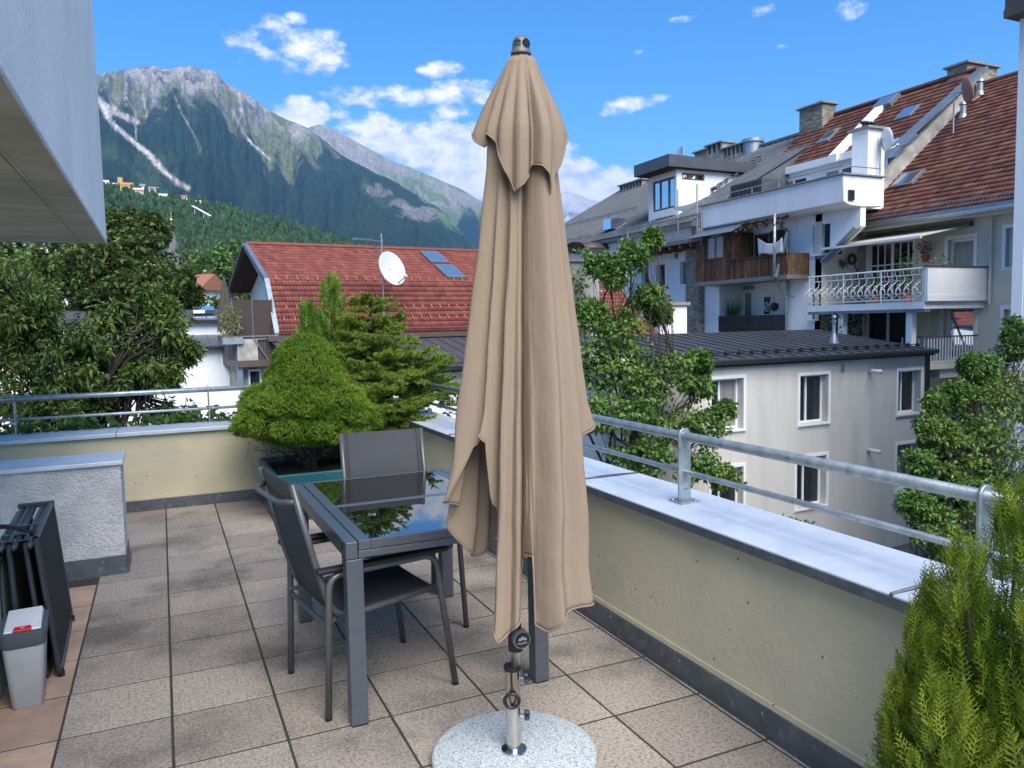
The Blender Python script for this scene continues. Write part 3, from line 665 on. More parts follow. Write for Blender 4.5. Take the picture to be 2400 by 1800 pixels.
def interp_per(phi, pts):
    a = np.array([p[0] for p in pts], float); v = np.array([p[1] for p in pts], float)
    return np.interp(phi, a, v)
def canopy():
    # phi in degrees: 0 towards the viewer's side of the terrace, + to its right
    phi = np.linspace(-180, 180, 541)[:-1]
    hem = interp_per(phi, [(-180,.95),(-150,.80),(-120,.74),(-96,.78),(-80,.96),(-66,1.00),(-58,1.18),(-46,1.23),(-40,1.20),(-37,.99),(-31,.93),(-27,.56),(-20,.515),(-8,.545),(6,.585),(14,.615),(17,.70),(20,.79),(26,.80),(29,.56),(36,.545),(46,.60),(60,.625),(74,.63),(79,.95),(84,1.19),(96,1.245),(112,1.10),(130,.90),(150,.78),(165,.9),(180,.95)])
    rout = interp_per(phi, [(-180,.15),(-110,.18),(-85,.262),(-70,.278),(-58,.23),(-40,.20),(-20,.155),(0,.15),(14,.165),(22,.12),(32,.20),(60,.275),(78,.295),(90,.315),(105,.28),(130,.2),(180,.15)])
    # pleat crests: sharp tucks between soft folds
    tucks = np.array([-160,-128,-100,-77,-54,-33,-8,14.5,31,54,80,108,136,162])
    depth = np.array([.3,.3,.35,.30,.30,.48,.22,.82,.40,.22,.42,.4,.35,.3])
    wid = np.array([12,12,10,8,8,7.5,7,7.5,7.5,9,9,9,10,12.])
    n_t = 110; t = np.linspace(0, 1, n_t)
    G = np.zeros((n_t, len(phi), 3))
    wob = np.array([fbm(np.stack([phi/23.+50, np.full(len(phi), k/16.)], 1), 3, 7) for k in range(n_t)])-.5
    for i, tt in enumerate(t):
        z = 2.50+(hem-2.50)*tt
        R0 = np.interp(z, [.4,.5,.7,.95,1.23,1.6,2.0,2.2,2.35,2.45,2.50], [1.0,1.0,.985,.96,.86,.72,.555,.46,.33,.17,.10])
        shift = 6*wob[i]*np.clip((2.4-z)/1.0, 0, 1)
        cr = np.ones(len(phi))
        for c_, d_, w_ in zip(tucks, depth, wid):
            dd = (phi+shift-c_+180) % 360-180
            ww = w_*(1+.5*np.clip((z-1.2), 0, 1.3)); cr = cr*(1-d_*np.exp(-(dd/ww)**2)*np.clip((2.48-z)/.35, 0, 1))
        bulge = 1+.012*np.sin(np.radians(phi*5+40*z))*np.clip((2.3-z)/.8, 0, 1)
        rr = .018+rout*R0*cr*bulge
        flare = 1+.06*np.clip((tt-.93)/.07, 0, 1)
        rr = rr*flare
        a = np.radians(phi)
        ax = np.array([axis(zz) for zz in z])
        G[i] = ax+(np.sin(a)[:, None]*_vr-np.cos(a)[:, None]*_vb)*rr[:, None]
    n = len(phi); V = G.reshape(-1, 3); I, J = np.meshgrid(np.arange(n_t-1), np.arange(n), indexing='ij')
    F = np.stack([I*n+J, I*n+(J+1) % n, (I+1)*n+(J+1) % n, (I+1)*n+J], -1).reshape(-1, 4)
    o = np_mesh('canopy', V, F[:, ::-1], FABRIC, um, smooth=True); d = o.modifiers.new('solidify', 'SOLIDIFY'); d.thickness = .0022
    hp = G[-1]; MB().tube(list(hp)+[hp[0]], .0032, 6, cap=False).build('hem', FABRIC, o, smooth=True)
    s2 = G[-1]*.0+G[-3]; out = [p+(p-axis(p[2]))/np.linalg.norm(p-axis(p[2]))*.0012 for p in s2]
    return o
canopy()
def top_tier():
    phi = np.linspace(-180, 180, 361)[:-1]
    hem = interp_per(phi, [(-180,2.10),(-135,2.24),(-112,2.25),(-90,2.255),(-72,2.20),(-55,2.235),(-42,2.20),(-25,2.11),(-8,2.035),(6,2.06),(18,2.10),(24,2.135),(34,2.12),(44,2.095),(54,2.03),(66,2.08),(80,2.20),(92,2.245),(120,2.2),(150,2.1),(180,2.10)])
    rout = interp_per(phi, [(-180,.13),(-120,.155),(-92,.172),(-70,.165),(-50,.145),(-20,.125),(0,.135),(20,.125),(45,.145),(60,.135),(90,.168),(120,.15),(180,.13)])
    tucks = np.array([-150,-112,-68,-44,-14,19,27,62,115,150]); depth = np.array([.3,.3,.28,.16,.12,.30,.30,.25,.3,.3]); wid = np.array([10,10,9,9,7,4,4,7,10,10.])
    n_t = 46; G = np.zeros((n_t, len(phi), 3))
    for i, tt in enumerate(np.linspace(0, 1, n_t)):
        z = 2.514+(hem-2.514)*tt
        R0 = np.interp(z, [2.0,2.1,2.16,2.21,2.25,2.29,2.33,2.37,2.42,2.47,2.50,2.514], [.95,.99,1.0,1.0,.97,.885,.78,.66,.505,.34,.24,.18])
        cr = np.ones(len(phi))
        for c_, d_, w_ in zip(tucks, depth, wid):
            dd = (phi-c_+180) % 360-180; cr = cr*(1-d_*np.exp(-(dd/w_)**2)*np.clip((2.50-z)/.18, 0, 1))
        a = np.radians(phi); ax = np.array([axis(zz) for zz in z]); rr = rout*R0*cr
        G[i] = ax+(np.sin(a)[:, None]*_vr-np.cos(a)[:, None]*_vb)*rr[:, None]
    n = len(phi); I, J = np.meshgrid(np.arange(n_t-1), np.arange(n), indexing='ij')
    F = np.stack([I*n+J, I*n+(J+1) % n, (I+1)*n+(J+1) % n, (I+1)*n+J], -1).reshape(-1, 4)
    o = np_mesh('top_tier', G.reshape(-1, 3), F[:, ::-1], FABRIC, um, smooth=True); d = o.modifiers.new('solidify', 'SOLIDIFY'); d.thickness = .0022
    hp = G[-1]; MB().tube(list(hp)+[hp[0]], .003, 6, cap=False).build('hem', FABRIC, o, smooth=True)
top_tier()

# ------------------------------------------------------------------ waste bin
BINB = mat('grey_bin_plastic', (.40, .40, .41), .5, (.35, .35, .36), ns=5); BIND = mat('slate_bin_plastic', (.085, .10, .115), .45); BINW = mat('white_bin_lid', (.72, .73, .75), .35); BINR = mat('red_bin_button', (.62, .02, .035), .4)
bn = thing('waste_bin', 'grey plastic waste bin with white swing lid and red button', 'bin', (-.605, 3.86, 0), R(4))
def rbox(w0, d0, w1, d1, z0, z1, r_=.025, n=5):
    rings = []
    for w, d, z in ((w0*.93, d0*.93, z0), (w0, d0, z0+.012), (w1, d1, z1)):
        ring = []
        for cx, cy_, a0 in ((w/2-r_, d/2-r_, 0), (-w/2+r_, d/2-r_, 90), (-w/2+r_, -d/2+r_, 180), (w/2-r_, -d/2+r_, 270)):
            for k in range(n+1): a = R(a0+90*k/n); ring.append((cx+r_*math.cos(a), cy_+r_*math.sin(a), z))
        rings.append(ring)
    m_ = len(rings[0]); vs = [p for r0 in rings for p in r0]
    fs = [(i*m_+j, i*m_+(j+1) % m_, (i+1)*m_+(j+1) % m_, (i+1)*m_+j) for i in range(2) for j in range(m_)]+[tuple(range(m_-1, -1, -1)), tuple(2*m_+j for j in range(m_))]
    return MB().add(vs, fs)
rbox(.118, .215, .156, .255, 0, .285).build('bin_body', BINB, bn, autos=40)
rbox(.166, .268, .174, .278, .272, .345, .03).build('lid_rim', BIND, bn, autos=40)
sl = MB().hexa([(-.07, -.115, .343), (.07, -.115, .343), (.07, .12, .350), (-.07, .12, .350), (-.066, -.11, .350), (.066, -.11, .350), (.064, .115, .372), (-.064, .115, .372)]).build('swing_lid', BINW, bn, bevel=.008, seg=3)
MB().hexa([(-.036, -.121, .346), (.036, -.121, .346), (.036, -.085, .350), (-.036, -.085, .350), (-.033, -.118, .353), (.033, -.118, .353), (.028, -.08, .3575), (-.028, -.08, .3575)]).build('red_button', BINR, sl, bevel=.004)
MB().tube([(-.006, -.096, .3555), (-.004, -.102, .3552), (.001, -.102, .3552), (.003, -.097, .3556), (.009, -.097, .3556)], .0012, 5).build('button_mark', BINW, sl)
# low panel beside the bin
PALE = mat('pale_green_panel', (.50, .62, .58), .4)
pn = MB().box(-.76, -.715, 2.7, 4.42, .02, .60).build('low_panel', PALE, bevel=.006); tag(pn, 'low pale green panel standing left of the waste bin', 'panel')

# ------------------------------------------------------------------ folded lounger
LFR = mat('lounger_tube', (.05, .055, .065), .33, metal=.3); LMESH = mat('lounger_mesh', (.010, .010, .011), .8, bump=.2, bs=300)
lo = thing('folded_lounger', 'folded black sun lounger with carrying strap leaning by the low wall', 'lounger', (-.60, 4.45, 0), R(2))
def lframe(x, top, lean_, lo_=-.42, hi=.40, r_=.0125, cloth=True):
    def q(y, z): return (x+lean_*(1-z/top), y, z)
    p = smooth_path([q(lo_, top), q(lo_, r_), q(hi, r_), q(hi, top), q(lo_, top)], .05, 5)
    o = MB().tube(p, r_, 10, cap=False).build('frame', LFR, lo, smooth=True)
    if cloth: MB().hexa([(q(lo_+.012, .03)[0]-.004, lo_+.012, .03), (q(lo_+.012, .03)[0]+.004, lo_+.012, .03), (q(0, .03)[0]+.004, hi-.012, .03), (q(0, .03)[0]-.004, hi-.012, .03),
                         (q(0, top-.02)[0]-.004, lo_+.012, top-.02), (q(0, top-.02)[0]+.004, lo_+.012, top-.02), (q(0, top-.02)[0]+.004, hi-.012, top-.02), (q(0, top-.02)[0]-.004, hi-.012, top-.02)]).build('mesh_panel', LMESH, lo)
    return o
lframe(.02, .668, .058); lframe(-.022, .655, .05, r_=.011); lframe(-.085, .655, .02); lframe(-.13, .64, -.01, r_=.011)
for x in (.0, -.06, -.11):
    MB().tube([(x, -.47, .648), (x, .38, .655)], .0135, 12).build('hinge_tube', LFR, lo, smooth=True)
    for y in (-.40, -.28, -.1): MB().box(x-.018, x+.03, y-.012, y+.012, .66, .668).build('hinge_plate', LFR, lo, bevel=.002, seg=1); MB().tube([(x, y, .667), (x, y, .673)], .005, 8).build('rivet', SCREW, lo)
MB().box(-.135, .035, .375, .40, .655, .682).build('end_bracket', LFR, lo, bevel=.003)
MB().tube(smooth_path([(-.11, -.02, .65), (-.15, -.22, .70), (-.165, -.3, .72), (-.17, -.36, .60), (-.15, -.42, .52), (-.12, -.4, .6)], .05), .011, 8).build('carry_strap', BLACKP, lo)
MB().tube(smooth_path([(-.16, -.26, .715), (-.06, -.3, .70), (.02, -.34, .672)], .05), .009, 8).build('carry_strap', BLACKP, lo)
for y in (-.40, .36):
    MB().tube([(.082, y, .0), (.082, y, .03)], .016, 10).build('foot_cap', BLACKP, lo)

# ------------------------------------------------------------------ blue planter
TEAL = mat('teal_planter', (.010, .095, .118), .38, (.008, .08, .10), ns=4, coat=.1); SOIL = mat('dark_soil', (.022, .016, .011), .95, (.045, .032, .022), ns=30, bump=.8, bs=40)
pl = thing('planter', 'large teal blue planter box in the terrace corner', 'planter', (1.40, 6.92, 0))
def ring_box(x0, x1, y0, y1, z0, z1, th, fl_):
    m_ = MB()
    o0 = [(x0, y0, z0), (x1, y0, z0), (x1, y1, z0), (x0, y1, z0)]; o1 = [(x0-fl_, y0-fl_, z1), (x1+fl_, y0-fl_, z1), (x1+fl_, y1+fl_, z1), (x0-fl_, y1+fl_, z1)]
    i1 = [(x0-fl_+th, y0-fl_+th, z1), (x1+fl_-th, y0-fl_+th, z1), (x1+fl_-th, y1+fl_-th, z1), (x0-fl_+th, y1+fl_-th, z1)]; i0 = [(a[0], a[1], z0+.02) for a in i1]
    vs = o0+o1+i1+i0; fs = []
    for k in range(4):
        j = (k+1) % 4; fs += [(k, j, 4+j, 4+k), (4+k, 4+j, 8+j, 8+k), (8+k, 8+j, 12+j, 12+k)]
    fs += [(3, 2, 1, 0), (12, 13, 14, 15)]; return m_.add(vs, fs)
ring_box(-.60, .565, -.465, .50, .0, .40, .045, .025).build('box', TEAL, pl, bevel=.014, seg=3)
MB().box(-.575, .54, -.44, .475, .05, .345).build('soil', SOIL, pl)
for sx in (-.2, .3): MB().tube([(sx, -.492, .37), (sx, -.497, .37)], .006, 8).build('rim_stud', SCREW, pl)
# ------------------------------------------------------------------ plants
def unit(v): return v/(np.linalg.norm(v, axis=-1, keepdims=True)+1e-9)
def rand_dirs(rg, n):
    v = rg.normal(size=(n, 3)); return unit(v)
def leaves_mesh(name, P, D, Nn, L, W, m, parent, fold=.25, droop=0.):
    """one folded pointed leaf per row: base P, direction D, face normal Nn, length L, width W (arrays)"""
    n = len(P); D = unit(D); S_ = unit(np.cross(D, Nn)); U = unit(np.cross(S_, D)); L = L[:, None]; W = W[:, None]
    dz = np.array([0, 0, -1.])*droop
    v0 = P; v1 = P+D*L*.45+S_*W*.5+U*W*fold+dz*L*.1; v2 = P+D*L+dz*L*.45; v3 = P+D*L*.45-S_*W*.5+U*W*fold+dz*L*.1
    V = np.stack([v0, v1, v2, v3], 1).reshape(-1, 3); b = np.arange(n)[:, None]*4
    F = np.concatenate([b+np.array([[0, 1, 2]]), b+np.array([[0, 2, 3]])], 0)
    return np_mesh(name, V, F, m, parent)
def needles_mesh(name, P, D, L, W, m, parent, rg):
    """thin single triangles"""
    n = len(P); D = unit(D); S_ = unit(np.cross(D, rand_dirs(rg, n))); 
    V = np.stack([P-S_*W[:, None]*.5, P+S_*W[:, None]*.5, P+D*L[:, None]], 1).reshape(-1, 3); F = np.arange(n*3).reshape(-1, 3)
    return np_mesh(name, V, F, m, parent)
def leafmat(name, c, c2, isl=.35, tr=.28, rough=.5, spec=.35, ns=1.2):
    return mat(name, c, rough, c2, ns=ns, lo=.4, hi=.62, island=isl, trans=tr, spec=spec, coord='World')
BARK = mat('brown_bark', (.075, .055, .042), .9, (.04, .03, .024), ns=14, bump=.8, bs=30, stretch=(1, 1, .3)); BARK_D = mat('dark_bark', (.030, .024, .02), .9, (.05, .04, .03), ns=12, bump=.8, bs=30)
L_CHERRY = leafmat('cherry_leaf', (.085, .145, .030), (.15, .20, .045)); L_LIME = leafmat('lime_leaf', (.072, .118, .028), (.135, .172, .045), .4)
L_MAPLE = leafmat('maple_leaf', (.085, .175, .035), (.15, .245, .05)); L_HORN = leafmat('hornbeam_leaf', (.095, .185, .040), (.16, .24, .055)); L_VINE = leafmat('vine_leaf', (.06, .13, .025), (.11, .17, .035))
L_BUSH = leafmat('bush_leaf', (.075, .125, .035), (.14, .17, .05))
N_CONICA = leafmat('conica_needle', (.14, .25, .024), (.225, .335, .038), .35, .2, .6, .25, 3); N_SPRUCE = leafmat('spruce_needle', (.17, .255, .034), (.25, .32, .05), .4, .15, .6, .25, 3)
N_THUJA = leafmat('thuja_scale', (.125, .195, .018), (.235, .285, .03), .35, .25, .6, .25, 4); N_THUJA_D = leafmat('thuja_scale_dark', (.10, .19, .025), (.16, .25, .032), .35, .2, .6, .25, 4)
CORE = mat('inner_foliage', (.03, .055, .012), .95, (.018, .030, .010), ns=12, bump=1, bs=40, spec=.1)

def branch_path(rg, a, b, n=6, wig=.08, sag=0.):
    a = np.array(a, float); b = np.array(b, float); L = np.linalg.norm(b-a); t = np.linspace(0, 1, n); off = rg.normal(size=(n, 3))*wig*L; off[0] = 0; off[-1] = 0
    p = a+(b-a)*t[:, None]+off*np.sin(math.pi*t)[:, None]; p[:, 2] += sag*L*np.sin(math.pi*t); return p

def leafy_tree(name, label, base, trunk_top, trunk_r, lobes, clumps_per, leaves_per, leaf_l, leaf_w, m, seed, group=None, droop=.3, clump_r=.55, bark=None, shell=.55, cat='tree', limb_r=.3, flat=.75, updir=.2):
    """lobes: list of (x, y, z, rx, ry, rz): the crown is clumps of leaves spread through them, each on a branch"""
    rg = np.random.default_rng(seed); base = np.array(base, float); t = thing(name, label, cat, base, 0, group)
    tt = np.array(trunk_top, float)-base; trunk = MB(); path = branch_path(rg, (0, 0, 0), tt, 7, .03)
    trunk.tube(path, [trunk_r*(1.15-.55*k/6) for k in range(7)], 10)
    C = []; 
    for (x, y, z, rx, ry, rz) in lobes:
        for k in range(clumps_per):
            d = rand_dirs(rg, 1)[0]; r_ = (shell+(1-shell)*rg.random())**1.0 if rg.random() < .75 else rg.random()**.5
            C.append((np.array([x, y, z])-base+d*np.array([rx, ry, rz])*r_, min(rx, rz)*clump_r*rg.uniform(.6, 1.15)))
    for li, (x, y, z, rx, ry, rz) in enumerate(lobes):
        c = np.array([x, y, z])-base; s_ = path[rg.integers(3, 7)]
        lp = branch_path(rg, s_, c, 6, .07, .05); trunk.tube(lp, [trunk_r*limb_r*(1-.6*k/5) for k in range(6)], 6)
        for k in range(clumps_per):
            cc = C[li*clumps_per+k][0]
            if rg.random() < .55: trunk.tube(branch_path(rg, lp[rg.integers(2, 6)], cc, 4, .06), [trunk_r*.10, trunk_r*.08, trunk_r*.06, trunk_r*.03], 4, cap=False)
    trunk.build('trunk', bark or BARK, t, smooth=True)
    P = []; D = []; 
    for c, r_ in C:
        n = max(8, int(leaves_per*rg.uniform(.7, 1.3))); d = rand_dirs(rg, n); rr = rg.random(n)[:, None]**.45*r_
        p = c+d*rr*np.array([1, 1, flat]); P.append(p); D.append(unit(d*.8+rand_dirs(rg, n)*.7+np.array([0, 0, updir-droop])))
    P = np.concatenate(P); D = np.concatenate(D); n = len(P); Nn = unit(np.array([0, 0, 1.])+rand_dirs(rg, n)*.75)
    L_ = leaf_l*rg.uniform(.65, 1.25, n); W_ = leaf_w*rg.uniform(.7, 1.2, n)
    leaves_mesh('crown', P, D, Nn, L_, W_, m, t, droop=droop)
    return t

# --- dwarf conical spruce in the planter
def conica():
    rg = np.random.default_rng(31); t = thing('dwarf_spruce', 'dense bright green dome-shaped dwarf conifer in the teal planter', 'conifer', (1.14, 6.88, .345))
    prof = np.array([(.24,.20),(.29,.40),(.35,.53),(.43,.59),(.51,.59),(.60,.55),(.68,.49),(.75,.415),(.80,.335),(.85,.27),(.92,.235),(1.0,.215),(1.08,.17),(1.15,.10),(1.185,.03),(1.19,0)])
    n_a, n_z = 150, 80
    pa = rg.uniform(0, 2*math.pi, 120); pz = rg.uniform(.3, 1.15, 120); pr = np.interp(pz, prof[:, 0], prof[:, 1]); PC = np.stack([pr*np.cos(pa), pr*np.sin(pa), pz], 1); ps_ = rg.uniform(.10, .19, 120)
    def rad(a, z):
        r0 = np.interp(z, prof[:, 0], prof[:, 1])
        lump = fbm(np.stack([np.cos(a)*2.2+5+z*1.5, np.sin(a)*2.2+5+z*4.2], -1).reshape(-1, 2), 4, 13).reshape(np.shape(a))-.5
        lump2 = ridged(np.stack([np.cos(a)*4+9+z*2, np.sin(a)*4+9+z*7], -1).reshape(-1, 2), 2, 15).reshape(np.shape(a))-.6
        Q = np.stack([r0*np.cos(a), r0*np.sin(a), z], -1).reshape(-1, 3); pad = np.full(len(Q), -.35)
        for c_, s1 in zip(PC, ps_): pad = np.maximum(pad, 1-np.sum((Q-c_)**2*np.array([1, 1, 1.8]), 1)/s1**2)
        pad = np.sqrt(np.clip(pad, 0, 1)).reshape(np.shape(a))
        return r0*(.84+.34*lump+.14*lump2)+.125*pad*np.clip(r0/.3, .25, 1)
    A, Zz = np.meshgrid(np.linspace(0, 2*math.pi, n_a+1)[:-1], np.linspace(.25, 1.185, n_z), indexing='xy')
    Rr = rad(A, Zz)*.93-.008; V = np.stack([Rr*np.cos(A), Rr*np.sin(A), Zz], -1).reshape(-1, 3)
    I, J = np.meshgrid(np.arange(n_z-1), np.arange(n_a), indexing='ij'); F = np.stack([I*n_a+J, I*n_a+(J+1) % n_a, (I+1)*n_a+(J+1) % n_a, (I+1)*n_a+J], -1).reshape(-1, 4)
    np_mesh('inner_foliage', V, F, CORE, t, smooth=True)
    # tufts
    nt = 19000; z = rg.uniform(.245, 1.19, nt*2); keep = rg.random(nt*2) < (np.interp(z, prof[:, 0], prof[:, 1])+.06)/.66; z = z[keep][:nt]; a = rg.uniform(0, 2*math.pi, len(z))
    r_ = rad(a, z)*rg.uniform(.93, 1.03, len(z)); P = np.stack([r_*np.cos(a), r_*np.sin(a), z], 1); out = unit(np.stack([np.cos(a), np.sin(a), np.interp(z, [.17, .38, .65, 1.2], [-.6, -.05, .35, .9])], 1)+rand_dirs(rg, len(z))*.35)
    k = 9; PP = np.repeat(P, k, 0); OO = np.repeat(out, k, 0); n = len(PP); s_ = np.tile(np.linspace(0, .022, k), len(P))
    PP = PP+OO*s_[:, None]; DD = unit(OO*.75+rand_dirs(rg, n)*.75)
    needles_mesh('foliage', PP, DD, rg.uniform(.016, .032, n), np.full(n, .0046), N_CONICA, t, rg)
    tr = MB()
    for dx, dy in ((0, 0), (.07, -.03), (-.06, .04)): tr.tube(branch_path(rg, (dx*.5, dy, -.02), (dx*2.2, dy*2, .62), 6, .05), [.036, .032, .028, .024, .02, .012], 8)
    for k in range(44):
        a = rg.uniform(0, 6.28); z0 = rg.uniform(.06, .34); r1 = rg.uniform(.25, .56); tr.tube(branch_path(rg, (.02*math.cos(a), .02*math.sin(a), z0), (r1*math.cos(a), r1*math.sin(a), z0+rg.uniform(.0, .16)), 5, .07, -.05), [.008, .006, .005, .004, .002], 5, cap=False)
    tr.build('trunk', BARK, t, smooth=True)
    # dead twigs hanging below
    n = 1500; a = rg.uniform(0, 6.28, n); r1 = rg.uniform(.1, .56, n); z1 = rg.uniform(.16, .36, n); needles_mesh('dead_twigs', np.stack([r1*np.cos(a), r1*np.sin(a), z1], 1), rand_dirs(rg, n)+np.array([0, 0, -.2]), rg.uniform(.03, .10, n), np.full(n, .003), BARK, t, rg)
conica()
# --- open spruce with whorled branches
def spruce():
    rg = np.random.default_rng(32); t = thing('young_spruce', 'open green spruce with bristly branches standing behind the dome conifer', 'conifer', (1.80, 7.15, .345))
    tr = MB(); H = 1.55; tp = branch_path(rg, (0, 0, -.02), (.0, .0, H), 8, .01); tr.tube(tp, [.032-.026*k/7 for k in range(8)], 8)
    P = []; D = []; L = []
    def needled(p, q, dens, ln):
        n = max(4, int(np.linalg.norm(q-p)*dens)); s_ = rg.random(n)[:, None]; ax = unit(q-p)
        P.append(p+(q-p)*s_); D.append(unit(ax*.75+rand_dirs(rg, n)*.8)); L.append(rg.uniform(.7, 1.15, n)*ln)
    z = .30
    while z < H-.04:
        f = (H-z)/H; nb = rg.integers(7, 10); a0 = rg.uniform(0, 6.28)
        for b in range(nb):
            a = a0+b*2*math.pi/nb+rg.normal()*.2; dr = np.array([math.cos(a), math.sin(a), 0.]); rb = (.12+.66*f**.75)*rg.uniform(.75, 1.1)
            if dr[0] > .75 and .35 < f < .72: rb *= 1.22
            if dr[1] > .3: rb *= .75
            e = np.array([0, 0, z])+dr*rb+np.array([0, 0, rb*rg.uniform(.10, .50)]); path = branch_path(rg, (0, 0, z), e, 6, .03, -.06)
            tr.tube(path, [.008, .007, .006, .005, .004, .002], 5, cap=False)
            for i in range(5): needled(path[i], path[i+1], 900, .026)
            ns = int(8+rb*34)
            for s_ in range(ns):
                u = rg.uniform(.22, 1.0); k = min(4, int(u*5)); p = path[k]+(path[k+1]-path[k])*(u*5-k); sd = rg.choice([-1, 1]); side = np.array([-dr[1], dr[0], 0])*sd
                ln = rb*.42*(1.05-u*.7)*rg.uniform(.6, 1.15)+.035; q = p+unit(side*.8+dr*.75+np.array([0, 0, rg.uniform(-.15, .45)]))*ln
                tr.tube([p, q], [.003, .0015], 4, cap=False); needled(p, q, 950, .024)
                if ln > .12:
                    for w in range(3):
                        v = rg.uniform(.35, .95); pp = p+(q-p)*v; qq = pp+unit((q-p)/ln+np.cross((q-p)/ln, (0, 0, 1))*rg.choice([-1, 1])*.8+np.array([0, 0, .2]))*ln*.38; tr.tube([pp, qq], [.002, .0012], 3, cap=False); needled(pp, qq, 950, .023)
        z += rg.uniform(.06, .09)
    needled(np.array([0, 0, H-.25]), np.array([0, 0, H+.02]), 500, .02)
    tr.build('trunk', BARK, t, smooth=True); P = np.concatenate(P); D = np.concatenate(D); L = np.concatenate(L)
    needles_mesh('foliage', P, D, L, np.full(len(P), .0058), N_SPRUCE, t, rg)
spruce()
# --- thuja plumes: flat fern-like sprays on upright stems
def spray_tpl(rg, fine, w):
    """one flat fern-like spray, unit length along +z, lying in the xz plane; w is the strip width relative to length"""
    VV = []; FF = []
    def strip(p, d, l, w_):
        n_ = np.array([0, 1., 0]); s2 = unit(np.cross(d, n_)); FF.append(np.array([[0, 1, 2], [0, 2, 4], [4, 2, 3]])+5*len(VV)); VV.append(np.stack([p-s2*w_*.5, p+s2*w_*.5, p+d*l*.6+s2*w_*.55, p+d*l, p+d*l*.6-s2*w_*.55]))
    ax = np.array([0, 0, 1.]); strip(np.zeros(3), ax, 1., w*.8); nb = int(15*fine)
    for i in range(nb):
        v = (i+.7)/nb; sg = 1 if i % 2 else -1; bl_ = .42*(1.08-v)*(.55+.45*min(1, v*4))*rg.uniform(.8, 1.15); d = unit(np.array([sg*.75, rg.normal()*.22, .85])); p = ax*v; strip(p, d, bl_, w)
        if fine >= .8:
            for j in range(4):
                q = p+d*bl_*(j+.6)/4; s3 = unit(np.cross(d, (0, 1, 0)))*(1 if j % 2 else -1); strip(q, unit(d*.9+s3*.75+np.array([0, rg.normal()*.2, 0])), bl_*.36*(1.15-(j+.6)/4), w*.9)
    return np.concatenate(VV), np.concatenate(FF)
def thuja(name, label, base, plumes, m, seed, nspray, spray, fine=1.0, scale=.0042):
    """plumes: (dx, dy, z0, z1, radius)"""
    rg = np.random.default_rng(seed); t = thing(name, label, 'conifer', base); tr = MB(); VV = []; FF = []; off = 0; tp = [spray_tpl(rg, fine, scale/spray) for _ in range(8)]
    for (dx, dy, z0, z1, rad) in plumes:
        st = branch_path(rg, (dx*.5, dy*.5, 0), (dx, dy, z1*.97), 7, .015); tr.tube(st, [.016-.013*k/6 for k in range(7)], 6)
        for s_ in range(nspray):
            u = rg.random()**.9; z = z0+(z1-z0)*u; c = np.array([dx*(.5+.5*z/z1), dy*(.5+.5*z/z1), z]); a = rg.uniform(0, 6.283); rr = rad*(1.05-u)**.65*rg.uniform(.25, 1.)
            dr = np.array([math.cos(a), math.sin(a), 0.]); ln = spray*(1.1-.45*u)*rg.uniform(.7, 1.25); ax = unit(dr*rg.uniform(.25, .75)*(1.15-u)+np.array([0, 0, 1.])+rand_dirs(rg, 1)[0]*.22); p0 = c+dr*rr*.85-ax*ln*.2
            yn = unit(np.cross(ax, rand_dirs(rg, 1)[0])); xn = np.cross(yn, ax); T, Fc = tp[rg.integers(8)]
            VV.append(p0+(T*ln)@np.stack([xn, yn, ax])); FF.append(Fc+off); off += len(T)
    tr.build('trunk', BARK, t, smooth=True); np_mesh('foliage', np.concatenate(VV), np.concatenate(FF), m, t); return t
thuja('thuja', 'slim upright thuja with two green plumes rising behind the dome conifer', (1.43, 7.22, .345), [(.03, .0, .15, 1.68, .46), (-.20, 0, .1, 1.42, .38), (.2, -.03, .1, 1.25, .3)], N_THUJA_D, 41, 480, .22, .6, .012)
ntj = thuja('thuja', 'bushy golden green thuja growing against the zinc coping and cream wall', (1.74, 1.16, .05), [(.10, -.02, .15, 1.12, 0.21), (-.01, .13, .10, .86, 0.19), (-.04, .02, .10, .98, 0.25), (.0, -.16, .1, 1.0, 0.25), (-.10, .12, .05, .62, 0.20), (.16, -.12, .1, 1.05, 0.20), (.05, .20, .05, .70, 0.16), (-.16, -.02, .05, .70, 0.22), (-.06, .10, .05, .78, 0.20), (.12, .10, .05, .86, 0.19)], N_THUJA, 42, 380, .13, 1.0, .0031)
POTM = mat('dark_pot', (.06, .06, .065), .6)
pt = MB().lathe([(.12, .0), (.15, .012), (.19, .26), (.20, .26), (.20, .28), (.18, .28), (.175, .25)], (1.74, 1.16, 0), 28).build('plant_pot', POTM, autos=40); tag(pt, 'dark round pot holding the golden thuja by the wall', 'pot')
# soil level of that pot
# --- vine along the back parapet and beyond the right parapet
def vine(name, label, centre, spread, n, seed, leaf=.085):
    rg = np.random.default_rng(seed); t = thing(name, label, 'vine', centre); P = rg.normal(size=(n, 3))*np.array(spread)*.5; P[:, 2] = np.minimum(np.abs(P[:, 2]), spread[2]*.8); D = unit(rand_dirs(rg, n)+np.array([0, -.5, .1])); st = MB()
    for k in range(7): st.tube(branch_path(rg, (rg.uniform(-.3, .3)*spread[0], .02, .0), P[rg.integers(n)], 4, .1), .004, 4, cap=False)
    st.build('stem', BARK, t); leaves_mesh('leaves', P, D, unit(rand_dirs(rg, n)*.7+np.array([0, -.4, 1])), leaf*rg.uniform(.6, 1.2, n), leaf*.85*rg.uniform(.7, 1.1, n), L_VINE, t, fold=.15, droop=.3)
    return t
vine('vine', 'broad-leaved vine creeping over the back coping beside the low wall', (-.75, 7.96, .70), (.9, .10, .14), 170, 51)
vine('vine', 'broad-leaved vine creeping over the back coping next to the dome conifer', (.35, 7.97, .70), (.55, .10, .15), 110, 52)
vine('vine', 'leafy vine tips climbing outside the right parapet railing near the spruce', (2.62, 6.6, .70), (.14, .8, .3), 160, 53)
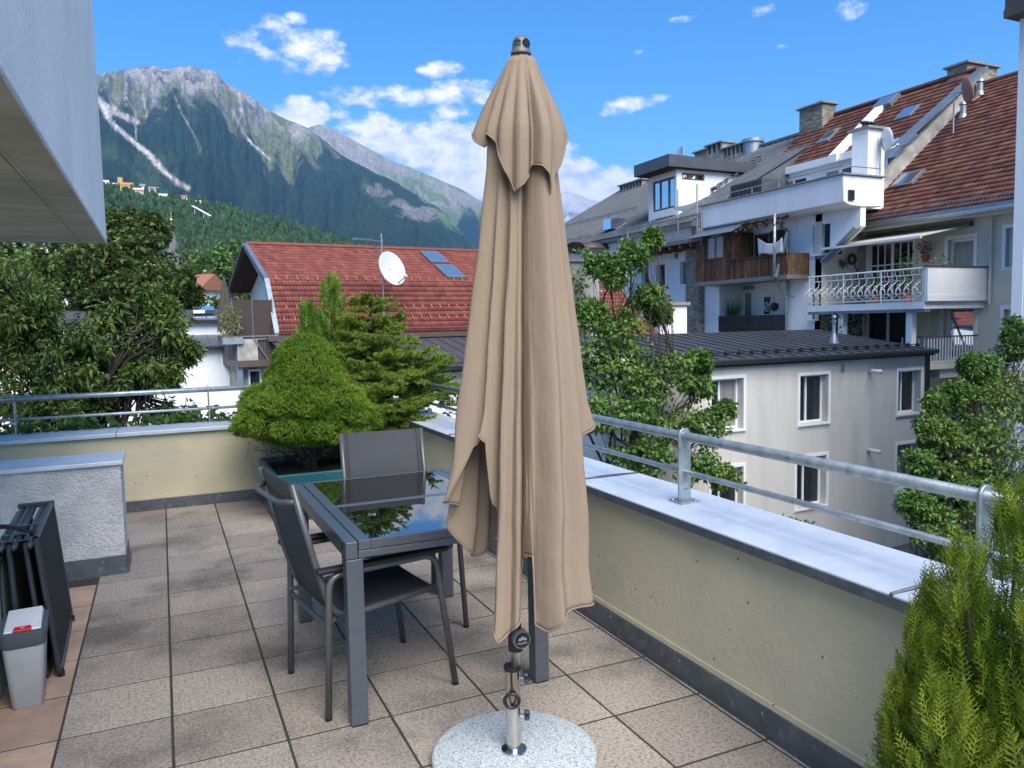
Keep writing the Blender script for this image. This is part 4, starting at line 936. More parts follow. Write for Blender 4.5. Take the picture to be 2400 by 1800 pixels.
# ------------------------------------------------------------------ buildings: tools
WHITEW = mat('white_house_render', (.80, .81, .82), .9, (.72, .73, .75), ns=.7, c3=(.52, .52, .53), ns3=2.4, lo3=.58, hi3=.85, bump=.15, bs=20, coord='World', stretch=(1, 1, .2), spec=.2)
CREAMH = mat('cream_house_render', (.64, .60, .52), .9, (.57, .54, .47), ns=.8, bump=.15, bs=20, coord='World', spec=.2)
ANNEXW = mat('grey_beige_render', (.59, .575, .545), .9, (.52, .51, .485), ns=1.1, c3=(.47, .46, .44), ns3=2.2, lo3=.52, hi3=.85, bump=.3, bs=30, coord='World', stretch=(1, 1, .16), spec=.2)
OLDW = mat('old_patchy_render', (.36, .335, .305), .95, (.25, .235, .22), ns=1.3, c3=(.46, .44, .41), ns3=2.4, bump=.4, bs=12, coord='World', spec=.2)
TRIMW = mat('white_trim', (.78, .79, .81), .55); PVC = mat('white_window_frame', (.80, .81, .83), .35)
PANE = mat('dark_window_pane', (.012, .014, .017), .05, spec=.8, ior=1.6); PANE_B = mat('sky_window_pane', (.62, .68, .74), .04, metal=.9); CURT = mat('curtain_behind_glass', (.30, .29, .30), .25, (.18, .18, .19), ns=3, stretch=(14, 14, .3), spec=.7)
FRAMEG = mat('grey_window_frame', (.13, .135, .14), .5); WOODF = mat('brown_window_frame', (.16, .085, .04), .55, (.11, .06, .03), ns=12)
METALR = mat('standing_seam_grey', (.155, .165, .18), .42, (.125, .135, .15), ns=1.2, metal=.4, coord='World'); METALD = mat('standing_seam_dark', (.105, .107, .117), .36, (.085, .087, .096), ns=1.5, metal=.35, coord='World', spec=.5)
BLACKM = mat('black_fascia', (.018, .017, .017), .4); BROWNM = mat('brown_fascia', (.085, .06, .05), .5)
ZINCB = mat('blue_zinc_trim', (.21, .26, .31), .45, (.17, .21, .26), ns=3, metal=.5); WHITEM = mat('white_metal_paint', (.60, .61, .63), .4)
TILE_R = mat('red_roof_tile', (.185, .046, .033), .65, (.145, .040, .031), ns=3, c3=(.12, .045, .035), ns3=.9, lo3=.55, hi3=.85, objrand=.22, coord='World', spec=.35)
TILE_I = mat('red_roof_tile_field', (.185, .046, .033), .65, (.145, .040, .031), ns=3, c3=(.12, .045, .035), ns3=.9, lo3=.55, hi3=.85, island=.22, coord='World', spec=.35)
TILE_B = mat('brown_red_roof_tile', (.155, .062, .045), .75, (.115, .050, .039), ns=1.6, c3=(.07, .038, .032), ns3=.55, lo3=.5, hi3=.8, island=.32, coord='World', spec=.25)
BRICKC = mat('sandy_brick', (.30, .265, .22), .85, (.22, .195, .165), ns=3, island=.3, coord='World', spec=.2); MORT = mat('mortar', (.20, .19, .175), .95)
OLDWOOD = mat('weathered_planks', (.115, .062, .034), .8, (.045, .028, .020), ns=3, stretch=(6, 6, .7), c3=(.20, .15, .11), ns3=2.5, lo3=.55, hi3=.75, objrand=.3, coord='World', spec=.2)
DARKWOOD = mat('dark_stained_wood', (.022, .016, .014), .6, (.035, .026, .022), ns=8, objrand=.3); CLOTHW = mat('white_cloth', (.72, .72, .74), .9, trans=.15); BROWNS = mat('brown_screen_fabric', (.055, .042, .038), .85, (.045, .034, .031), ns=20, stretch=(1, 1, 20)); STONEC = mat('concrete_cap', (.26, .25, .235), .9, (.2, .195, .185), ns=4)
AWN = mat('cream_awning', (.60, .57, .47), .85, trans=.15); AWN2 = mat('awning_stripe', (.40, .37, .30), .85, trans=.15); TERRA = mat('terracotta', (.32, .10, .05), .8); DARKIN = mat('dark_interior', (.01, .01, .011), .9)
SHUT = mat('roller_shutter', (.20, .21, .215), .6, (.15, .155, .16), ns=2, stretch=(.1, .1, 30)); GREENB = mat('dark_green_blind', (.008, .022, .02), .7)

class Fac:
    """a facade plane: origin O, unit U along it (to the viewer's right), outward normal N; local (u, z, d)"""
    def __init__(s, O, U, N): s.O = np.array(O, float); s.U = np.array(U, float); s.N = np.array(N, float); s.O[2] = 0
    def P(s, u, z, d=0.): return s.O+s.U*u+s.N*d+np.array([0, 0, z])
    def px(s, p, d=0.):
        q = onp(p[0], p[1], s.O+s.N*d, s.N); return float((q-s.O)@s.U), float(q[2])
    def rect(s, tl, br, d=0.):
        a_ = s.px(tl, d); b_ = s.px(br, d); return (min(a_[0], b_[0]), max(a_[0], b_[0]), min(a_[1], b_[1]), max(a_[1], b_[1]))
    def box(s, mb, u0, u1, z0, z1, d0, d1):
        return mb.hexa([s.P(u0, z0, d1), s.P(u1, z0, d1), s.P(u1, z0, d0), s.P(u0, z0, d0), s.P(u0, z1, d1), s.P(u1, z1, d1), s.P(u1, z1, d0), s.P(u0, z1, d0)])
    def b(s, name, m, parent, u0, u1, z0, z1, d0, d1, bevel=0):
        return s.box(MB(), u0, u1, z0, z1, d0, d1).build(name, m, parent, bevel=bevel, seg=1)
    def wall(s, name, m, parent, u0, u1, z0, z1, holes, rev=.25, d=0.):
        us = sorted({u0, u1, *[h[0] for h in holes], *[h[1] for h in holes]}); zs = sorted({z0, z1, *[h[2] for h in holes], *[h[3] for h in holes]}); mb = MB()
        us = [u for u in us if u0 <= u <= u1]; zs = [z for z in zs if z0 <= z <= z1]
        for i in range(len(us)-1):
            for j in range(len(zs)-1):
                uc, zc = (us[i]+us[i+1])/2, (zs[j]+zs[j+1])/2
                if any(h[0] < uc < h[1] and h[2] < zc < h[3] for h in holes): continue
                mb.add([s.P(us[i], zs[j], d), s.P(us[i+1], zs[j], d), s.P(us[i+1], zs[j+1], d), s.P(us[i], zs[j+1], d)], [(0, 1, 2, 3)])
        for h in holes:
            r_ = h[4] if len(h) > 4 else rev; a_, b_, c_, e_ = h[:4]
            q = [s.P(a_, c_, d), s.P(b_, c_, d), s.P(b_, e_, d), s.P(a_, e_, d)]; w = [s.P(a_, c_, d-r_), s.P(b_, c_, d-r_), s.P(b_, e_, d-r_), s.P(a_, e_, d-r_)]
            mb.add(q+w, [(0, 4, 5, 1), (1, 5, 6, 2), (2, 6, 7, 3), (3, 7, 4, 0)])
        return mb.build(name, m, parent)
    def window(s, parent, r_, d=-.2, fw=.06, mull=(.5,), bars=(), fm=None, pm=None, sill=True, surround=0., sm=None, name='window', tilt=False):
        u0, u1, z0, z1 = r_[:4]; fm = fm or PVC; pm = pm or PANE; mb = MB(); e = .001
        s.box(mb, u0+e, u0+fw, z0+e, z1-e, d, d+.06); s.box(mb, u1-fw, u1-e, z0+e, z1-e, d, d+.06); s.box(mb, u0+fw, u1-fw, z0+e, z0+fw, d, d+.06); s.box(mb, u0+fw, u1-fw, z1-fw, z1-e, d, d+.06)
        xs_ = [u0+fw]+[u0+(u1-u0)*k for k in mull]+[u1-fw]
        for k in mull: x = u0+(u1-u0)*k; s.box(mb, x-fw*.55, x+fw*.55, z0+fw, z1-fw, d, d+.061)
        for k in bars: z = z0+(z1-z0)*k; s.box(mb, u0+fw, u1-fw, z-fw*.25, z+fw*.25, d+.02, d+.0585)
        w = mb.build(name, fm, parent)
        for i in range(len(xs_)-1):
            a_ = xs_[i]+(fw*.55 if i else 0); b_ = xs_[i+1]-(fw*.55 if i < len(xs_)-2 else 0)
            s.b('pane', pm[i] if isinstance(pm, (list, tuple)) else pm, w, a_, b_, z0+fw, z1-fw, d-.03, d+.03)
        if sill: s.b('sill', TRIMW, w, u0-.05, u1+.05, z0-.05, z0-.004, d+.061, .07)
        if surround:
            sb = MB(); g_ = surround
            s.box(sb, u0-g_, u0-.002, z0-g_, z1+g_, .0, .025); s.box(sb, u1+.002, u1+g_, z0-g_, z1+g_, .0, .025); s.box(sb, u0-.002, u1+.002, z1+.002, z1+g_, .0, .0249); s.box(sb, u0-.002, u1+.002, z0-g_, z0-.052, .0, .0249)
            sb.build('surround', sm or TRIMW, w)
        return w
def hole(r_, rev=None): return tuple(r_[:4])+((rev,) if rev else ())
_tile = None
def tile_tpl(tw, tl):
    n = 9; xs_ = np.linspace(0, tw, n); h = .032*(.5-.5*np.cos(2*np.pi*xs_/(tw/2)))
    V = np.concatenate([np.stack([xs_, np.full(n, -.02), h+.058], 1), np.stack([xs_, np.full(n, tl+.02), h+.006], 1), np.stack([xs_, np.full(n, -.02), h*.2+.006], 1)]); F = []
    for i in range(n-1): F.append((i, i+1, n+i+1, n+i)); F.append((2*n+i, 2*n+i+1, i+1, i))
    return V, np.array(F)
def tiles(parent, O, U, V, w, l, tw, tl, m, individual=0, mi=None, name='roof_tile', clip=None, seed=0, tbl=None):
    """tile field: origin O at the eave's left end, U along the eave, V up the slope (unit vectors)"""
    O, U, V = np.array(O, float), np.array(U, float), np.array(V, float); Nn = np.cross(U, V); T, F = tile_tpl(tw, tl); rg = np.random.default_rng(seed+3)
    nc = int(w/tw); nr_ = int(l/tl); pos = [(i, j) for j in range(nr_) for i in range(nc)]
    if clip: pos = [p for p in pos if not clip((p[0]+.5)*tw, (p[1]+.5)*tl)]
    M3 = np.stack([U, V, Nn], 0); indiv = pos[:individual]; rest = pos[individual:]
    first = None
    for i, j in indiv:
        if first is None: first = MB().add(T@M3, [tuple(f) for f in F]).build(name, mi or m, parent, smooth=True); o = first
        else: o = first.copy(); col.objects.link(o); o.parent = parent
        o.location = O+U*(i*tw+rg.normal()*.002)+V*j*tl+Nn*rg.normal()*.002
    if rest:
        A = np.array(rest, float); off = O+A[:, :1]*tw*U+A[:, 1:]*tl*V+Nn*rg.normal(size=(len(A), 1))*.003
        VV = ((T@M3)[None]+off[:, None]).reshape(-1, 3); FF = (F[None]+(np.arange(len(A))*len(T))[:, None, None]).reshape(-1, 4)
        o = np_mesh(name+('_field' if individual else 's'), VV, FF, m, parent, smooth=True); o['kind'] = 'stuff'
def bricks(parent, box, m, bw=.25, bh=.075, name='brick_courses'):
    """brickwork on the four sides of an upright box, joined"""
    x0, x1, y0, y1, z0, z1 = box; VV = []; FF = []; MB().box(x0+.008, x1-.008, y0+.008, y1-.008, z0, z1).build('mortar_core', MORT, parent)
    mb = MB(); nz = int((z1-z0)/bh)
    for k in range(nz):
        za, zb = z0+k*bh+.006, z0+(k+1)*bh-.006; off = (k % 2)*bw*.5
        for lo_, hi_, fn in ((x0, x1, lambda a_, b_: (a_, b_, y0, y0+.05)), (x0, x1, lambda a_, b_: (a_, b_, y1-.05, y1)), (y0+.051, y1-.051, lambda a_, b_: (x0, x0+.05, a_, b_)), (y0+.051, y1-.051, lambda a_, b_: (x1-.05, x1, a_, b_))):
            u = lo_-off
            while u < hi_:
                a_, b_ = max(u+.006, lo_), min(u+bw-.006, hi_)
                if b_-a_ > .03: q = fn(a_, b_); mb.box(*q, za, zb)
                u += bw
    o = mb.build(name, m, parent); o['kind'] = 'stuff'
def seams(parent, O, U, V, w, l, pitch, m, name='roof_panel', join=False, rib=.035, skip=None):
    """standing seam sheets"""
    O, U, V = np.array(O, float), np.array(U, float), np.array(V, float); Nn = np.cross(U, V); n = max(1, int(round(w/pitch))); p = w/n; mb = MB()
    for i in range(n):
        if not join: mb = MB()
        a_ = O+U*i*p; q = lambda u, v, h: a_+U*u+V*v+Nn*h
        mb.hexa([q(.002, 0, -.02), q(p-.002, 0, -.02), q(p-.002, l, -.02), q(.002, l, -.02), q(.002, 0, 0), q(p-.002, 0, 0), q(p-.002, l, 0), q(.002, l, 0)])
        mb.hexa([q(-.009, 0, .001), q(.009, 0, .001), q(.009, l, .001), q(-.009, l, .001), q(-.007, 0, rib), q(.007, 0, rib), q(.007, l, rib), q(-.007, l, rib)])
        if not join: mb.build(name, m, parent)
    if join: o = mb.build(name+'s', m, parent); o['kind'] = 'stuff'
def dish(parent, c, nrm, r_, m, name='dish'):
    c = np.array(c, float); nrm = unit(np.array(nrm, float)); a_ = unit(np.cross(nrm, (0, 0, 1))); b_ = np.cross(nrm, a_); n = 28; rings = [(0, -.14), (.35, -.125), (.7, -.075), (1, 0), (1, .015), (.97, .012), (.68, -.06), (.3, -.112), (0.001, -.125)]
    V = []; 
    for rr, h in rings:
        for k in range(n): t = 2*math.pi*k/n; V.append(c+(a_*math.cos(t)*.93+b_*math.sin(t))*rr*r_+nrm*h*r_*1.3)
    F = [(i*n+k, i*n+(k+1) % n, (i+1)*n+(k+1) % n, (i+1)*n+k) for i in range(len(rings)-1) for k in range(n)]
    return MB().add(V, F).build(name, m, parent, smooth=True)
za = lambda x, y: (1300+x/3.0167, 300+y/3.0167)
zb_ = lambda x, y: (1800+x/2.765, 50+y/2.765)
zc = lambda x, y: (1800+x/3.6867, 500+y/3.6867)
zl = lambda x, y: (x/3.0157, 500+y/3.0157)
zg = lambda x, y: (480+x/3.0727, 520+y/3.0727)
zr = lambda x, y: (1300+x/2.4578, 750+y/2.4578)
Zv = np.array([0, 0, 1.])

# ------------------------------------------------------------------ the low annex with the dark seamed roof
def annex():
    t2 = R(2.7); F = Fac((21.4, 16.3, 0), (math.cos(t2), math.sin(t2), 0), (math.sin(t2), -math.cos(t2), 0))
    t = thing('annex_house', 'grey-beige rendered house with black eaves and dark standing seam roof', 'house', (16, 18, GZ)); base = np.array([16, 18, GZ]); t.location = (0, 0, 0)
    zt = .36; L0 = -10.6
    W = [F.rect(zr(1412, 322), zr(1572, 585)), F.rect(zr(900, 345), zr(1085, 625)), F.rect(zr(1985, 295), zr(2103, 530)), F.rect(zr(1393, 800), zr(1560, 1060)), F.rect(zr(1960, 735), zr(2075, 975)), F.rect(zr(985, 850), zr(1085, 1075))]
    wd = W[0][1]-W[0][0]; W[2] = (W[2][1]-1.05, W[2][1], W[2][2], W[2][3]); W[4] = (W[2][0], W[2][1], W[3][2], W[3][3]); W[5] = (W[1][0], W[1][1], W[3][2], W[3][3])
    G = [(-3.15, -2.2, GZ, -5.55), (-1.35, -.35, GZ, -5.75), (-6.2, -5.2, -7.2, -5.9)]
    F.wall('wall', ANNEXW, t, L0, 0, GZ, zt, [hole(w) for w in W]+[hole(g_) for g_ in G], .30)
    F.box(MB(), L0, -.002, GZ, zt, -4.5, -.301).build('house_body', ANNEXW, t)
    pat = [None, [PANE, CURT], None, None, SHUT, None]
    for w, pm in zip(W, pat): F.window(t, w, -.27, .06, (.42,) if pm is not SHUT else (), pm=pm or [PANE, PANE], surround=.09)
    F.window(t, G[0], -.25, .08, (.5,), sill=False, name='door', fm=FRAMEG); F.window(t, G[1], -.25, .08, (), sill=False, name='door', fm=FRAMEG); F.window(t, G[2], -.25, .06, (.5,))
    F.b('door_canopy', FRAMEG, t, -1.6, -.1, -5.52, -5.45, 0, 1.0)
    F.b('dark_gap_strip', BLACKM, t, .003, .22, GZ, zt+.05, -.6, .02)  # black strip painted in for the shade of the gap beside this house
    # eaves
    F.b('fascia', BLACKM, t, L0-.2, .25, zt+.001, zt+.17, -.3, .14); F.b('gutter', BLACKM, t, L0-.25, .30, zt+.06, zt+.20, .145, .30, .04)
    # roof
    zback = 1.14; l = math.hypot(4.25, zback-zt-.2); V = unit(F.N*-4.25+Zv*(zback-zt-.2)); O = F.P(L0-.2, zt+.205, .27)
    seams(t, O, F.U, V, 10.85, l, .46, METALD)
    Vn = np.cross(F.U, V)
    for k in range(24):
        p = O+F.U*(.23+k*.46)+V*.55; MB().prism([p-V*.09, p+V*.09, p+V*.05+Vn*.10, p-V*.0+Vn*.12], F.U*.02).build('snow_guard', BLACKM, t)
    MB().bar(O+V*.52+Vn*.075, O+F.U*10.85+V*.52+Vn*.075, .02, .03).build('snow_bar', BLACKM, t)
    F.b('roof_upstand', METALD, t, L0-.2, .25, zback-.05, zback+.03, -4.35, -4.1)
    # roof vent and wall pipes
    c = O+F.U*(10.8-4.15)+V*1.15; u_, z_ = 0, 0
    q = F.px(zr(1607, 165), -.9); c = F.P(q[0], zt+.2+.9*.19+.14, -.9)
    v = MB().lathe([(.16, -.06), (.07, .22), (.055, .24), (.055, .55), (.08, .56), (.08, .62), (.05, .63), (.05, .70), (.09, .71), (.06, .78), (0.0, .80)], c, 16).build('roof_vent', ZINCB, t, autos=40)
    for p in ((1778, 298), (1772, 755)):
        q = F.px(zr(*p)); MB().tube([F.P(q[0]+.25, q[1], 0), F.P(q[0]+.25, q[1]+.01, .10), F.P(q[0]+.22, q[1]+.01, .42)], .062, 14).build('flue_pipe', WHITEM, t, smooth=True)
    q = F.px(zr(1658, 277)); F.b('wall_box', STONEC, t, q[0]-.06, q[0]+.06, q[1]-.1, q[1]+.1, 0, .04)
annex()

# ------------------------------------------------------------------ white middle house with roof terrace and timber balcony
def middle_house():
    F = Fac((22.2, 0, 0), (0, -1, 0), (-1, 0, 0)); t = thing('terrace_house', 'white house with roof terrace, timber balcony and brown-red tiled roof', 'house')
    uR, uL = -21.2, -28.8
    logg = F.rect(za(1165, 1110), za(1630, 1445)); w1 = F.rect(zc(385, 80), zc(535, 345)); w2 = F.rect(zc(370, 660), zc(470, 915)); w2 = (w2[0], w2[0]+.85, w2[2], w2[3])
    zT = 5.4
    zq = 3.86; w2 = (w2[0], min(w2[1], uR-.1), w2[2], w2[3])
    F.wall('wall', WHITEW, t, uL, uR, GZ, zq, [hole(w2), hole(logg, 1.4)], .2); uX = w1[1]+.08; F.wall('upper_wall', WHITEW, t, uL, uX, zq, zT, [hole(w1)], .2)
    e0, e1 = F.px(zc(700, 150)), F.px(zc(490, 355)); MB().prism([F.P(uX, zT, 0), F.P(-19.5, zT, 0), F.P(-19.5, e0[1]+.1, 0), F.P(uX, zq, 0)], F.N*-.25).build('upper_wall', WHITEW, t)
    MB().bar(F.P(uX-.25, zq-.25, .12), F.P(-19.5, e0[1]+.05, .12), .34, .06).build('sloped_cap', ZINCB, t)
    F.box(MB(), uL, logg[0]-.01, GZ, zT, -6, -.201).build('house_body', WHITEW, t); F.box(MB(), logg[1]+.01, uR-.002, GZ, zT, -6, -.201).build('house_body', WHITEW, t); F.box(MB(), uR-.001, uX, zq+.01, zT-.01, -.5, -.201).build('house_body', DARKIN, t); F.box(MB(), logg[0]-.01, logg[1]+.01, GZ, logg[2]-.02, -6, -.201).build('house_body', WHITEW, t); F.box(MB(), logg[0]-.01, logg[1]+.01, logg[3]+.02, zT, -6, -.201).build('house_body', WHITEW, t)
    F.b('loggia_back', WHITEW, t, logg[0]-.02, logg[1]+.02, logg[2]-.05, logg[3]+.05, -6, -1.401)
    F.window(t, w1, -.17, .05, (), pm=GREENB); F.b('shutter_box', PVC, t, w1[0], w1[1], w1[3]-.12, w1[3]-.002, -.10, -.02); F.window(t, w2, -.17, .06, (.5,), fm=FRAMEG)
    # loggia: door, window, slatted balustrade
    Fb = Fac((22.2+1.4, 0, 0), (0, -1, 0), (-1, 0, 0))
    dr = Fb.rect(za(1290, 1160), za(1405, 1450)); Fb.window(t, (dr[0], dr[1], logg[2]+.02, dr[3]), .003, .07, (.5,), pm=[CURT, CURT], sill=False, name='door'); Fb.b('lamella_box', STONEC, t, dr[0], dr[1], dr[3]+.08, dr[3]+.2, .0, .1)
    wr_ = Fb.rect(za(1475, 1180), za(1545, 1330)); Fb.window(t, wr_, .003, .09, ())
    wl_ = Fb.rect(za(1185, 1200), za(1235, 1400)); Fb.window(t, (wl_[0], wl_[1], logg[2]+.02, wl_[3]), .003, .07, (), pm=CURT, sill=False, name='door')
    zf0, zf1 = logg[2], F.px(za(1400, 1335))[1]; n = 38
    ba = empty('balustrade', (0, 0, 0), 0, t)
    for k in range(n):
        u = logg[0]+.03+(logg[1]-logg[0]-.06)*k/(n-1); F.b('slat', DARKWOOD, ba, u-.035, u+.035, zf0+.03, zf1, .02, .045)
    F.b('handrail', DARKWOOD, ba, logg[0], logg[1], zf1, zf1+.06, .0, .07); F.b('lower_rail', DARKWOOD, ba, logg[0], logg[1], zf0+.08, zf0+.14, -.01, .019)
    # brick pier
    p0 = F.rect(za(965, 800), za(1060, 1455)); yb0, yb1 = -p0[1], -p0[0]
    bp = empty('brick_pier', (0, 0, 0), 0, t); bricks(bp, (21.88, 22.19, yb0, yb1, -3, 5.15), BRICKC, .26, .085)
    # timber balcony box
    d = 1.1; Fw = Fac((22.2-d, 0, 0), (0, -1, 0), (-1, 0, 0)); tl = Fw.px(za(1000, 770)); br = Fw.px(za(1640, 1065)); uA, uB = tl[0], br[0]; uM = Fw.px(za(1250, 900))[0]; z0 = Fw.px(za(1000, 1093))[1]-.0; zr_ = Fw.px(za(1440, 905))[1]; zt_ = tl[1]
    tb_ = empty('timber_balcony', (0, 0, 0), 0, t); win = Fw.rect(za(1075, 775), za(1195, 920))
    u = uA
    while u < uB-.02:
        wd = .13; a_, b_ = u+.004, min(u+wd-.004, uB); top = zt_ if u < uM else zr_
        if b_ < win[0] or a_ > win[1]: Fw.b('plank', OLDWOOD, tb_, a_, b_, z0, top-(0 if u < uM else .06), -.03, rnd.uniform(-.004, .004))
        else: Fw.b('plank', OLDWOOD, tb_, a_, b_, z0, win[2]-.03, -.03, rnd.uniform(-.004, .004)); Fw.b('plank', OLDWOOD, tb_, a_, b_, win[3]+.03, zt_, -.03, 0)
        u += wd
    Fw.window(tb_, win, -.06, .06, (.5,), fm=WOODF, pm=[CURT, CURT], sill=False)
    Fw.b('handrail', OLDWOOD, tb_, uM, uB+.02, zr_-.06, zr_, -.08, .03); Fw.b('floor_beam', FRAMEG, tb_, uA-.1, uB+.05, z0-.16, z0-.002, -d+.0, .05)
    # end boards of the enclosed part and of the rail, facing the open side
    MB().box(22.2-d, 22.19, -uM-.06, -uM-.03, z0, zt_-.05).build('end_boarding', OLDWOOD, tb_); MB().box(22.2-d+.03, 22.19, -uB-.02, -uB+.01, z0, zr_).build('end_boarding', OLDWOOD, tb_); MB().box(22.2-d, 22.19, -uA-.03, -uA, z0, zt_-.05).build('end_boarding', OLDWOOD, tb_)
    F.window(t, (uM+.15, uM+1.0, z0+.05, zt_-.15), .003, .08, (), fm=WOODF, sill=False, name='door'); F.b('back_boarding', OLDWOOD, t, uM+1.02, uM+1.9, z0, zt_-.1, .0, .02)
    # zinc canopy over it and bare rafters beside
    def sheet(name, pts, th, m, parent): return MB().prism([p for p in pts], (0, 0, th)).build(name, m, parent)
    fl, fr = onx(*za(938, 782), 20.75), onx(*za(1248, 738), 20.75); zf = (fl[2]+fr[2])/2; back = [onx(*za(1365, 628), 22.15), onx(*za(1045, 692), 22.15)]; zbk = max(zf+.3, (back[0][2]+back[1][2])/2)
    ca_ = empty('lean_to_canopy', (0, 0, 0), 0, t); k = 5
    for i in range(k):
        ya = fl[1]+(fr[1]-fl[1])*i/k; yb = fl[1]+(fr[1]-fl[1])*(i+1)/k
        MB().hexa([(20.75, ya-.004, zf), (20.75, yb+.004, zf), (22.18, yb+.004, zbk), (22.18, ya-.004, zbk), (20.75, ya-.004, zf+.03), (20.75, yb+.004, zf+.03), (22.18, yb+.004, zbk+.03), (22.18, ya-.004, zbk+.03)]).build('canopy_sheet', ZINCB, ca_)
    y0r, y1r = fr[1]-.05, onx(*za(1550, 640), 20.9)[1]
    for i in range(5): y = y0r+(y1r-y0r)*i/4; MB().bar((20.9, y, zf-.02), (22.18, y, zbk-.02), .07, .09).build('rafter', OLDWOOD, ca_)
    for i in range(4): f_ = (i+.3)/4; MB().bar((20.9+1.28*f_, y0r+.1, zf+.06+(zbk-zf)*f_), (20.9+1.28*f_, y1r-.1, zf+.06+(zbk-zf)*f_), .12, .02).build('roof_batten', OLDWOOD, ca_)
    pp = onx(*za(1553, 1060), 20.95); pt_ = onx(*za(1553, 605), 20.95); MB().tube([(20.95, pp[1], pp[2]), (20.95, pp[1], pt_[2])], .055, 10).build('steel_post', GALV, t, smooth=True)
    q0 = onx(*za(1565, 1055), 20.95); q1 = onx(*za(1645, 740), 21.6); MB().bar(q0, q1, .09, .09).build('steel_brace', GALV, t)
    for k_ in (0, 1): MB().tube([(20.97, pp[1]-.1*k_, z0-.1), (21.1, pp[1]-.2-.1*k_, z0-.6), (21.4, pp[1]-.5-.1*k_, z0-.85)], .015, 6).build('hanging_cable', BLACKM, t)
    # downpipe
    dp = F.px(za(1658, 660)); MB().tube([F.P(dp[0]-.35, dp[1]+.15, .08), F.P(dp[0]-.35, dp[1]-.25, .08), F.P(dp[0], dp[1]-.35, .10), F.P(dp[0], -2, .10)], .05, 10).build('downpipe', GALV, t, smooth=True)
    # roof terrace parapet, projecting with a splayed foot
    yR, yL = 19.45, 27.05; zt2, zb2 = 6.41, 5.40
    par = MB().prism([(21.3, yR, zt2), (23.2, yR, zt2), (23.2, yR, zb2+.02), (22.2, yR, zb2-.03), (21.62, yR, zb2), (21.36, yR, zb2+.10)], (0, yL-yR, 0)); pm_ = par.build('terrace_parapet', WHITEW, t, bevel=.02, seg=1)
    MB().prism([(21.22, yR-.08, zt2), (21.62, yR-.08, zt2), (21.62, yR-.08, zt2+.05), (21.22, yR-.08, zt2+.05)], (0, yL-yR+.14, 0)).build('parapet_cap', STONEC, t); MB().box(21.63, 23.3, yR-.08, yR+.3, zt2+.001, zt2+.05).build('parapet_cap', STONEC, t)
    MB().tube([(21.4, yR+.1, zt2+.32), (21.4, yL-.1, zt2+.32)], .02, 8).build('parapet_rail', GALV, t)
    for k_ in range(6): y = yR+.15+(yL-yR-.3)*k_/5; MB().tube([(21.4, y, zt2+.05), (21.4, y, zt2+.32)], .015, 6).build('rail_post', GALV, t)
    MB().tube([(21.4, yR+.1, zt2+.32), (23.2, yR+.1, zt2+.32)], .02, 8).build('parapet_rail', GALV, t)
    q = ony(*zb_(535, 1127), yR); MB().box(q[0]-.13, q[0]+.13, yR-.06, yR-.001, q[2]-.17, q[2]+.17).build('wall_lamp', BLACKM, t)
    MB().box(22.21, 28.2, 21.5, yL, zb2-.3, zb2+.1).build('roof_deck', STONEC, t)
    # set-back attic wall and tiled roof, slope .855
    xe, ze = 27.72, 8.76; s_ = .855; xr = 31.0; zr2 = ze+s_*(xr-xe); yA, yB = 21.5, 30.2
    MB().box(xe-.1, xe+.2, yA, yB, zb2+.1, ze-.35).build('attic_wall', WHITEW, t)
    MB().box(xe-.35, xe+.15, yA, yB, ze-.36, ze-.04).build('attic_fascia', TRIMW, t)
    Fa = Fac((xe-.1, 0, 0), (0, -1, 0), (-1, 0, 0))
    for (u0, u1) in ((-23.9, -22.0), (-26.2, -24.5), (-28.9, -27.2)): Fa.window(t, (u0, u1, 6.6, 8.15), .004, .09, (.5,), pm=[CURT, PANE], sill=False)
    V = unit(np.array([1, 0, s_])); ro = empty('tiled_roof', (0, 0, 0), 0, t); ln = math.hypot(xr-xe, zr2-ze)
    sl_ = math.hypot(1, s_)
    def loc(p): q = onp(*p, (xe, 0, ze), (-s_, 0, 1)); return yB-q[1], (q[0]-xe)*sl_
    tiles(ro, (xe, yB, ze), (0, -1, 0), V, yB-yA, ln, .30, .34, TILE_B, seed=4)
    MB().prism([(xe, yA, ze-.03), (xr, yA, zr2-.03), (xr+3.3, yA, ze), (xr+3.3, yA, GZ), (xe, yA, GZ)], (0, yB-yA, 0)).build('roof_body', TILE_B, ro)
    MB().tube([(xr, yA, zr2+.05), (xr, yB, zr2+.05)], .12, 8).build('ridge_tiles', TILE_B, ro)
    # white dividing beam down the slope
    a_ = loc(zb_(800, 540)); b_ = loc(zb_(330, 980)); yy = yB-(a_[0]+b_[0])/2
    MB().hexa([(xe-.5, yy-.22, ze-.4), (xe-.5, yy+.22, ze-.4), (xr-.7, yy+.22, zr2-.6), (xr-.7, yy-.22, zr2-.6), (xe-.5, yy-.22, ze-.05), (xe-.5, yy+.22, ze-.05), (xr-.7, yy+.22, zr2-.28), (xr-.7, yy-.22, zr2-.28)]).build('party_beam', TRIMW, t)
    def skylight(p0_, p1_, w, pm=PANE_B, m=FRAMEG, lift=.10):
        a_ = loc(p0_); b_ = loc(p1_); s0, s1 = sorted((a_[1], b_[1])); u0 = min(a_[0], b_[0]); u1 = max(a_[0], b_[0])
        Nn = np.cross(np.array([0, -1., 0]), V); Q = lambda u, v, h: np.array([xe, yB, ze])+np.array([0, -1, 0])*u+V*v+Nn*h
        uc = (u0+u1)/2; u0, u1 = uc-w/2, uc+w/2; mb = MB()
        mb.hexa([Q(u0, s0, 0), Q(u1, s0, 0), Q(u1, s1, 0), Q(u0, s1, 0), Q(u0, s0, lift), Q(u1, s0, lift), Q(u1, s1, lift), Q(u0, s1, lift)]); o = mb.build('skylight', m, ro)
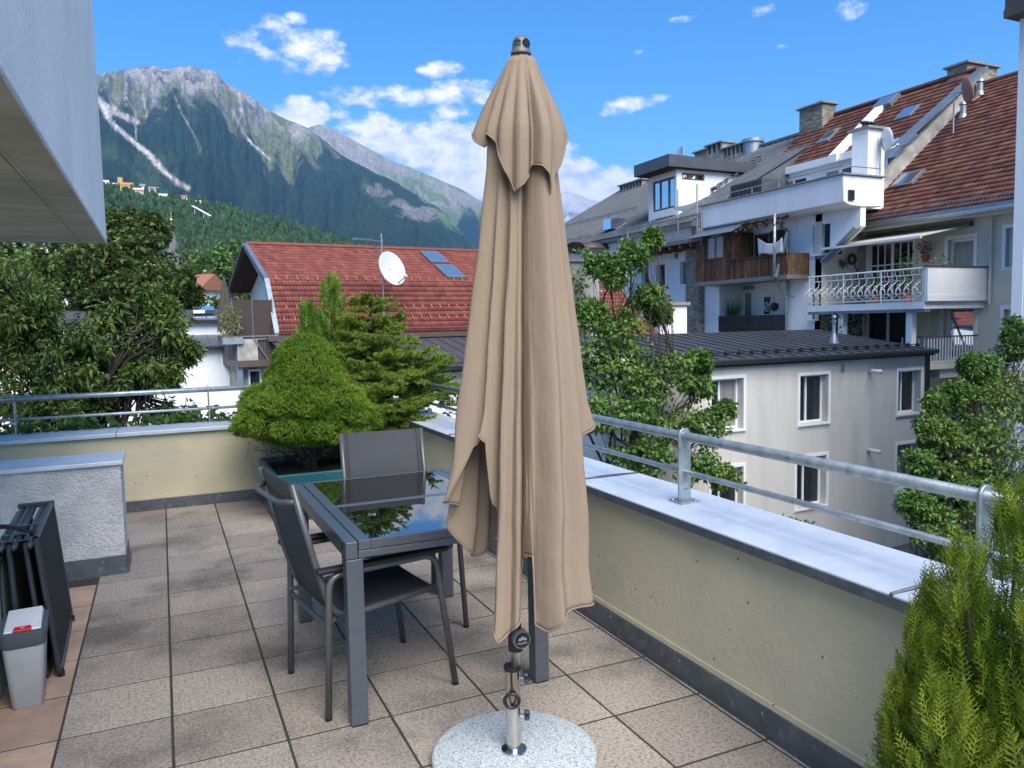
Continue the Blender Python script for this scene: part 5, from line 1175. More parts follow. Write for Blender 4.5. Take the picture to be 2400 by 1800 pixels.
        MB().hexa([Q(u0+.08, s0+.08, lift), Q(u1-.08, s0+.08, lift), Q(u1-.08, s1-.08, lift), Q(u0+.08, s1-.08, lift), Q(u0+.08, s0+.08, lift+.012), Q(u1-.08, s0+.08, lift+.012), Q(u1-.08, s1-.08, lift+.012), Q(u0+.08, s1-.08, lift+.012)]).build('pane', pm, o)
    skylight(zb_(330, 800), zb_(460, 700), .8); skylight(zb_(830, 650), zb_(990, 545), .85); skylight(zb_(700, 590), zb_(850, 495), 1.0, lift=.25)
    # fire wall towards the cream house: old render, zinc capped
    fw_ = [(24.0, 21.18, 5.1), (23.2, 21.18, 5.9), (24.6, 21.18, 6.35), (31.0, 21.18, 11.5), (33.0, 21.18, 9.6), (33.2, 21.18, GZ), (24.0, 21.18, GZ)]
    MB().prism(fw_, (0, .34, 0)).build('fire_wall', OLDW, t)
    MB().bar((23.1, 21.35, 5.95), (31.05, 21.35, 11.58), .5, .08, (-.6, 0, .8)).build('fire_wall_cap', ZINCB, t)
    MB().box(22.2, 24.35, 21.19, 21.5, GZ, 5.38).build('flank_wall', CREAMH, t)
    return t
mh = middle_house()
def chimney(name, label, c, sx, sy, z0, z1, kind, cap=.12, group=None):
    """brick or rendered stack with a cap slab"""
    t = thing(name, label, 'chimney', (0, 0, 0), 0, group); x, y = c
    if kind == 'brick': bricks(t, (x-sx/2, x+sx/2, y-sy/2, y+sy/2, z0, z1), BRICKC, .26, .08)
    elif kind == 'open':
        MB().box(x-sx/2, x+sx/2, y-sy/2, y+sy/2, z0, z1-.5).build('stack', OLDW, t); n = max(2, int(round(max(sx, sy)/.42)))
        for k in range(n+1):
            if sy >= sx: yy = y-sy/2+.06+(sy-.12)*k/n; MB().box(x-sx/2, x+sx/2, yy-.06, yy+.06, z1-.5, z1).build('pier', OLDW, t)
            else: xx = x-sx/2+.06+(sx-.12)*k/n; MB().box(xx-.06, xx+.06, y-sy/2, y+sy/2, z1-.5, z1).build('pier', OLDW, t)
        MB().box(x-sx/2+.08, x+sx/2-.08, y-.03, y+.03, z1-.5, z1).build('flue_wall', DARKIN, t)
    else: MB().box(x-sx/2, x+sx/2, y-sy/2, y+sy/2, z0, z1).build('stack', kind, t, bevel=.01)
    MB().box(x-sx/2-.12, x+sx/2+.12, y-sy/2-.12, y+sy/2+.12, z1+.001, z1+cap*.7).build('cap', STONEC, t)
    return t
def atx(p, X): return onx(*p, X)
# chimney on the tiled roof by the metal roof
q = atx(zb_(320, 560), 30.6); chimney('brick_chimney', 'sandy brick chimney between the metal roof and the tiled roof', (30.6, q[1]), .9, 1.5, 9.5, q[2], 'brick')
q0 = ony(*zb_(1240, 262), 21.9); q1 = ony(*zb_(1515, 290), 21.9); chimney('brick_chimney', 'wide sandy brick chimney on top of the old fire wall', ((q0[0]+q1[0])/2+.1, 22.35), 1.9, .9, 9.6, (q0[2]+q1[2])/2-.05, 'brick')
q0 = ony(*zb_(632, 690), 20.4); q1 = ony(*zb_(705, 980), 20.4); wc = chimney('white_chimney', 'tall white square chimney with dark vent caps on the roof terrace', ((q0[0]+q1[0])/2+.25, 20.75), .85, .72, 5.5, q0[2], WHITEW)
for k in range(3): MB().lathe([(.10, 0), (.12, .03), (.07, .08), (.07, .16), (.14, .18), (.14, .24), (0, .28)], ((q0[0]+q1[0])/2+.02+.22*k, 20.75, q0[2]+.085), 10).build('vent_cap', BLACKM, wc, autos=40)

# ------------------------------------------------------------------ metal-roofed house with the attic box (far left of the row)
def metal_house():
    F = Fac((22.2, 0, 0), (0, -1, 0), (-1, 0, 0)); t = thing('metal_roof_house', 'white house with grey standing seam roof and boxy attic extension', 'house')
    yA, yB = 28.82, 49.; W = [F.rect(za(610, 985), za(665, 1130)), F.rect(za(718, 970), za(780, 1115)), F.rect(za(885, 948), za(957, 1100)), F.rect(za(330, 925), za(375, 1070))]
    W = [(w[0], w[1], W[1][2], W[1][3]) for w in W[:3]]+[W[3]]
    F.wall('wall', WHITEW, t, -yB, -yA, GZ, 6.0, [hole(w) for w in W], .3); F.box(MB(), -yB, -yA, GZ, 6.0, -9.3, -.301).build('house_body', WHITEW, t)
    for w, pm in zip(W, (PANE, PANE, CURT, PANE)): F.window(t, w, -.27, .07, (), pm=pm, fm=FRAMEG if w is not W[3] else PVC, sill=w is W[3])
    q = F.px(za(862, 903)); F.b('air_grille', FRAMEG, t, q[0]-.1, q[0]+.1, q[1]-.13, q[1]+.13, 0, .03)
    # roof
    s_ = .545; V = unit(np.array([1, 0, s_])); ln = math.hypot(9.5, 9.5*s_); rf = empty('seamed_roof', (0, 0, 0), 0, t)
    MB().prism([(21.9, yA-.4, 5.98), (31.5, yA-.4, 5.98+9.6*s_-.06), (38, yA-.4, 7.6), (38, yA-.4, 5.7), (21.9, yA-.4, 5.8)], (0, yB-yA+.5, 0)).build('roof_body', METALR, rf)
    seams(rf, (21.85, yB+.1, 6.02), (0, -1, 0), V, yB-yA+.5, ln+.6, .45, METALR, join=True, rib=.05)
    MB().bar((31.5, yA-.4, 11.33), (31.5, yB+.1, 11.33), .35, .14).build('ridge_cap', METALR, rf)
    Vn = np.cross(np.array([0, -1., 0]), V); Q = lambda y, v, h: np.array([21.85, y, 6.02])+V*v+Vn*h
    for v in (.8, 4.4):
        y0_ = 38.2
        MB().bar(Q(y0_, v, .12), Q(yB, v, .12), .03, .04).build('snow_bar', FRAMEG, rf)
        for k in range(12): y = y0_+.4+k*.9; MB().prism([Q(y, v-.14, .0), Q(y, v+.14, 0), Q(y, v, .2)], (0, .03, 0)).build('snow_guard', FRAMEG, rf)
    # roof steps on the steep right part
    for k in range(9):
        p = onp(*za(1400-k*38, 235+k*27), (21.85, 0, 6.1), (-s_, 0, 1)); q2 = p+np.array([0, -.9, 0]); MB().bar(p+Vn*.18, q2+Vn*.18, .25, .04, Vn).build('roof_step', FRAMEG, rf); MB().bar(p+Vn*.02+np.array([0, -.45, 0]), p+Vn*.18+np.array([0, -.45, 0]), .3, .05).build('step_bracket', FRAMEG, rf)
    p = onp(*za(425, 700), (21.85, 0, 6.1), (-s_, 0, 1)); MB().box(p[0]-.5, p[0]+.5, p[1]-.4, p[1]+.4, p[2]-.15, p[2]+.42).build('skylight', PANE_B, rf)
    # attic box
    xL = 23.0; yC = atx(za(862, 300), xL)[1]; yE = atx(za(662, 300), xL)[1]; zT = atx(za(862, 292), xL)[2]; zB = atx(za(862, 690), xL)[2]; xR = 27.0
    ab = empty('attic_box', (0, 0, 0), 0, t); Fl = Fac((xL, 0, 0), (0, -1, 0), (-1, 0, 0)); Fr = Fac((0, yC, 0), (1, 0, 0), (0, -1, 0))
    big = Fl.rect(za(690, 385), za(850, 560)); big = (big[0], big[1], big[2], min(big[3], zT-.2)); low = Fl.rect(za(705, 645), za(855, 760)); low = (low[0], low[1], low[2], min(low[3], big[2]-.35))
    Fl.wall('box_wall', WHITEW, ab, -yE, -yC, zB-2.2, zT, [hole(big), hole(low)], .15); Fl.window(ab, big, -.12, .10, (.32, .7), fm=WOODF, pm=[PANE_B]*3, sill=False); Fl.window(ab, low, -.12, .10, (.33, .66), fm=WOODF, sill=False)
    sm_ = Fr.rect(za(900, 315), za(1060, 375)); Fr.wall('box_wall', WHITEW, ab, xL, xR+1.5, zB-2.2, zT, [hole(sm_)], .15); Fr.window(ab, sm_, -.12, .08, (.3, .68), fm=WOODF, pm=[PANE, PANE_B, PANE], sill=False)
    MB().box(xL+.16, xR+1.4, yC+.16, yE, zB-2.2, zT-.02).build('box_body', WHITEW, ab)
    MB().prism([(xL-.7, yC-.35, zT+.05), (xR+2.2, yC-.35, zT+.01), (xR+2.2, yC-.35, zT+.42), (xL-.7, yC-.35, zT+.62)], (0, yE-yC+.6, 0)).build('box_roof', METALD, ab); MB().box(xL-.6, xR, yC-.25, yE+.1, zT+.0, zT+.048).build('timber_soffit', OLDWOOD, ab)
    for k in range(7): MB().prism([(xL+.3+k*.6, yC-.2, zT+.5), (xL+.42+k*.6, yC-.2, zT+.5), (xL+.36+k*.6, yC-.2, zT+.68)], (0, .03, 0)).build('snow_guard', METALD, ab)
    # deck with grey railing
    d0 = 1.25; zd = atx(za(760, 826), 22.2-d0)[2]; ya_, yb_ = atx(za(1040, 700), 22.2-d0)[1], atx(za(475, 760), 22.2-d0)[1]
    MB().box(22.2-d0, 22.19, ya_, yb_, zd-.10, zd+.08).build('deck_slab', FRAMEG, t)
    for k in range(9): y = ya_+.1+(yb_-ya_-.2)*k/8; MB().box(22.2-d0+.05, 22.18, y-.06, y+.06, zd-.28, zd-.101).build('deck_joist', WOODF, t)
    rl = empty('deck_railing', (0, 0, 0), 0, t); X = 22.2-d0+.04; MB().tube([(X, ya_, zd+1.05), (X, yb_, zd+1.05)], .028, 8).build('top_rail', GALV, rl); MB().tube([(X, ya_, zd+.16), (X, yb_, zd+.16)], .02, 6).build('lower_rail', GALV, rl)
    n = int((yb_-ya_)/.13)
    for k in range(n+1): y = ya_+(yb_-ya_)*k/n; MB().tube([(X, y, zd+.16), (X, y, zd+1.04)], .011, 5).build('baluster', FRAMEG, rl)
    for k in range(5): y = ya_+.4+(yb_-ya_-.8)*k/4; MB().tube([(X+.03, y, zd), (X+.03, y, zd+(2.3 if k in (1, 0) else 1.1))], .035, 8).build('post', GALV, rl)
    # rolled awning cloth at the box corner
    p0 = onx(*za(860, 560), 22.0); p1 = onx(*za(1110, 480), 22.6); G = np.zeros((7, 12, 3))
    for i in range(7):
        for j in range(12):
            s1 = j/11; G[i, j] = p0*(1-s1)+p1*s1+np.array([.35*(i/6-.5), 0, -.25*math.sin(math.pi*i/6)*math.sin(math.pi*min(1, .2+s1))-.10*math.sin(math.pi*s1)])
    MB().grid(G).build('rolled_awning', CLOTHW, t, smooth=True)
    # barrel canopy at the far end
    c = atx(za(225, 850), 21.6); G = np.zeros((9, 2, 3))
    for i in range(9):
        a_ = math.pi*(i/8); 
        for j in range(2): G[i, j] = (22.2-1.5*j, c[1]-math.cos(a_)*1.4, c[2]-.15+.45*math.sin(a_))
    MB().grid(G).build('barrel_canopy', BROWNM, t, smooth=True, solid=.04)
    return t
metal_house()
X0 = 31.3
for p, nm, sx, sy, kd, lab in (((1070, 172), 'brick_chimney', .9, 1.1, 'brick', 'low open brick chimney beside the rendered stack on the metal roof'), ((1168, 122), 'rendered_chimney', .9, 1.4, 'open', 'tall grey rendered chimney with open top on the metal roof'), ((1300, 135), 'rendered_chimney', .8, 1.9, 'open', 'long low chimney with open piers next to a steel vent'), ((570, 392), 'rendered_chimney', .8, 2.9, 'open', 'long chimney with four openings on the far metal roof ridge')):
    q = atx(za(*p), X0); chimney(nm, lab, (X0, q[1]), sx, sy, 10.3, q[2], kd)
q = atx(za(1402, 82), X0); sv = thing('steel_vent', 'round steel roof vent behind the open chimney on the metal roof', 'vent'); MB().lathe([(.55, -1.4), (.55, -.9), (.5, -.88), (.5, -.2), (.62, -.18), (.62, 0), (.3, .08), (0, .1)], (X0, q[1], q[2]), 18).build('vent_drum', GALV, sv, autos=40); MB().box(X0-.7, X0+.7, q[1]-.7, q[1]+.7, q[2]-2.0, q[2]-1.4).build('vent_base', METALR, sv)
def sat(label, c, nrm, r_, m, foot, name='satellite_dish'):
    t = thing(name, label, 'dish'); c = np.array(c, float); nrm = unit(np.array(nrm, float)); dish(t, c, nrm, r_, m)
    MB().tube([foot, (foot[0], foot[1], c[2]+.1)], .03, 8).build('mast', GALV, t); MB().tube([(foot[0], foot[1], c[2]), c-nrm*r_*.18], .03, 6).build('bracket', GALV, t)
    e = c+nrm*r_*1.1-np.array([0, 0, r_*.55]); MB().tube([c-np.array([0, 0, r_*.95]), e], .015, 6).build('arm', GALV, t); MB().tube([e, e-nrm*r_*.22], .05*r_/.5, 8).build('feed_head', GALV, t)
    return t
q = atx(za(877, 205), 23.9); sat('small white satellite dish on the flat attic box roof', q, (-.85, .2, .25), .55, WHITEM, (q[0]+.3, q[1]+.3, q[2]-.9))

# ------------------------------------------------------------------ cream house with balconies at the right
def cream_house():
    F = Fac((24.3, 0, 0), (0, -1, 0), (-1, 0, 0)); t = thing('cream_house', 'cream house with red tiled roof, awning and two balconies', 'house'); uL, uR = -21.19, -10.
    dr = F.rect(zc(815, 265), zc(1250, 500)); wn = F.rect(zc(1560, 230), zc(1775, 460)); rw1 = F.rect(zc(2060, 130), zc(2140, 460)); rw2 = F.rect(zc(2040, 830), zc(2125, 1120)); lo_ = F.rect(zc(830, 830), zc(1205, 1060)); ld = F.rect(zc(1520, 805), zc(1770, 1290))
    zu, zl_ = 2.05, .04
    dr = (dr[0], dr[1], zu+.02, dr[3]); wn = (wn[0], wn[1], zu+.75, wn[3]); rw1 = (rw1[0], rw1[0]+1.1, rw1[2], rw1[3]); rw2 = (rw2[0], rw2[0]+1.1, rw2[2], rw2[3]); lo_ = (lo_[0], lo_[1], zl_+.05, min(lo_[3], 1.9)); ld = (ld[0], ld[1], zl_+.02, min(ld[3], 1.95))
    F.wall('wall', CREAMH, t, uL, uR, GZ, 5.0, [hole(x) for x in (dr, wn, rw1, rw2, lo_, ld)], .28); F.box(MB(), uL, uR, GZ, 5.0, -8, -.281).build('house_body', CREAMH, t)
    F.window(t, dr, -.2, .10, (.12, .56), (.35, .62), pm=[PVC, PANE, PANE], sill=False, name='french_door', surround=.08)
    mb = MB()
    for k in (.27, .41, .71, .86): x = dr[0]+(dr[1]-dr[0])*k; F.box(mb, x-.02, x+.02, dr[2]+.1, dr[3]-.1, -.17, -.139)
    mb.build('glazing_bars', PVC, t)
    F.window(t, wn, -.2, .09, (), pm=CURT, surround=.12); F.window(t, rw1, -.25, .08, (.5,), surround=.12); F.window(t, rw2, -.25, .08, (.5,), surround=.12); F.window(t, lo_, -.2, .10, (.5,), sill=False, name='sliding_door', surround=.1); F.window(t, ld, -.2, .12, (), sill=False, name='door', surround=.12, pm=PANE_B)
    # upper balcony
    xF, y0, y1 = 21.5, 16.42, 21.15
    MB().box(xF-.05, 24.29, y0, y1, 1.80, 2.02).build('balcony_slab', WHITEW, t); MB().box(xF+.0, xF+.25, y0+.002, y1-.002, 1.70, 1.799).build('slab_edge', ZINCB, t)
    MB().box(xF-.03, 24.29, y0-.10, y0+.02, 2.025, 3.08).build('end_parapet', WHITEW, t); MB().box(xF-.06, 24.29, y0-.13, y0+.05, 3.081, 3.12).build('parapet_cap', BROWNM, t); MB().box(xF-.02, 24.28, y0-.115, y0-.1005, 2.03, 2.22).build('parapet_band', TRIMW, t)
    rl = empty('wrought_railing', (0, 0, 0), 0, t); X = xF
    for z in (3.05, 2.86): MB().tube([(X, y0+.05, z), (X, y1, z)], .028 if z > 3 else .016, 8).build('rail', WHITEM, rl)
    MB().tube([(X, y0+.05, 2.10), (X, y1, 2.10)], .02, 8).build('rail', WHITEM, rl)
    for k in range(4): y = y0+.08+(y1-y0-.15)*k/3; MB().tube([(X, y, 1.98), (X, y, 3.05)], .025, 6).build('post', WHITEM, rl)
    n = 16; first = None
    def bal():
        mb = MB(); pts = []
        for i in range(13): s1 = i/12; z = 2.10+.76*s1; b_ = .26*math.sin(math.pi*min(1, s1*1.35))**1.0*(1 if s1 < .74 else 0); pts.append((-b_-.02*math.sin(6*s1), .05*math.sin(5*s1), z))
        mb.tube(pts, .014, 5); mb.tube([(0, 0, 2.86), (0, 0, 3.04)], .012, 5)
        for c_, r_ in (((-.20, 0, 2.36), .085), ((-.17, .03, 2.52), .065), ((-.08, -.05, 2.24), .06)):
            mb.tube([(c_[0], c_[1]+r_*math.cos(a_*.52), c_[2]+r_*math.sin(a_*.52)) for a_ in range(11)], .013, 5)
        return mb
    for k in range(n):
        y = y0+.2+(y1-y0-.35)*k/(n-1)
        if first is None: first = bal().build('scroll_baluster', WHITEM, rl, smooth=True); o = first
        else: o = first.copy(); col.objects.link(o); o.parent = rl
        o.location = (X, y, 0)
    for y in (17.05, 19.75): MB().box(xF+.1, xF+.32, y-.11, y+.11, .30, 1.699).build('column', WHITEW, t, bevel=.01)
    # lower balcony
    MB().box(21.9, 24.29, y0+.15, 17.4, -.12, .05).build('balcony_slab', CREAMH, t); r2 = empty('bar_railing', (0, 0, 0), 0, t); yy = y0+.2
    MB().box(21.9, 24.28, yy-.03, yy+.03, .89, .93).build('rail', BROWNM, r2); MB().box(21.9, 24.28, yy-.02, yy+.02, .10, .14).build('rail', WHITEM, r2)
    for k in range(18): x = 21.95+2.3*k/17; MB().box(x-.018, x+.018, yy-.012, yy+.012, .141, .889).build('baluster', WHITEM, r2)
    MB().box(21.9, 21.96, yy+.031, 17.4, .89, .93).build('rail', BROWNM, r2)
    for k in range(5): MB().box(21.92, 21.945, yy+.1+.2*k, yy+.13+.2*k, .06, .889).build('baluster', WHITEM, r2)
    MB().box(22.6, 23.9, y0+.25, y0+1.0, -.42, -.121).build('balcony_bracket', CREAMH, t)
    # roof
    xe, ze, s_ = 23.75, 5.02, .81; xr, zr2 = 31.0, 5.02+.81*(31-23.75); V = unit(np.array([1, 0, s_])); yA, yB = 9.5, 21.17; ln = math.hypot(xr-xe, zr2-ze); ro = empty('tiled_roof', (0, 0, 0), 0, t)
    tiles(ro, (xe, yB, ze), (0, -1, 0), V, yB-yA, ln, .24, .30, TILE_B, seed=9); MB().prism([(xe, yA, ze-.03), (xr, yA, zr2-.03), (38, yA, 5), (38, yA, 4.7), (xe+.3, yA, 4.75)], (0, yB-yA, 0)).build('roof_body', TILE_B, ro); MB().tube([(xr, yA, zr2+.05), (xr, yB, zr2+.05)], .12, 8).build('ridge_tiles', TILE_B, ro)
    MB().box(23.35, 23.78, yA, yB+.1, 4.80, 4.99).build('eave_board', ZINCB, t); MB().tube([(23.40, yA, 4.80), (23.40, yB+.15, 4.80)], .09, 10).build('gutter', GALV, t, smooth=True); MB().box(23.5, 24.29, yA, yB, 4.70, 4.79).build('eave_soffit', TRIMW, t)
    gd = empty('snow_fence', (0, 0, 0), 0, t); Vn = np.cross(np.array([0, -1., 0]), V); Q = lambda y, v, h: np.array([xe, y, ze])+V*v+Vn*h
    for h in (.10, .30): MB().tube([Q(yA, .05, h), Q(yB, .05, h)], .014, 5).build('bar', ZINCB, gd)
    for k in range(55): y = yB-.1-k*.12; MB().tube([Q(y, .05, .05), Q(y, .05, .30)], .009, 4).build('upright', ZINCB, gd)
    def on_roof(p): return onp(*p, (xe, 0, ze), (-s_, 0, 1))
    def loc(p): q_ = on_roof(p); return q_[1], (q_[0]-xe)*math.hypot(1, s_)
    a_ = loc(zb_(800, 1095)); b_ = loc(zb_(1020, 975)); yc, v0, v1 = (a_[0]+b_[0])/2, a_[1], b_[1]
    sk = MB().hexa([Q(yc+.5, v0, 0), Q(yc-.5, v0, 0), Q(yc-.5, v1, 0), Q(yc+.5, v1, 0), Q(yc+.5, v0, .14), Q(yc-.5, v0, .14), Q(yc-.5, v1, .14), Q(yc+.5, v1, .14)]).build('skylight', FRAMEG, ro); MB().hexa([Q(yc+.42, v0+.1, .14), Q(yc-.42, v0+.1, .14), Q(yc-.42, v1-.1, .14), Q(yc+.42, v1-.1, .14), Q(yc+.42, v0+.1, .155), Q(yc-.42, v0+.1, .155), Q(yc-.42, v1-.1, .155), Q(yc+.42, v1-.1, .155)]).build('pane', PANE_B, sk)
    for p in ((1265, 620), (1375, 470)):
        q_ = on_roof(zb_(*p)); MB().lathe([(.22, -.15), (.13, .1), (.11, .12), (.11, .45), (.17, .47), (.13, .56), (0, .6)], q_, 12).build('roof_vent', GALV, ro, autos=40)
    # awning: striped sheet from the wall out over the balcony
    ah = F.px(zc(1100, 120), .1)[1]; aw = empty('awning', (0, 0, 0), 0, t); ya_, yb_ = 16.9, 20.95; n = 34; zo = onx(*zc(1000, 240), 21.9)[2]
    for k in range(n):
        y_0, y_1 = yb_+(ya_-yb_)*k/n, yb_+(ya_-yb_)*(k+1)/n
        MB().hexa([(21.9, y_0, zo), (21.9, y_1, zo), (24.2, y_1, 4.5), (24.2, y_0, 4.5), (21.9, y_0, zo+.01), (21.9, y_1, zo+.01), (24.2, y_1, 4.51), (24.2, y_0, 4.51)]).build('awning_stripe', AWN if k % 3 else AWN2, aw)
    MB().box(21.86, 21.93, ya_, yb_, zo-.05, zo+.03).build('front_bar', WHITEM, aw); MB().box(24.1, 24.28, ya_-.05, yb_, 4.46, 4.62).build('cassette', BROWNM, aw)
    MB().bar((22.1, 21.17, 3.75), (23.5, 21.17, 4.85), .35, .06, (-.6, 0, .8)).build('sloped_wing_cap', ZINCB, t)
    MB().tube([(24.2, 16.2, 4.7), (24.2, 16.2, 1.9)], .045, 8).build('downpipe', CREAMH, t)
    return t
cream_house()
q = onp(*zb_(1345, 545), (23.75, 0, 5.6), (-.81, 0, 1)); sat('rust-red satellite dish on a mast on the cream house roof', q+np.array([-.5, 0, .5]), (.80, -.55, .2), .52, mat('faded_red_dish', (.33, .15, .12), .6), q+np.array([-.6, .45, -1.4]))
q = onx(*zb_(787, 740), 23.6); sat('narrow white satellite dish mounted behind the white chimney', (24.0, 20.0, q[2]), (.92, -.30, .1), .42, WHITEM, (24.0, 20.25, q[2]-1.2))
# things on the balconies
def potplant(label, c, r_, h, seed, m=None, n=160, lf=.12, pot=True, name='potted_plant'):
    rg = np.random.default_rng(seed); t = thing(name, label, 'plant', c); z0 = 0
    if pot: MB().lathe([(.09, 0), (.13, .2), (.15, .2), (.15, .24), (.11, .24)], (0, 0, 0), 12).build('pot', TERRA, t, autos=40); z0 = .24
    P = rand_dirs(rg, n)*np.array([r_, r_, h*.5])*rg.random((n, 1))**.5+np.array([0, 0, z0+h*.5]); st = MB()
    for k in range(6): st.tube(branch_path(rg, (0, 0, z0-.05 if pot else 0), P[k], 4, .05), .008, 4, cap=False)
    st.build('stem', BARK, t); leaves_mesh('leaves', P, rand_dirs(rg, n)+np.array([0, 0, .2]), rand_dirs(rg, n)+np.array([0, 0, .6]), lf*rg.uniform(.6, 1.2, n), lf*.5*rg.uniform(.7, 1.2, n), m or L_BUSH, t); return t
q = onx(*zc(1470, 400), 22.0); potplant('dark leafy plant standing on the balcony below the awning, near the window', (22.6, 17.9, 2.03), .45, 1.5, 61, L_MAPLE, 220)
potplant('low dark leafy plant behind the solid balcony parapet', (22.9, 16.85, 2.03), .45, 1.3, 62, L_MAPLE, 200)
potplant('small fern by the french doors on the scrolled balcony', (22.6, 19.2, 2.03), .3, .9, 66, L_MAPLE, 120)
q = F_ = onx(*zc(1375, 360), 24.2); potplant('terracotta wall pot with red trailing flowers beside the french doors', (24.12, q[1], q[2]-.25), .34, .5, 63, leafmat('red_green_leaf', (.12, .09, .03), (.25, .05, .04)), 120, .10, name='wall_pot')
q = ony(*zc(650, 430), 21.1); potplant('wire wall basket with grey-green plant on the balcony side wall', (q[0], 21.08, q[2]-.2), .22, .35, 64, L_BUSH, 110, .09, False, 'wall_basket')
wv = thing('wall_ornament', 'round dried wreath ornament on the balcony side wall', 'ornament'); q = ony(*zc(728, 398), 21.12); MB().tube([(q[0]+.16*math.cos(a_*.5), 21.12, q[2]+.16*math.sin(a_*.5)) for a_ in range(14)], .06, 6).build('wreath', BARK, wv, smooth=True); MB().tube([(q[0]+.1, 21.12, q[2]-.15), (q[0]+.25, 21.12, q[2]-.4), (q[0]+.22, 21.12, q[2]-.8)], .025, 5).build('tail', BARK, wv)
leafy = potplant('tall dark climbing plant around the column under the scrolled balcony', (22.1, 20.1, .75), .8, 1.25, 65, leafmat('dark_climber_leaf', (.02, .045, .014), (.035, .07, .02)), 420, .16, False, 'climbing_plant')  # leaf colour darker than on the other balcony plants
ldr = thing('step_ladder', 'pale aluminium step ladder leaning on the cream wall under the balcony', 'ladder')
q0 = onx(*zc(1350, 1060), 23.6); q1 = onx(*zc(1375, 900), 24.1); w_ = .45
for s_ in (0, 1): MB().bar((23.6, q0[1]-w_*s_, .05), (24.15, q1[1]-.05-(w_-.1)*s_, 1.65), .04, .06).build('stile', WHITEM, ldr)
for k in range(5): f_ = (k+.6)/5.2; MB().bar((23.6+.55*f_, q0[1]-.0, .05+1.6*f_), (23.6+.55*f_, q0[1]-w_, .05+1.6*f_), .05, .03).build('rung', WHITEM, ldr)
# laundry, hanging basket and grasses on the white house
Fm = Fac((22.2, 0, 0), (0, -1, 0), (-1, 0, 0))
cl = thing('hanging_cloth', 'white cloth hung across the open side of the timber balcony', 'cloth'); tlp = onx(*za(1435, 778), 21.3); trp = onx(*za(1615, 775), 21.3); zbm = onx(*za(1520, 893), 21.3)[2]; G = np.zeros((8, 20, 3))
for i in range(8):
    for j in range(20): s1 = j/19; zt0 = tlp[2]*(1-s1)+trp[2]*s1-.22*math.sin(math.pi*s1); G[i, j] = (21.3+.04*math.sin(11*s1+i*.2), tlp[1]+(trp[1]-tlp[1])*s1, zt0+(zbm+.05*math.sin(7*s1)-zt0)*i/7)
MB().grid(G).build('cloth_sheet', CLOTHW, cl, smooth=True, solid=.01); MB().tube([tlp+np.array([0, .1, .02]), trp+np.array([0, -.1, .02])], .008, 5).build('line', BLACKM, cl)
hb = thing('hanging_basket', 'hanging basket with white flowers beside a dry ball at the loggia', 'basket'); q = onx(*za(1555, 1265), 22.4)
MB().lathe([(.02, -.17), (.12, -.13), (.17, -.02), (.17, .05), (.13, .14), (.03, .17)], (22.4, q[1], q[2]), 12).build('dry_ball', mat('dry_moss', (.10, .045, .03), .95, (.06, .03, .02), ns=20, bump=1, bs=30), hb, smooth=True); MB().tube([(22.4, q[1], q[2]+.15), (22.4, q[1], q[2]+.75)], .006, 4).build('chain', BLACKM, hb)
rgx = np.random.default_rng(9); n = 120; leaves_mesh('flowers', rand_dirs(rgx, n)*.24*rgx.random((n, 1))**.5+np.array([22.38, q[1]+.34, q[2]+.02]), rand_dirs(rgx, n), rand_dirs(rgx, n), np.full(n, .09), np.full(n, .06), WHITEM, hb)
gp = thing('grass_plant', 'tall spiky grass plant behind the dark slatted balustrade', 'plant'); q = onx(*za(1245, 1340), 22.6); n = 70; leaves_mesh('blades', np.tile(np.array([22.7, q[1], q[2]-.3]), (n, 1))+rgx.normal(size=(n, 3))*.06, unit(rgx.normal(size=(n, 3))*.32+np.array([0, 0, 1.])), rand_dirs(rgx, n), rgx.uniform(.8, 1.5, n), np.full(n, .035), L_MAPLE, gp); MB().lathe([(.15, -.6), (.2, -.25), (.16, -.25)], (22.7, q[1], q[2]), 12).build('pot', TERRA, gp)
bx_ = thing('roof_unit', 'dark grey slatted box unit on the roof terrace behind the parapet', 'unit'); q = onx(*za(1230, 500), 22.6); qq = onx(*za(1450, 430), 22.6); MB().box(22.7, 23.8, qq[1], q[1], 5.55, q[2]+.55).build('casing', METALD, bx_)
for k in range(8): y = qq[1]+(q[1]-qq[1])*(k+.5)/8; MB().box(22.66, 22.699, y-.1, y+.06, 5.6, q[2]+.5).build('slat', BLACKM, bx_)

# ------------------------------------------------------------------ neighbouring house corner at the right edge of view
def neighbour():
    t = thing('neighbour_house', 'white house corner with dark eaves at the right edge', 'house'); F = Fac((16., 0, 0), (0, -1, 0), (-1, 0, 0)); c = onx(2381, 400, 16.); uL = -c[1]
    zt = onx(2390, 45, 16.)[2]; wn = (uL+.35, uL+1.4, onx(2390, 735, 16.)[2], onx(2390, 618, 16.)[2])
    F.wall('wall', WHITEW, t, uL, uL+6, GZ, zt, [hole(wn)], .2); F.box(MB(), uL+.001, uL+6, GZ, zt, -8, -.201).build('house_body', WHITEW, t); F.window(t, wn, -.15, .08, (.5,), fm=WOODF, pm=DARKWOOD, sill=False)
    F.b('eave', BROWNM, t, uL-.12, uL+6, zt+.002, zt+.16, -8.2, .35); F.b('fascia', BROWNM, t, uL-.16, uL+6, zt+.161, zt+.5, -8.2, .25)
    F.b('corner_band', TRIMW, t, uL-.004, uL+.22, GZ, zt-.01, .0005, .02)
neighbour()
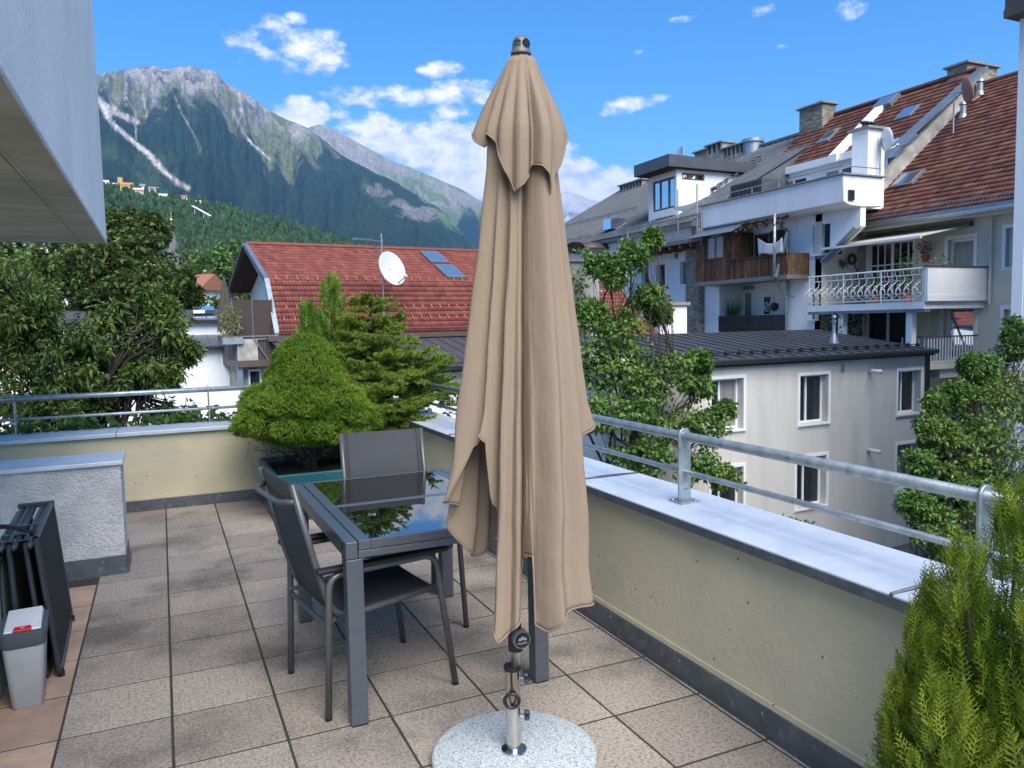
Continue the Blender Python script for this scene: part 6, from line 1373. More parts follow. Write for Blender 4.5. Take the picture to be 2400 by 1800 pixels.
# ------------------------------------------------------------------ red mansard house
def mansard():
    th = R(6); U = np.array([math.cos(th), math.sin(th), 0]); N = np.array([math.sin(th), -math.cos(th), 0]); O = ony(652.5, 785, 34.); ze = float(O[2]); F = Fac(O, U, N)
    t = thing('red_roof_house', 'house with steep red tiled mansard roof and brown-screened balcony', 'house')
    def gab(p): q = onp(*p, O, U); return float((q-O)@N), float(q[2])
    dk, zk = gab((628, 656.7)); drg, zrg = gab((577.6, 573.7)); Wd = 13.5
    ro = empty('tiled_roof', (0, 0, 0), 0, t)
    V1 = unit(N*dk+Zv*(zk-ze)); l1 = math.hypot(dk, zk-ze); V2 = unit(N*(drg-dk)+Zv*(zrg-zk)); l2 = math.hypot(drg-dk, zrg-zk)
    tl1 = l1/10; tiles(ro, F.P(0, ze), U, V1, Wd, l1+.02, .30, tl1, TILE_I, 300, TILE_R, seed=1)
    sk0 = onp(*zg(1560, 215), F.P(0, zk, dk), np.cross(U, V2)); 
    tiles(ro, F.P(0, zk, dk), U, V2, Wd, l2+.02, .30, l2/12, TILE_I, 0, TILE_R, seed=2)
    dbk = 2*drg
    MB().prism([F.P(1.0, ze-.05, -.03), F.P(1.0, zk-.05, dk-.03), F.P(1.0, zrg-.05, drg), F.P(1.0, zk, dbk-dk), F.P(1.0, ze, dbk)], U*(Wd-1.0)).build('roof_body', TILE_I, ro)
    MB().tube([F.P(-.05, zrg+.05, drg), F.P(Wd, zrg+.05, drg)], .13, 8).build('ridge_tiles', TILE_R, ro)
    # overhanging verge on the gable with zinc edge
    for a_, b_, d0, d1 in (((0, ze), (0, zk), 0, dk), ((0, zk), (0, zrg), dk, drg)):
        MB().hexa([F.P(-.16, a_[1]-.16, d0), F.P(.05, a_[1]-.16, d0), F.P(.05, b_[1]-.16, d1), F.P(-.16, b_[1]-.16, d1), F.P(-.16, a_[1]+.09, d0+.03), F.P(.05, a_[1]+.09, d0+.03), F.P(.05, b_[1]+.09, d1+.03), F.P(-.16, b_[1]+.09, d1+.03)]).build('verge_flashing', ZINCB, t)
    q = [(zrg, drg), (zk, dbk-dk), (ze, dbk)]
    for (za_, da), (zb2, db) in zip(q[:-1], q[1:]): MB().bar(F.P(-.05, za_, da), F.P(-.05, zb2, db), .3, .14).build('verge_flashing', FRAMEG, t)
    # recessed gable: the roof runs out over it; wall at u=+1.6
    ov = .95
    MB().prism([F.P(ov, ze-3, -.35), F.P(ov, zk-.2, dk-.35), F.P(ov, zrg-.45, drg), F.P(ov, zk-.2, dbk-dk), F.P(ov, ze-3, dbk)], U*.2).build('gable_wall', WHITEW, t)
    # underside of the overhang, rear slope side is dark boarding
    for (za_, da), (zb2, db) in (((zrg-.2, drg-.02), (zk-.15, dbk-dk)), ((zrg-.2, drg+.02), (zk-.15, dk-.25)), ((zk-.15, dk-.25), (ze-.1, -.25))):
        MB().hexa([F.P(-.1, za_-.06, da), F.P(ov, za_-.06, da), F.P(ov, zb2-.06, db), F.P(-.1, zb2-.06, db), F.P(-.1, za_, da), F.P(ov, za_, da), F.P(ov, zb2, db), F.P(-.1, zb2, db)]).build('eave_soffit', OLDWOOD if db < drg else WHITEW, t)
    Fg = Fac(F.P(ov, 0, 0), -N, -U); Fg.window(t, (1.2, 2.3, ze+.1, ze+1.9), .01, .09, (.5,), sill=False, name='door', fm=PVC)
    # walls below
    MB().prism([F.P(1.0, GZ, -.30), F.P(Wd, GZ, -.30), F.P(Wd, ze-.18, -.30), F.P(1.0, ze-.18, -.30)], N*(dbk+.6)).build('wall', WHITEW, t)
    F.b('eave_gutter', BROWNM, t, -.3, Wd, ze-.24, ze-.06, -.3, .12, .02)
    # snow hooks and snow rail
    Vn = np.cross(U, V1); Q = lambda u, v, h: F.P(u, ze)+V1*v+Vn*h
    hook = None
    for row, v, n in ((0, tl1*2.2, 26), (1, tl1*4.3, 26), (2, l1*.985, 26)):
        for k in range(n):
            u = .35+k*.46+(row % 2)*.2
            if u > Wd-.2: continue
            if hook is None: hook = MB().hexa([Vn*.05-U*.02, Vn*.05+U*.02, Vn*.05+U*.02+V1*.26, Vn*.05-U*.02+V1*.26, Vn*.14-U*.02, Vn*.14+U*.02, Vn*.085+U*.02+V1*.26, Vn*.085-U*.02+V1*.26]).build('snow_hook', mat('bright_red_hook', (.42, .12, .08), .5), ro); o = hook
            else: o = hook.copy(); col.objects.link(o); o.parent = ro
            o.location = Q(u, v, 0)
    for h in (.10, .24): MB().tube([Q(0, .12, h), Q(Wd, .12, h)], .014, 5).build('snow_rail', mat('red_rail', (.20, .05, .035), .5), ro)
    for k in range(90): u = .05+k*.148; MB().tube([Q(u, .12, .05), Q(u, .12, .25)], .009, 4).build('rail_upright', MATS['red_rail'], ro)
    # skylights, two in a column
    V2n = np.cross(U, V2); S_ = lambda u, v, h: F.P(0, zk, dk)+U*u+V2*v+V2n*h
    def on2(p): q_ = onp(*p, F.P(0, zk+.1, dk), V2n); return float((q_-F.P(0, zk, dk))@U), float((q_-F.P(0, zk, dk))@V2)
    for tl_, br_ in (((1540, 215), (1765, 300)), ((1650, 315), (1885, 408))):
        a_ = on2(zg(*tl_)); b_ = on2(zg(*br_)); v0, v1 = b_[1], a_[1]; c0 = on2(zg(tl_[0], tl_[1])); ctr = on2(zg((tl_[0]+br_[0])/2, (tl_[1]+br_[1])/2))[0]; u0, u1 = ctr-.52, ctr+.52
        hx_ = lambda a0, b0, a1, b1, h0, h1: [S_(a0, a1, h0), S_(b0, a1, h0), S_(b0, b1, h0), S_(a0, b1, h0), S_(a0, a1, h1), S_(b0, a1, h1), S_(b0, b1, h1), S_(a0, b1, h1)]
        sk = MB().hexa(hx_(u0, u1, v0, v1, 0, .16)).build('skylight', FRAMEG, ro); MB().hexa(hx_(u0+.05, u1-.05, v0+.06, v1-.06, .16, .18)).build('casement', GALV, sk); MB().hexa(hx_(u0+.1, u1-.1, v0+.12, v1-.12, .18, .187)).build('pane', PANE_B, sk)
    # balcony on the gable end
    zs = float(F.px(zl(1760, 1060), .0)[1]); bw = F.px(zl(1680, 1060), .1)[0]; bd = -4.2
    bc_ = empty('gable_balcony', (0, 0, 0), 0, t)
    F.b('slab', BROWNM, bc_, bw, -.02, zs-.15, zs+.12, bd, .1); zt_ = zs+1.12
    pr = F.px(zl(1820, 900), .08)[0]
    F.b('concrete_panel', OLDW, bc_, bw+.02, pr, zs+.121, zs+1.0, .0, .06)
    for z in (zt_, zt_-.13): MB().tube([F.P(bw-.5, z, .03), F.P(-.02, z, .03)], .03, 8).build('rail', FRAMEG, bc_)
    MB().tube([F.P(bw, zt_, .03), F.P(bw, zt_, bd)], .03, 8).build('rail', FRAMEG, bc_)
    for k in range(8): u = pr+.1+(-.1-pr)*k/8; MB().tube([F.P(u, zs+.12, .02), F.P(u, zt_-.13, .02)], .013, 5).build('baluster', FRAMEG, bc_)
    F.b('front_screen', BROWNS, bc_, pr+.02, -.05, zs+.15, zt_-.15, -.06, -.03)
    MB().bar(F.P(pr-.2, zt_, .06), F.P(pr+.45, zs+.05, .06), .07, .05).build('brace', FRAMEG, bc_)
    for k in range(22): d = -.1+(bd+.2)*k/21; MB().tube([F.P(bw, zs+.12, d), F.P(bw, zt_, d)], .016, 5).build('baluster', FRAMEG, bc_)
    F.b('side_screen', BROWNS, bc_, bw+.05, bw+.08, zs+.2, zt_-.05, bd, -.05)
    # brown fabric screens standing above the rail, in two bays
    dS = -.5; sA = F.px(zl(1640, 700), dS)[0]; zS1 = F.px(zl(1750, 612), dS)[1]
    for u0, u1 in ((sA, (sA-.15)/2), ((sA-.15)/2+.05, -.12)): F.b('windscreen', BROWNS, bc_, u0, u1, zt_-.25, zS1, dS-.02, dS)
    for u in (sA, (sA-.15)/2+.025, -.1): MB().tube([F.P(u, zs+.12, dS+.01), F.P(u, zS1+.06, dS+.01)], .025, 6).build('screen_post', FRAMEG, bc_)
    # storey under the balcony
    Fu = Fac(F.P(0, 0, -.7), U, N); 
    F.b('lower_wall', OLDW, t, bw+.25, -.01, GZ, zs-.16, -4, -.72); Fu.window(t, (bw+.55, bw+1.1, zs-2.0, zs-.3), .0, .08, (), fm=PVC, sill=False); Fu.window(t, (bw+1.25, -.1, zs-2.0, zs-.3), .0, .08, (.5,), fm=PVC, sill=False)
    F.b('corner_post', ZINCB, t, bw+.02, bw+.22, GZ, zs-.16, -.25, -.05)
    # lower veranda roof in front of the house
    zv1 = F.px(zg(1000, 850), .15)[1]; zv0 = onp(*zg(1780, 1040), F.P(0, 0, 5.2), N)[2]; V3 = unit(-N*5.0+Zv*(zv1-zv0)); l3 = math.hypot(5.0, zv1-zv0)
    lr = empty('veranda_roof', (0, 0, 0), 0, t); seams(lr, F.P(-.35, zv0, 5.2), U, V3, Wd+.3, l3, .62, METALD)
    MB().prism([F.P(-.3, zv0-.05, 5.1), F.P(-.3, zv1-.05, .13), F.P(-.3, zv0-.2, .13), F.P(-.3, zv0-.25, 5.1)], U*Wd).build('roof_body', BLACKM, lr); F.b('gutter', BLACKM, lr, -.45, Wd, zv0-.16, zv0+.0, 5.21, 5.4); MB().bar(F.P(-.35, zv0+.12, 4.9), F.P(Wd, zv0+.12, 4.9), .03, .04).build('snow_bar', BLACKM, lr)
    F.b('upper_fascia', BROWNM, lr, -.5, Wd, zv1+.03, zv1+.26, .14, .34)
    F.b('veranda_wall', WHITEW, t, .1, Wd, GZ, zv0-.26, -.29, 4.6); F.b('veranda_beam', BLACKM, lr, -.35, -.05, zv0-.6, zv0-.1, 3.6, 5.1)
    return F, zs, bw, zt_
FJ, zsJ, bwJ, ztJ = mansard()
# closed parasol and bush on that balcony
cu = thing('parasol', 'closed dark brown parasol on the brown-screened balcony', 'parasol'); up = onp(*zl(1590, 640), FJ.P(0, 0, -1.6), FJ.N); ztop = onp(*zl(1580, 455), FJ.P(0, 0, -1.6), FJ.N)[2]; H_ = ztop-zsJ
G = np.zeros((14, 40, 3))
for i in range(14):
    f_ = i/13; z = H_*(1-.62*f_)
    for k in range(40): a_ = 2*math.pi*k/40; r_ = (.02+.30*f_**.8)*(1+.28*math.cos(8*a_))*(1 if f_ < .9 else .9); G[i, k] = (up[0]+r_*math.cos(a_), up[1]+r_*math.sin(a_), zsJ+z-(.12*(math.cos(8*a_)) if i == 13 else 0))
MB().grid(np.concatenate([G, G[:, :1]], 1)).build('canopy', mat('dark_taupe_cloth', (.075, .062, .052), .9), cu, smooth=True); MB().tube([(up[0], up[1], zsJ+.12), (up[0], up[1], ztop+.05)], .03, 8).build('pole', FRAMEG, cu)
ps = onp(*zl(1540, 760), FJ.P(0, 0, -.3), FJ.N); tr_ = thing('flower_trough', 'grey trough hung on the balcony rail with a pale bushy plant', 'planter'); FJ.b('trough', GALV, tr_, bwJ-.55, bwJ+.25, ztJ-.30, ztJ-.02, -.15, .18)
rgb_ = np.random.default_rng(77); n = 700; c_ = FJ.P(bwJ-.2, ztJ+.55, 0); leaves_mesh('bush', rand_dirs(rgb_, n)*np.array([.48, .35, .85])*rgb_.random((n, 1))**.4+c_, rand_dirs(rgb_, n)+np.array([0, 0, .3]), rand_dirs(rgb_, n), np.full(n, .14), np.full(n, .05), leafmat('pale_bush_leaf', (.16, .18, .07), (.24, .24, .11)), tr_)
# satellite dish and aerial on one mast in front of the red roof
da = thing('satellite_dish', 'large white satellite dish with a comb aerial on one mast before the red roof', 'dish'); Dp = FJ.P(0, 0, .9); dc = onp(*zg(1350, 335), Dp, FJ.N); nrm = unit(np.array([.42, -.85, .32])); r_ = 1.32/1.0*.5*1.5
dish(da, dc, nrm, .80, WHITEM); mt_ = onp(*zg(1308, 80), Dp, FJ.N); mb_ = onp(*zg(1320, 600), Dp, FJ.N); mx_ = dc+np.array([-.35, .35, 0])
MB().tube([(mx_[0], mx_[1], mb_[2]-2.2), (mx_[0], mx_[1], mt_[2])], .035, 8).build('mast', GALV, da); MB().tube([(mx_[0], mx_[1], dc[2]), dc-nrm*.12], .05, 6).build('bracket', GALV, da)
e_ = dc+nrm*.75+np.array([.15, 0, -.62]); MB().tube([dc+np.array([.1, .05, -.74]), e_], .03, 6).build('arm', GALV, da); MB().tube([e_, e_-nrm*.2+np.array([0, 0, .1])], .07, 8).build('feed_head', WHITEM, da)
ya_ = onp(*zg(1070, 124), Dp, FJ.N); zz = ya_[2]; yt = np.array([mx_[0], mx_[1], zz]); bd_ = unit(ya_-yt); ln_ = np.linalg.norm(ya_-yt)
MB().tube([yt+bd_*-.1, yt+bd_*ln_], .018, 6).build('boom', GALV, da)
for k in range(13): p = yt+bd_*(.55+(ln_-.6)*k/12); sdv = np.array([bd_[1], -bd_[0], 0]); MB().bar(p-sdv*.13+Zv*.02, p+sdv*.13+Zv*.02, .02, .07).build('director', GALV, da)
for s_ in (-1, 1):
    for k in range(7): z = zz+s_*(.1+.13*k); c0 = yt+bd_*(.22+.045*k)+Zv*(z-zz); sdv = np.array([bd_[1], -bd_[0], 0]); MB().tube([c0-sdv*.28, c0+sdv*.28], .014, 4).build('reflector_rod', FRAMEG, da)

# ------------------------------------------------------------------ houses at the left behind the cherry tree
def left_house():
    t = thing('white_house', 'long white house with two grey sheet-metal roofs behind the cherry tree', 'house'); Y1, Y2 = 37., 40.
    F = Fac((0, Y1, 0), (1, 0, 0), (0, -1, 0)); uL, uR = -14., F.px(zl(1665, 1200))[0]; ze = F.px(zl(1400, 968))[1]; w = F.rect(zl(1187, 1097), zl(1285, 1212)); w2 = (w[0]-6.2, w[1]-6.2, w[2], w[3])
    F.wall('wall', WHITEW, t, uL, uR, GZ, ze, [hole(w), hole(w2)], .25); F.box(MB(), uL, uR, GZ, ze, -7, -.251).build('house_body', WHITEW, t); F.window(t, w, -.2, .07, (), pm=mat('mauve_curtain', (.23, .19, .22), .4, (.15, .12, .15), ns=2, stretch=(20, 20, .2))); F.window(t, w2, -.2, .07, (.5,))
    z1 = ony(*zl(1400, 872), Y2)[2]; F.b('gutter', BLACKM, t, uL, uR+.2, ze+.005, ze+.16, -.2, .35)
    V = unit(np.array([0, Y2-Y1, z1-ze-.1])); r1 = empty('lower_roof', (0, 0, 0), 0, t); seams(r1, (uL, Y1-.3, ze+.14), (1, 0, 0), V, uR-uL+.2, math.hypot(Y2-Y1+.3, z1-ze-.1), .6, METALR)
    zc0 = ony(*zl(1400, 775), Y2)[2]; MB().box(uL, uR, Y2, Y2+5, z1-.6, zc0).build('clerestory', WHITEW, t); MB().box(uL, uR+.3, Y2-.35, Y2, zc0+.002, zc0+.14).build('gutter', BLACKM, t)
    z2 = ony(*zl(1400, 692), Y2+3.5)[2]; V = unit(np.array([0, 3.5, z2-zc0-.1])); r2 = empty('upper_roof', (0, 0, 0), 0, t); seams(r2, (uL, Y2-.3, zc0+.13), (1, 0, 0), V, uR-uL+.3, math.hypot(3.8, z2-zc0-.1), .62, METALR)
    MB().prism([(uL, Y2, zc0+.05), (uL, Y2+3.5, z2-.02), (uL, Y2+7, zc0+.05)], (uR-uL+.3, 0, 0)).build('roof_body', METALR, r2)
    q = onp(*zl(1440, 705), (0, Y2, zc0+.2), (0, -(z2-zc0)/3.5, 1)); MB().hexa([(q[0]-.5, q[1]-.5, q[2]-.02), (q[0]+.5, q[1]-.5, q[2]-.02), (q[0]+.5, q[1]+.6, q[2]+.2), (q[0]-.5, q[1]+.6, q[2]+.2), (q[0]-.5, q[1]-.5, q[2]+.14), (q[0]+.5, q[1]-.5, q[2]+.14), (q[0]+.5, q[1]+.6, q[2]+.36), (q[0]-.5, q[1]+.6, q[2]+.36)]).build('skylight', PANE_B, r2)
left_house()
def shed():
    t = thing('garden_shed', 'low white shed with old terracotta tiled roof behind the back parapet', 'shed'); Y = 17.; F = Fac((0, Y, 0), (1, 0, 0), (0, -1, 0))
    q = F.px(zl(490, 1312)); q1 = F.px(zl(960, 1450)); MB().box(q[0]-3, q1[0]+2.6, Y, Y+.3, GZ, q[1]).build('back_wall', WHITEW, t)
    zt_ = q1[1]-.05; V = unit(np.array([0, 3.0, 1.2])); tiles(t, (q[0]-1.5, Y-3.0, zt_-1.2), (1, 0, 0), V, q1[0]-q[0]+1.6, math.hypot(3, 1.2), .24, .30, mat('old_terracotta_tile', (.26, .10, .055), .85, (.17, .08, .05), ns=2, island=.35), seed=12)
    MB().prism([(q[0]-1.5, Y-3, zt_-1.24), (q[0]-1.5, Y, zt_-.03), (q[0]-1.5, Y, GZ), (q[0]-1.5, Y-2.8, GZ)], (q1[0]-q[0]+1.6, 0, 0)).build('shed_body', OLDW, t)
    a_ = ony(*zl(640, 1500), Y-.6); b_ = ony(*zl(835, 1425), Y-.6); MB().tube([a_, (a_+b_)/2+np.array([0, 0, .06]), b_], [.10, .11, .09], 8).build('dead_branch', BARK_D, t)
shed()
# small rendered bits between the umbrella and the annex
cp = thing('rendered_pillar', 'rough grey rendered pillar with stone cap overgrown by leaves', 'pillar'); q0 = ony(*za(150, 940), 22.); q1 = ony(*za(318, 1380), 22.)
MB().box(q0[0]-.2, q1[0], 22., 22.8, GZ, q0[2]-.02).build('shaft', mat('grey_roughcast', (.33, .32, .30), .95, (.26, .25, .235), ns=3, bump=1, bs=25, coord='World'), cp); MB().box(q0[0]-.3, q1[0]+.1, 21.9, 22.9, q0[2]-.019, q0[2]+.12).build('cap', STONEC, cp)
ln2 = thing('lean_to', 'small white lean-to with red tiled roof below the brick pier', 'outbuilding'); q0 = ony(*za(752, 1255), 24.); q1 = ony(*za(935, 1455), 24.)
MB().box(q0[0]-.05, q1[0], 24., 26.2, GZ, q0[2]).build('block', WHITEW, ln2); MB().box(q0[0]-.15, q1[0]+.1, 23.9, 26.3, q0[2]+.002, q0[2]+.12).build('cap', STONEC, ln2)
r0 = ony(*za(480, 1470), 23.5); r1 = ony(*za(750, 1470), 23.5); tiles(ln2, (r0[0]-2.5, 23.5, r0[2]), (1, 0, 0), unit(np.array([0, 3., 1.8])), r1[0]-r0[0]+2.45, 3.4, .24, .3, TILE_I, seed=14); MB().prism([(r0[0]-2.5, 23.5, r0[2]-.04), (r0[0]-2.5, 26.5, r0[2]+1.75), (r0[0]-2.5, 26.5, GZ), (r0[0]-2.5, 23.7, GZ)], (r1[0]-r0[0]+2.45, 0, 0)).build('roof_body', WHITEW, ln2)
rr_ = thing('red_roof_outbuilding', 'narrow red tiled roof corner beside the rough grey pillar', 'outbuilding'); q0 = ony(*za(300, 1095), 30.); tiles(rr_, (q0[0]-1.5, 28.5, q0[2]-1.6), (1, 0, 0), unit(np.array([0, 1.8, 1.6])), 2.7, 2.4, .24, .3, TILE_I, seed=15); MB().prism([(q0[0]-1.5, 28.5, q0[2]-1.63), (q0[0]-1.5, 30.3, q0[2]-.03), (q0[0]-1.5, 31, GZ), (q0[0]-1.5, 28.6, GZ)], (2.7, 0, 0)).build('body', WHITEW, rr_); MB().bar((q0[0]+1.25, 28.5, q0[2]-1.55), (q0[0]+1.25, 30.3, q0[2]+.05), .15, .12).build('verge', FRAMEG, rr_)

# ------------------------------------------------------------------ trees round the terrace
def P3(p, Y): return ony(*p, Y)
def lob(p, Y, rx, rz, ry=None): c = ony(*p, Y); return (c[0], c[1], c[2], rx, ry or rx, rz)
CH = 12.2
leafy_tree('cherry_tree', 'cherry tree with long drooping leaves and dark limbs beyond the back parapet', (P3((180, 900), CH)[0], CH, GZ), P3((185, 880), CH), .17,
  [lob((20, 690), CH, .5, .5), lob((70, 720), CH, .4, .3), lob((25, 800), CH, .6, .5), lob((95, 800), CH+.4, .5, .4), lob((110, 910), CH, .6, .4), lob((205, 790), CH, .55, .38), lob((255, 860), CH+.3, .55, .4), lob((160, 860), CH-.3, .55, .4), lob((335, 790), CH+.2, .4, .35), lob((395, 775), CH, .28, .3), lob((345, 705), CH+.2, .15, .25), lob((400, 730), CH+.2, .16, .2), lob((395, 870), CH, .30, .25), lob((330, 890), CH-.2, .4, .3), lob((60, 960), CH-.4, .6, .4), lob((140, 965), CH-.4, .5, .3), lob((440, 820), CH, .18, .2), lob((-60, 780), CH, .9, .9), lob((-80, 920), CH, .9, .7), lob((395, 975), CH, .35, .25), lob((265, 745), CH+.3, .3, .22), lob((230, 940), CH, .3, .22)],
  36, 30, .105, .040, L_CHERRY, 101, droop=.5, clump_r=.40, bark=BARK_D, limb_r=.18, flat=.8)
LM = 46.
leafy_tree('lime_tree', 'big round dark green lime tree standing behind the metal-roofed white house', (P3((300, 800), LM)[0], LM, GZ), P3((300, 650), LM), .5,
  [lob((310, 610), LM, 2.6, 2.2), lob((240, 640), LM-1, 2.4, 1.9), lob((368, 668), LM-1, 1.9, 1.5), lob((290, 545), LM, 1.7, 1.1), lob((340, 540), LM, 1.2, .9), lob((170, 600), LM, 1.8, 1.5), lob((420, 690), LM-.5, 1.1, .9), lob((190, 690), LM-1, 2.0, 1.2), lob((310, 690), LM-1.8, 2.4, 1.2), lob((258, 525), LM, .8, .7)],
  60, 56, .26, .17, L_LIME, 102, droop=.25, clump_r=.24, shell=.82)
MP = 15.2
leafy_tree('maple_tree', 'maple sapling thicket with airy shoots growing between parapet and annex', (P3((1490, 1100), MP)[0], MP, GZ), P3((1480, 960), MP), .12,
  [lob((1480, 600), MP, .42, .35), lob((1520, 700), MP, .45, .35), lob((1440, 640), MP, .35, .4), lob((1400, 620), MP+.5, .3, .35), lob((1385, 740), MP+.2, .35, .4), lob((1450, 770), MP, .55, .5), lob((1550, 735), MP, .30, .25), lob((1400, 860), MP, .5, .6), lob((1480, 860), MP-.3, .7, .6), lob((1570, 880), MP-.3, .6, .5), lob((1640, 900), MP-.4, .40, .35), lob((1640, 850), MP-.4, .28, .3), lob((1450, 960), MP-.5, .8, .6), lob((1560, 980), MP-.6, .7, .5), lob((1660, 1000), MP-.8, .45, .5), lob((1500, 1080), MP-.8, .8, .5), lob((1640, 1100), MP-1, .55, .4), lob((1380, 960), MP-.3, .5, .5), lob((1700, 1120), MP-1, .35, .3), lob((1530, 560), MP, .18, .22), lob((1700, 960), MP-.8, .2, .2)],
  30, 30, .115, .085, L_MAPLE, 103, droop=.35, clump_r=.46, limb_r=.35)
vine('ivy', 'light green creeper climbing the rough grey pillar', (q0[0]*0+P3(za(165, 1100), 21.8)[0], 21.8, P3(za(165, 1200), 21.8)[2]-1.2), (.55, .2, 3.4), 320, 106, .16)
lb = potplant('low leafy bush tips rising just behind the zinc coping', (P3((1862, 1220), 8.5)[0], 8.5, P3((1862, 1260), 8.5)[2]), .28, .3, 107, L_VINE, 120, .12, False, 'leafy_bush')
MB().tube(branch_path(rgx, (0, 0, GZ-lb.location.z), (0, 0, .15), 6, .01), [.04, .036, .032, .027, .02, .01], 6).build('trunk', BARK, lb, smooth=True)
HB = 8.8
leafy_tree('hornbeam_tree', 'leafy hornbeam with whippy shoots beside the annex corner at the right', (P3((2330, 1300), HB)[0], HB, GZ), P3((2340, 1150), HB), .16,
  [lob((2290, 960), HB, 0.65, 0.52), lob((2370, 900), HB, 0.60, 0.60), lob((2230, 1050), HB, 0.52, 0.47), lob((2330, 1080), HB-.3, 0.69, 0.52), lob((2200, 1010), HB, 0.34, 0.34), lob((2260, 1180), HB-.3, 0.65, 0.43), lob((2390, 1180), HB-.3, 0.69, 0.52), lob((2380, 800), HB+.1, 0.26, 0.47), lob((2300, 870), HB, 0.30, 0.30), lob((2190, 950), HB+.1, 0.19, 0.24), lob((2240, 920), HB, 0.21, 0.26), lob((2180, 1230), HB-.3, 0.43, 0.34), lob((2300, 1290), HB-.5, 0.60, 0.34), lob((2460, 960), HB, 0.69, 0.77), lob((2480, 1150), HB, 0.69, 0.69), lob((2230, 1270), HB-.4, 0.34, 0.26), lob((2160, 1090), HB-.1, 0.28, 0.26), lob((2150, 1180), HB-.2, 0.26, 0.26), lob((2200, 1130), HB, 0.39, 0.34), lob((2170, 1010), HB, 0.14, 0.17), lob((2270, 860), HB, 0.15, 0.21)],
  34, 46, .088, .05, L_HORN, 104, droop=.2, clump_r=.42, limb_r=.35, flat=.55)

# ------------------------------------------------------------------ village, church and hillside houses
def small_house(label, p, w, h, d, wall, roof, group=None, rng_=None, flat=False, name='hillside_house', rz=0., roofh=.45):
    q = hill_at(*p) if rng_ is None else (lambda r0: EYEP+ray(*p)/math.hypot(*ray(*p)[:2])*r0)(rng_)
    q = np.array(q)+np.array([0, 0, 6. if rng_ is None else 0]); t = thing(name, label, 'house', q, rz, group); MB().box(-w/2, w/2, -d/2, d/2, -h*1.5-4, h).build('wall', wall, t)
    if flat: MB().box(-w/2-.3, w/2+.3, -d/2-.3, d/2+.3, h+.01, h+.5).build('roof', roof, t)
    else: MB().prism([(-w/2-.6, -d/2-.8, h+.02), (-w/2-.6, d/2+.8, h+.02), (-w/2-.6, 0, h+h*roofh+1.2)], (w+1.2, 0, 0)).build('roof', roof, t)
    n = max(2, int(w/3.2))
    for fl_ in range(max(1, int(h/3))):
        for k in range(n): x = -w/2+w*(k+.5)/n; MB().box(x-.55, x+.55, -d/2-.06, -d/2-.005, .9+fl_*2.9, 2.3+fl_*2.9).build('window', PANE, t)
    return t
VW = mat('village_white', (.72, .70, .66), .9); VY = mat('village_yellow', (.62, .42, .12), .9); VP = mat('village_pink', (.58, .40, .34), .9); VR = mat('village_roof', (.30, .12, .07), .85); VG = mat('village_grey_roof', (.20, .19, .19), .8)
vg = 'village houses on the wooded shoulder'
for lab, p, w, h, d, wl, rf, fl_ in (('white hotel block at the upper edge of the wooded hill', (246, 446), 14, 8, 12, VW, VG, True), ('cream villa with a flat roof beside the yellow tower house', (266, 449), 16, 7, 12, mat('village_cream', (.68, .58, .40), .9), VG, True), ('tall narrow yellow tower house on the wooded hill', (283, 447), 7, 15, 8, VY, VR, True), ('long yellow house with orange roof right of the yellow tower', (298, 456), 17, 7, 10, VY, mat('village_orange_roof', (.42, .20, .07), .85), False), ('low white house just below the yellow house', (295, 464), 14, 4, 9, VW, VG, True), ('pinkish house with a pink roof on the wooded hill', (326, 468), 13, 6, 9, VP, VP, False), ('white chalet with dark roof in the middle of the village', (361, 466), 13, 7, 10, VW, VG, False), ('long white low house at the right of the chalet', (381, 473), 15, 5, 9, VW, VW, True), ('white house with a red roof above the ski jump', (430, 481), 12, 6, 9, VW, VR, False), ('small pale house with pink roof lowest at the right of the village', (463, 489), 11, 4, 8, VW, VP, False), ('pale narrow house with gable standing among trees by the pink house', (335, 458), 8, 8, 8, VW, VG, False)):
    small_house(lab, p, w, h, d, wl, rf, vg, flat=fl_)
small_house('white house with red roof half hidden below the overhanging balcony', (112, 592), 8, 7, 8, VW, VR, None, 230., rz=R(10))
small_house('small white house with grey roof at the foot of the hill', (36, 622), 8, 5, 7, VW, VG, None, 200., rz=R(-8))
small_house('long white modern block right of the lime tree', (462, 661), 14, 4.5, 9, VW, VG, None, 330., True, rz=R(5))
small_house('white house with red roof below the modern block', (466, 722), 4.2, 2.2, 5, VW, VR, None, 110., rz=R(-40))
small_house('distant white house with pink roof near the modern block', (503, 690), 7, 3, 7, VW, VP, None, 260., rz=R(-30))
small_house('tiny white chapel on the hill beside the red mansard roof', (543, 645), 3, 6, 3, VW, VG, None, 420.)
ch = thing('church', 'slender grey church spire behind the lime tree', 'church'); cpos = EYEP+ray(408, 640)/math.hypot(*ray(408, 640)[:2])*260; tip = EYEP+ray(411, 520)/math.hypot(*ray(411, 520)[:2])*260; hb_ = tip[2]-cpos[2]
MB().lathe([(3.6, 0), (2.6, hb_*.22), (1.1, hb_*.68), (.12, hb_), (0, hb_+.1)], cpos, 8).build('spire', mat('spire_slate', (.13, .125, .13), .7), ch); MB().box(cpos[0]-3, cpos[0]+3, cpos[1]-3, cpos[1]+3, GZ, cpos[2]).build('tower', VW, ch); MB().lathe([(.4, hb_+.1), (.5, hb_+.5), (.4, hb_+.9), (.05, hb_+1)], cpos, 10).build('orb', mat('gilt', (.6, .45, .1), .3, metal=1), ch); MB().box(cpos[0]-.08, cpos[0]+.08, cpos[1]-.08, cpos[1]+.08, cpos[2]+hb_+1, cpos[2]+hb_+3).build('finial', MATS['gilt'], ch)
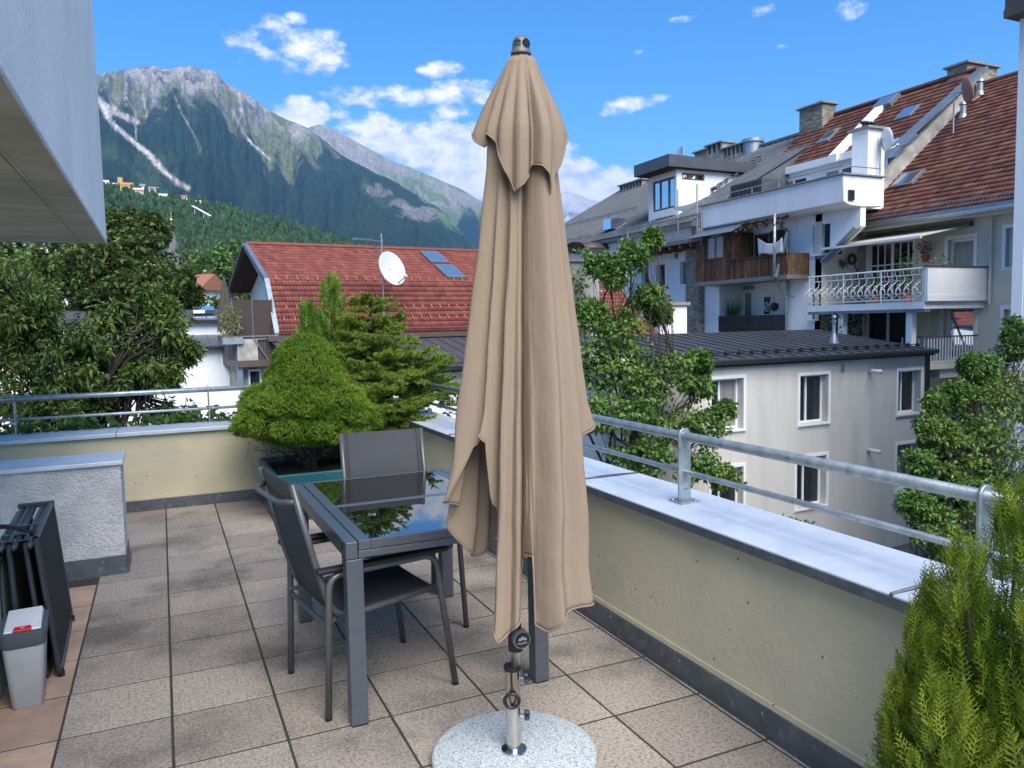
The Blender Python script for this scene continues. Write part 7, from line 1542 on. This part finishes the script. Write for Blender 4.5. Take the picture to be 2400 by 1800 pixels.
sj = thing('funicular_ramp', 'pale narrow ramp on stilts crossing the wooded hillside', 'ramp'); a_ = hill_at(452, 508); b_ = hill_at(494, 531); a_ = a_+np.array([0, 0, 14]); b_ = b_+np.array([0, 0, 14]); MB().bar(a_, b_, 3.2, 1.0).build('deck', VW, sj)
for k in range(4): p = a_+(b_-a_)*(k+.5)/4; MB().box(p[0]-.5, p[0]+.5, p[1]-.5, p[1]+.5, p[2]-22, p[2]-.6).build('stilt', VW, sj)
# more town trees between the houses and the hill
def round_tree(label, p, r0, rx, rz, seed, m=None, group='trees at the foot of the hill'):
    q = EYEP+ray(*p)/math.hypot(*ray(*p)[:2])*r0; rg = np.random.default_rng(seed)
    lobes = [(q[0]+rg.normal()*rx*.4, q[1]+rg.normal()*rx*.4, q[2]+rg.normal()*rz*.3, rx*.7, rx*.7, rz*.65) for _ in range(4)]
    return leafy_tree('broadleaf_tree', label, (q[0], q[1], GZ), (q[0], q[1], q[2]-rz*.3), rx*.09, lobes, 20, 26, .5*r0/80, .34*r0/80, m or L_LIME, seed, group, droop=.2, clump_r=.34, shell=.8)
for i, (p, r0, rx, rz, lab) in enumerate([((20, 600), 120, 4, 3.5, 'round tree uphill of the small white house with the grey roof'), ((75, 640), 110, 4, 3, 'round tree between the two white houses at the hill foot'), ((20, 680), 90, 3.5, 3, 'round tree below the small white house with the grey roof'),
    ((500, 640), 170, 5, 4.5, 'round tree right behind the long white modern block'), ((540, 700), 140, 5, 4, 'broad tree behind the closed brown parasol'), ((560, 640), 190, 5, 5, 'tall round tree next to the tiny white chapel'), ((440, 690), 120, 3, 2.6, 'small round tree between lime tree and modern block'),
    ((130, 640), 100, 4, 3, 'round tree just left of the lime crown below the overhanging balcony'), ((520, 740), 90, 3, 2.4, 'low tree at the end of the grey metal roofs by the flower trough'), ((160, 560), 150, 5, 5, 'large tree behind the lime under the overhanging balcony')]):
    round_tree(lab, p, r0, rx, rz, 200+i, L_HORN if i % 2 else L_LIME)

# ------------------------------------------------------------------ put each thing's origin at its own base
bpy.context.view_layer.update()
def _desc(o):
    for c_ in o.children:
        yield c_
        yield from _desc(c_)
for o in list(bpy.data.objects):
    if o.type == 'EMPTY' and o.parent is None and o.location.length < 1e-6 and abs(o.rotation_euler.z) < 1e-6:
        P_ = [m_.matrix_world @ Vector(b_) for m_ in _desc(o) if m_.type == 'MESH' for b_ in m_.bound_box]
        if not P_: continue
        lo3 = [min(p[i] for p in P_) for i in range(3)]; hi3 = [max(p[i] for p in P_) for i in range(3)]
        base_ = Vector(((lo3[0]+hi3[0])/2, (lo3[1]+hi3[1])/2, lo3[2]))
        o.location = base_
        for ch_ in o.children: ch_.location = ch_.location-base_
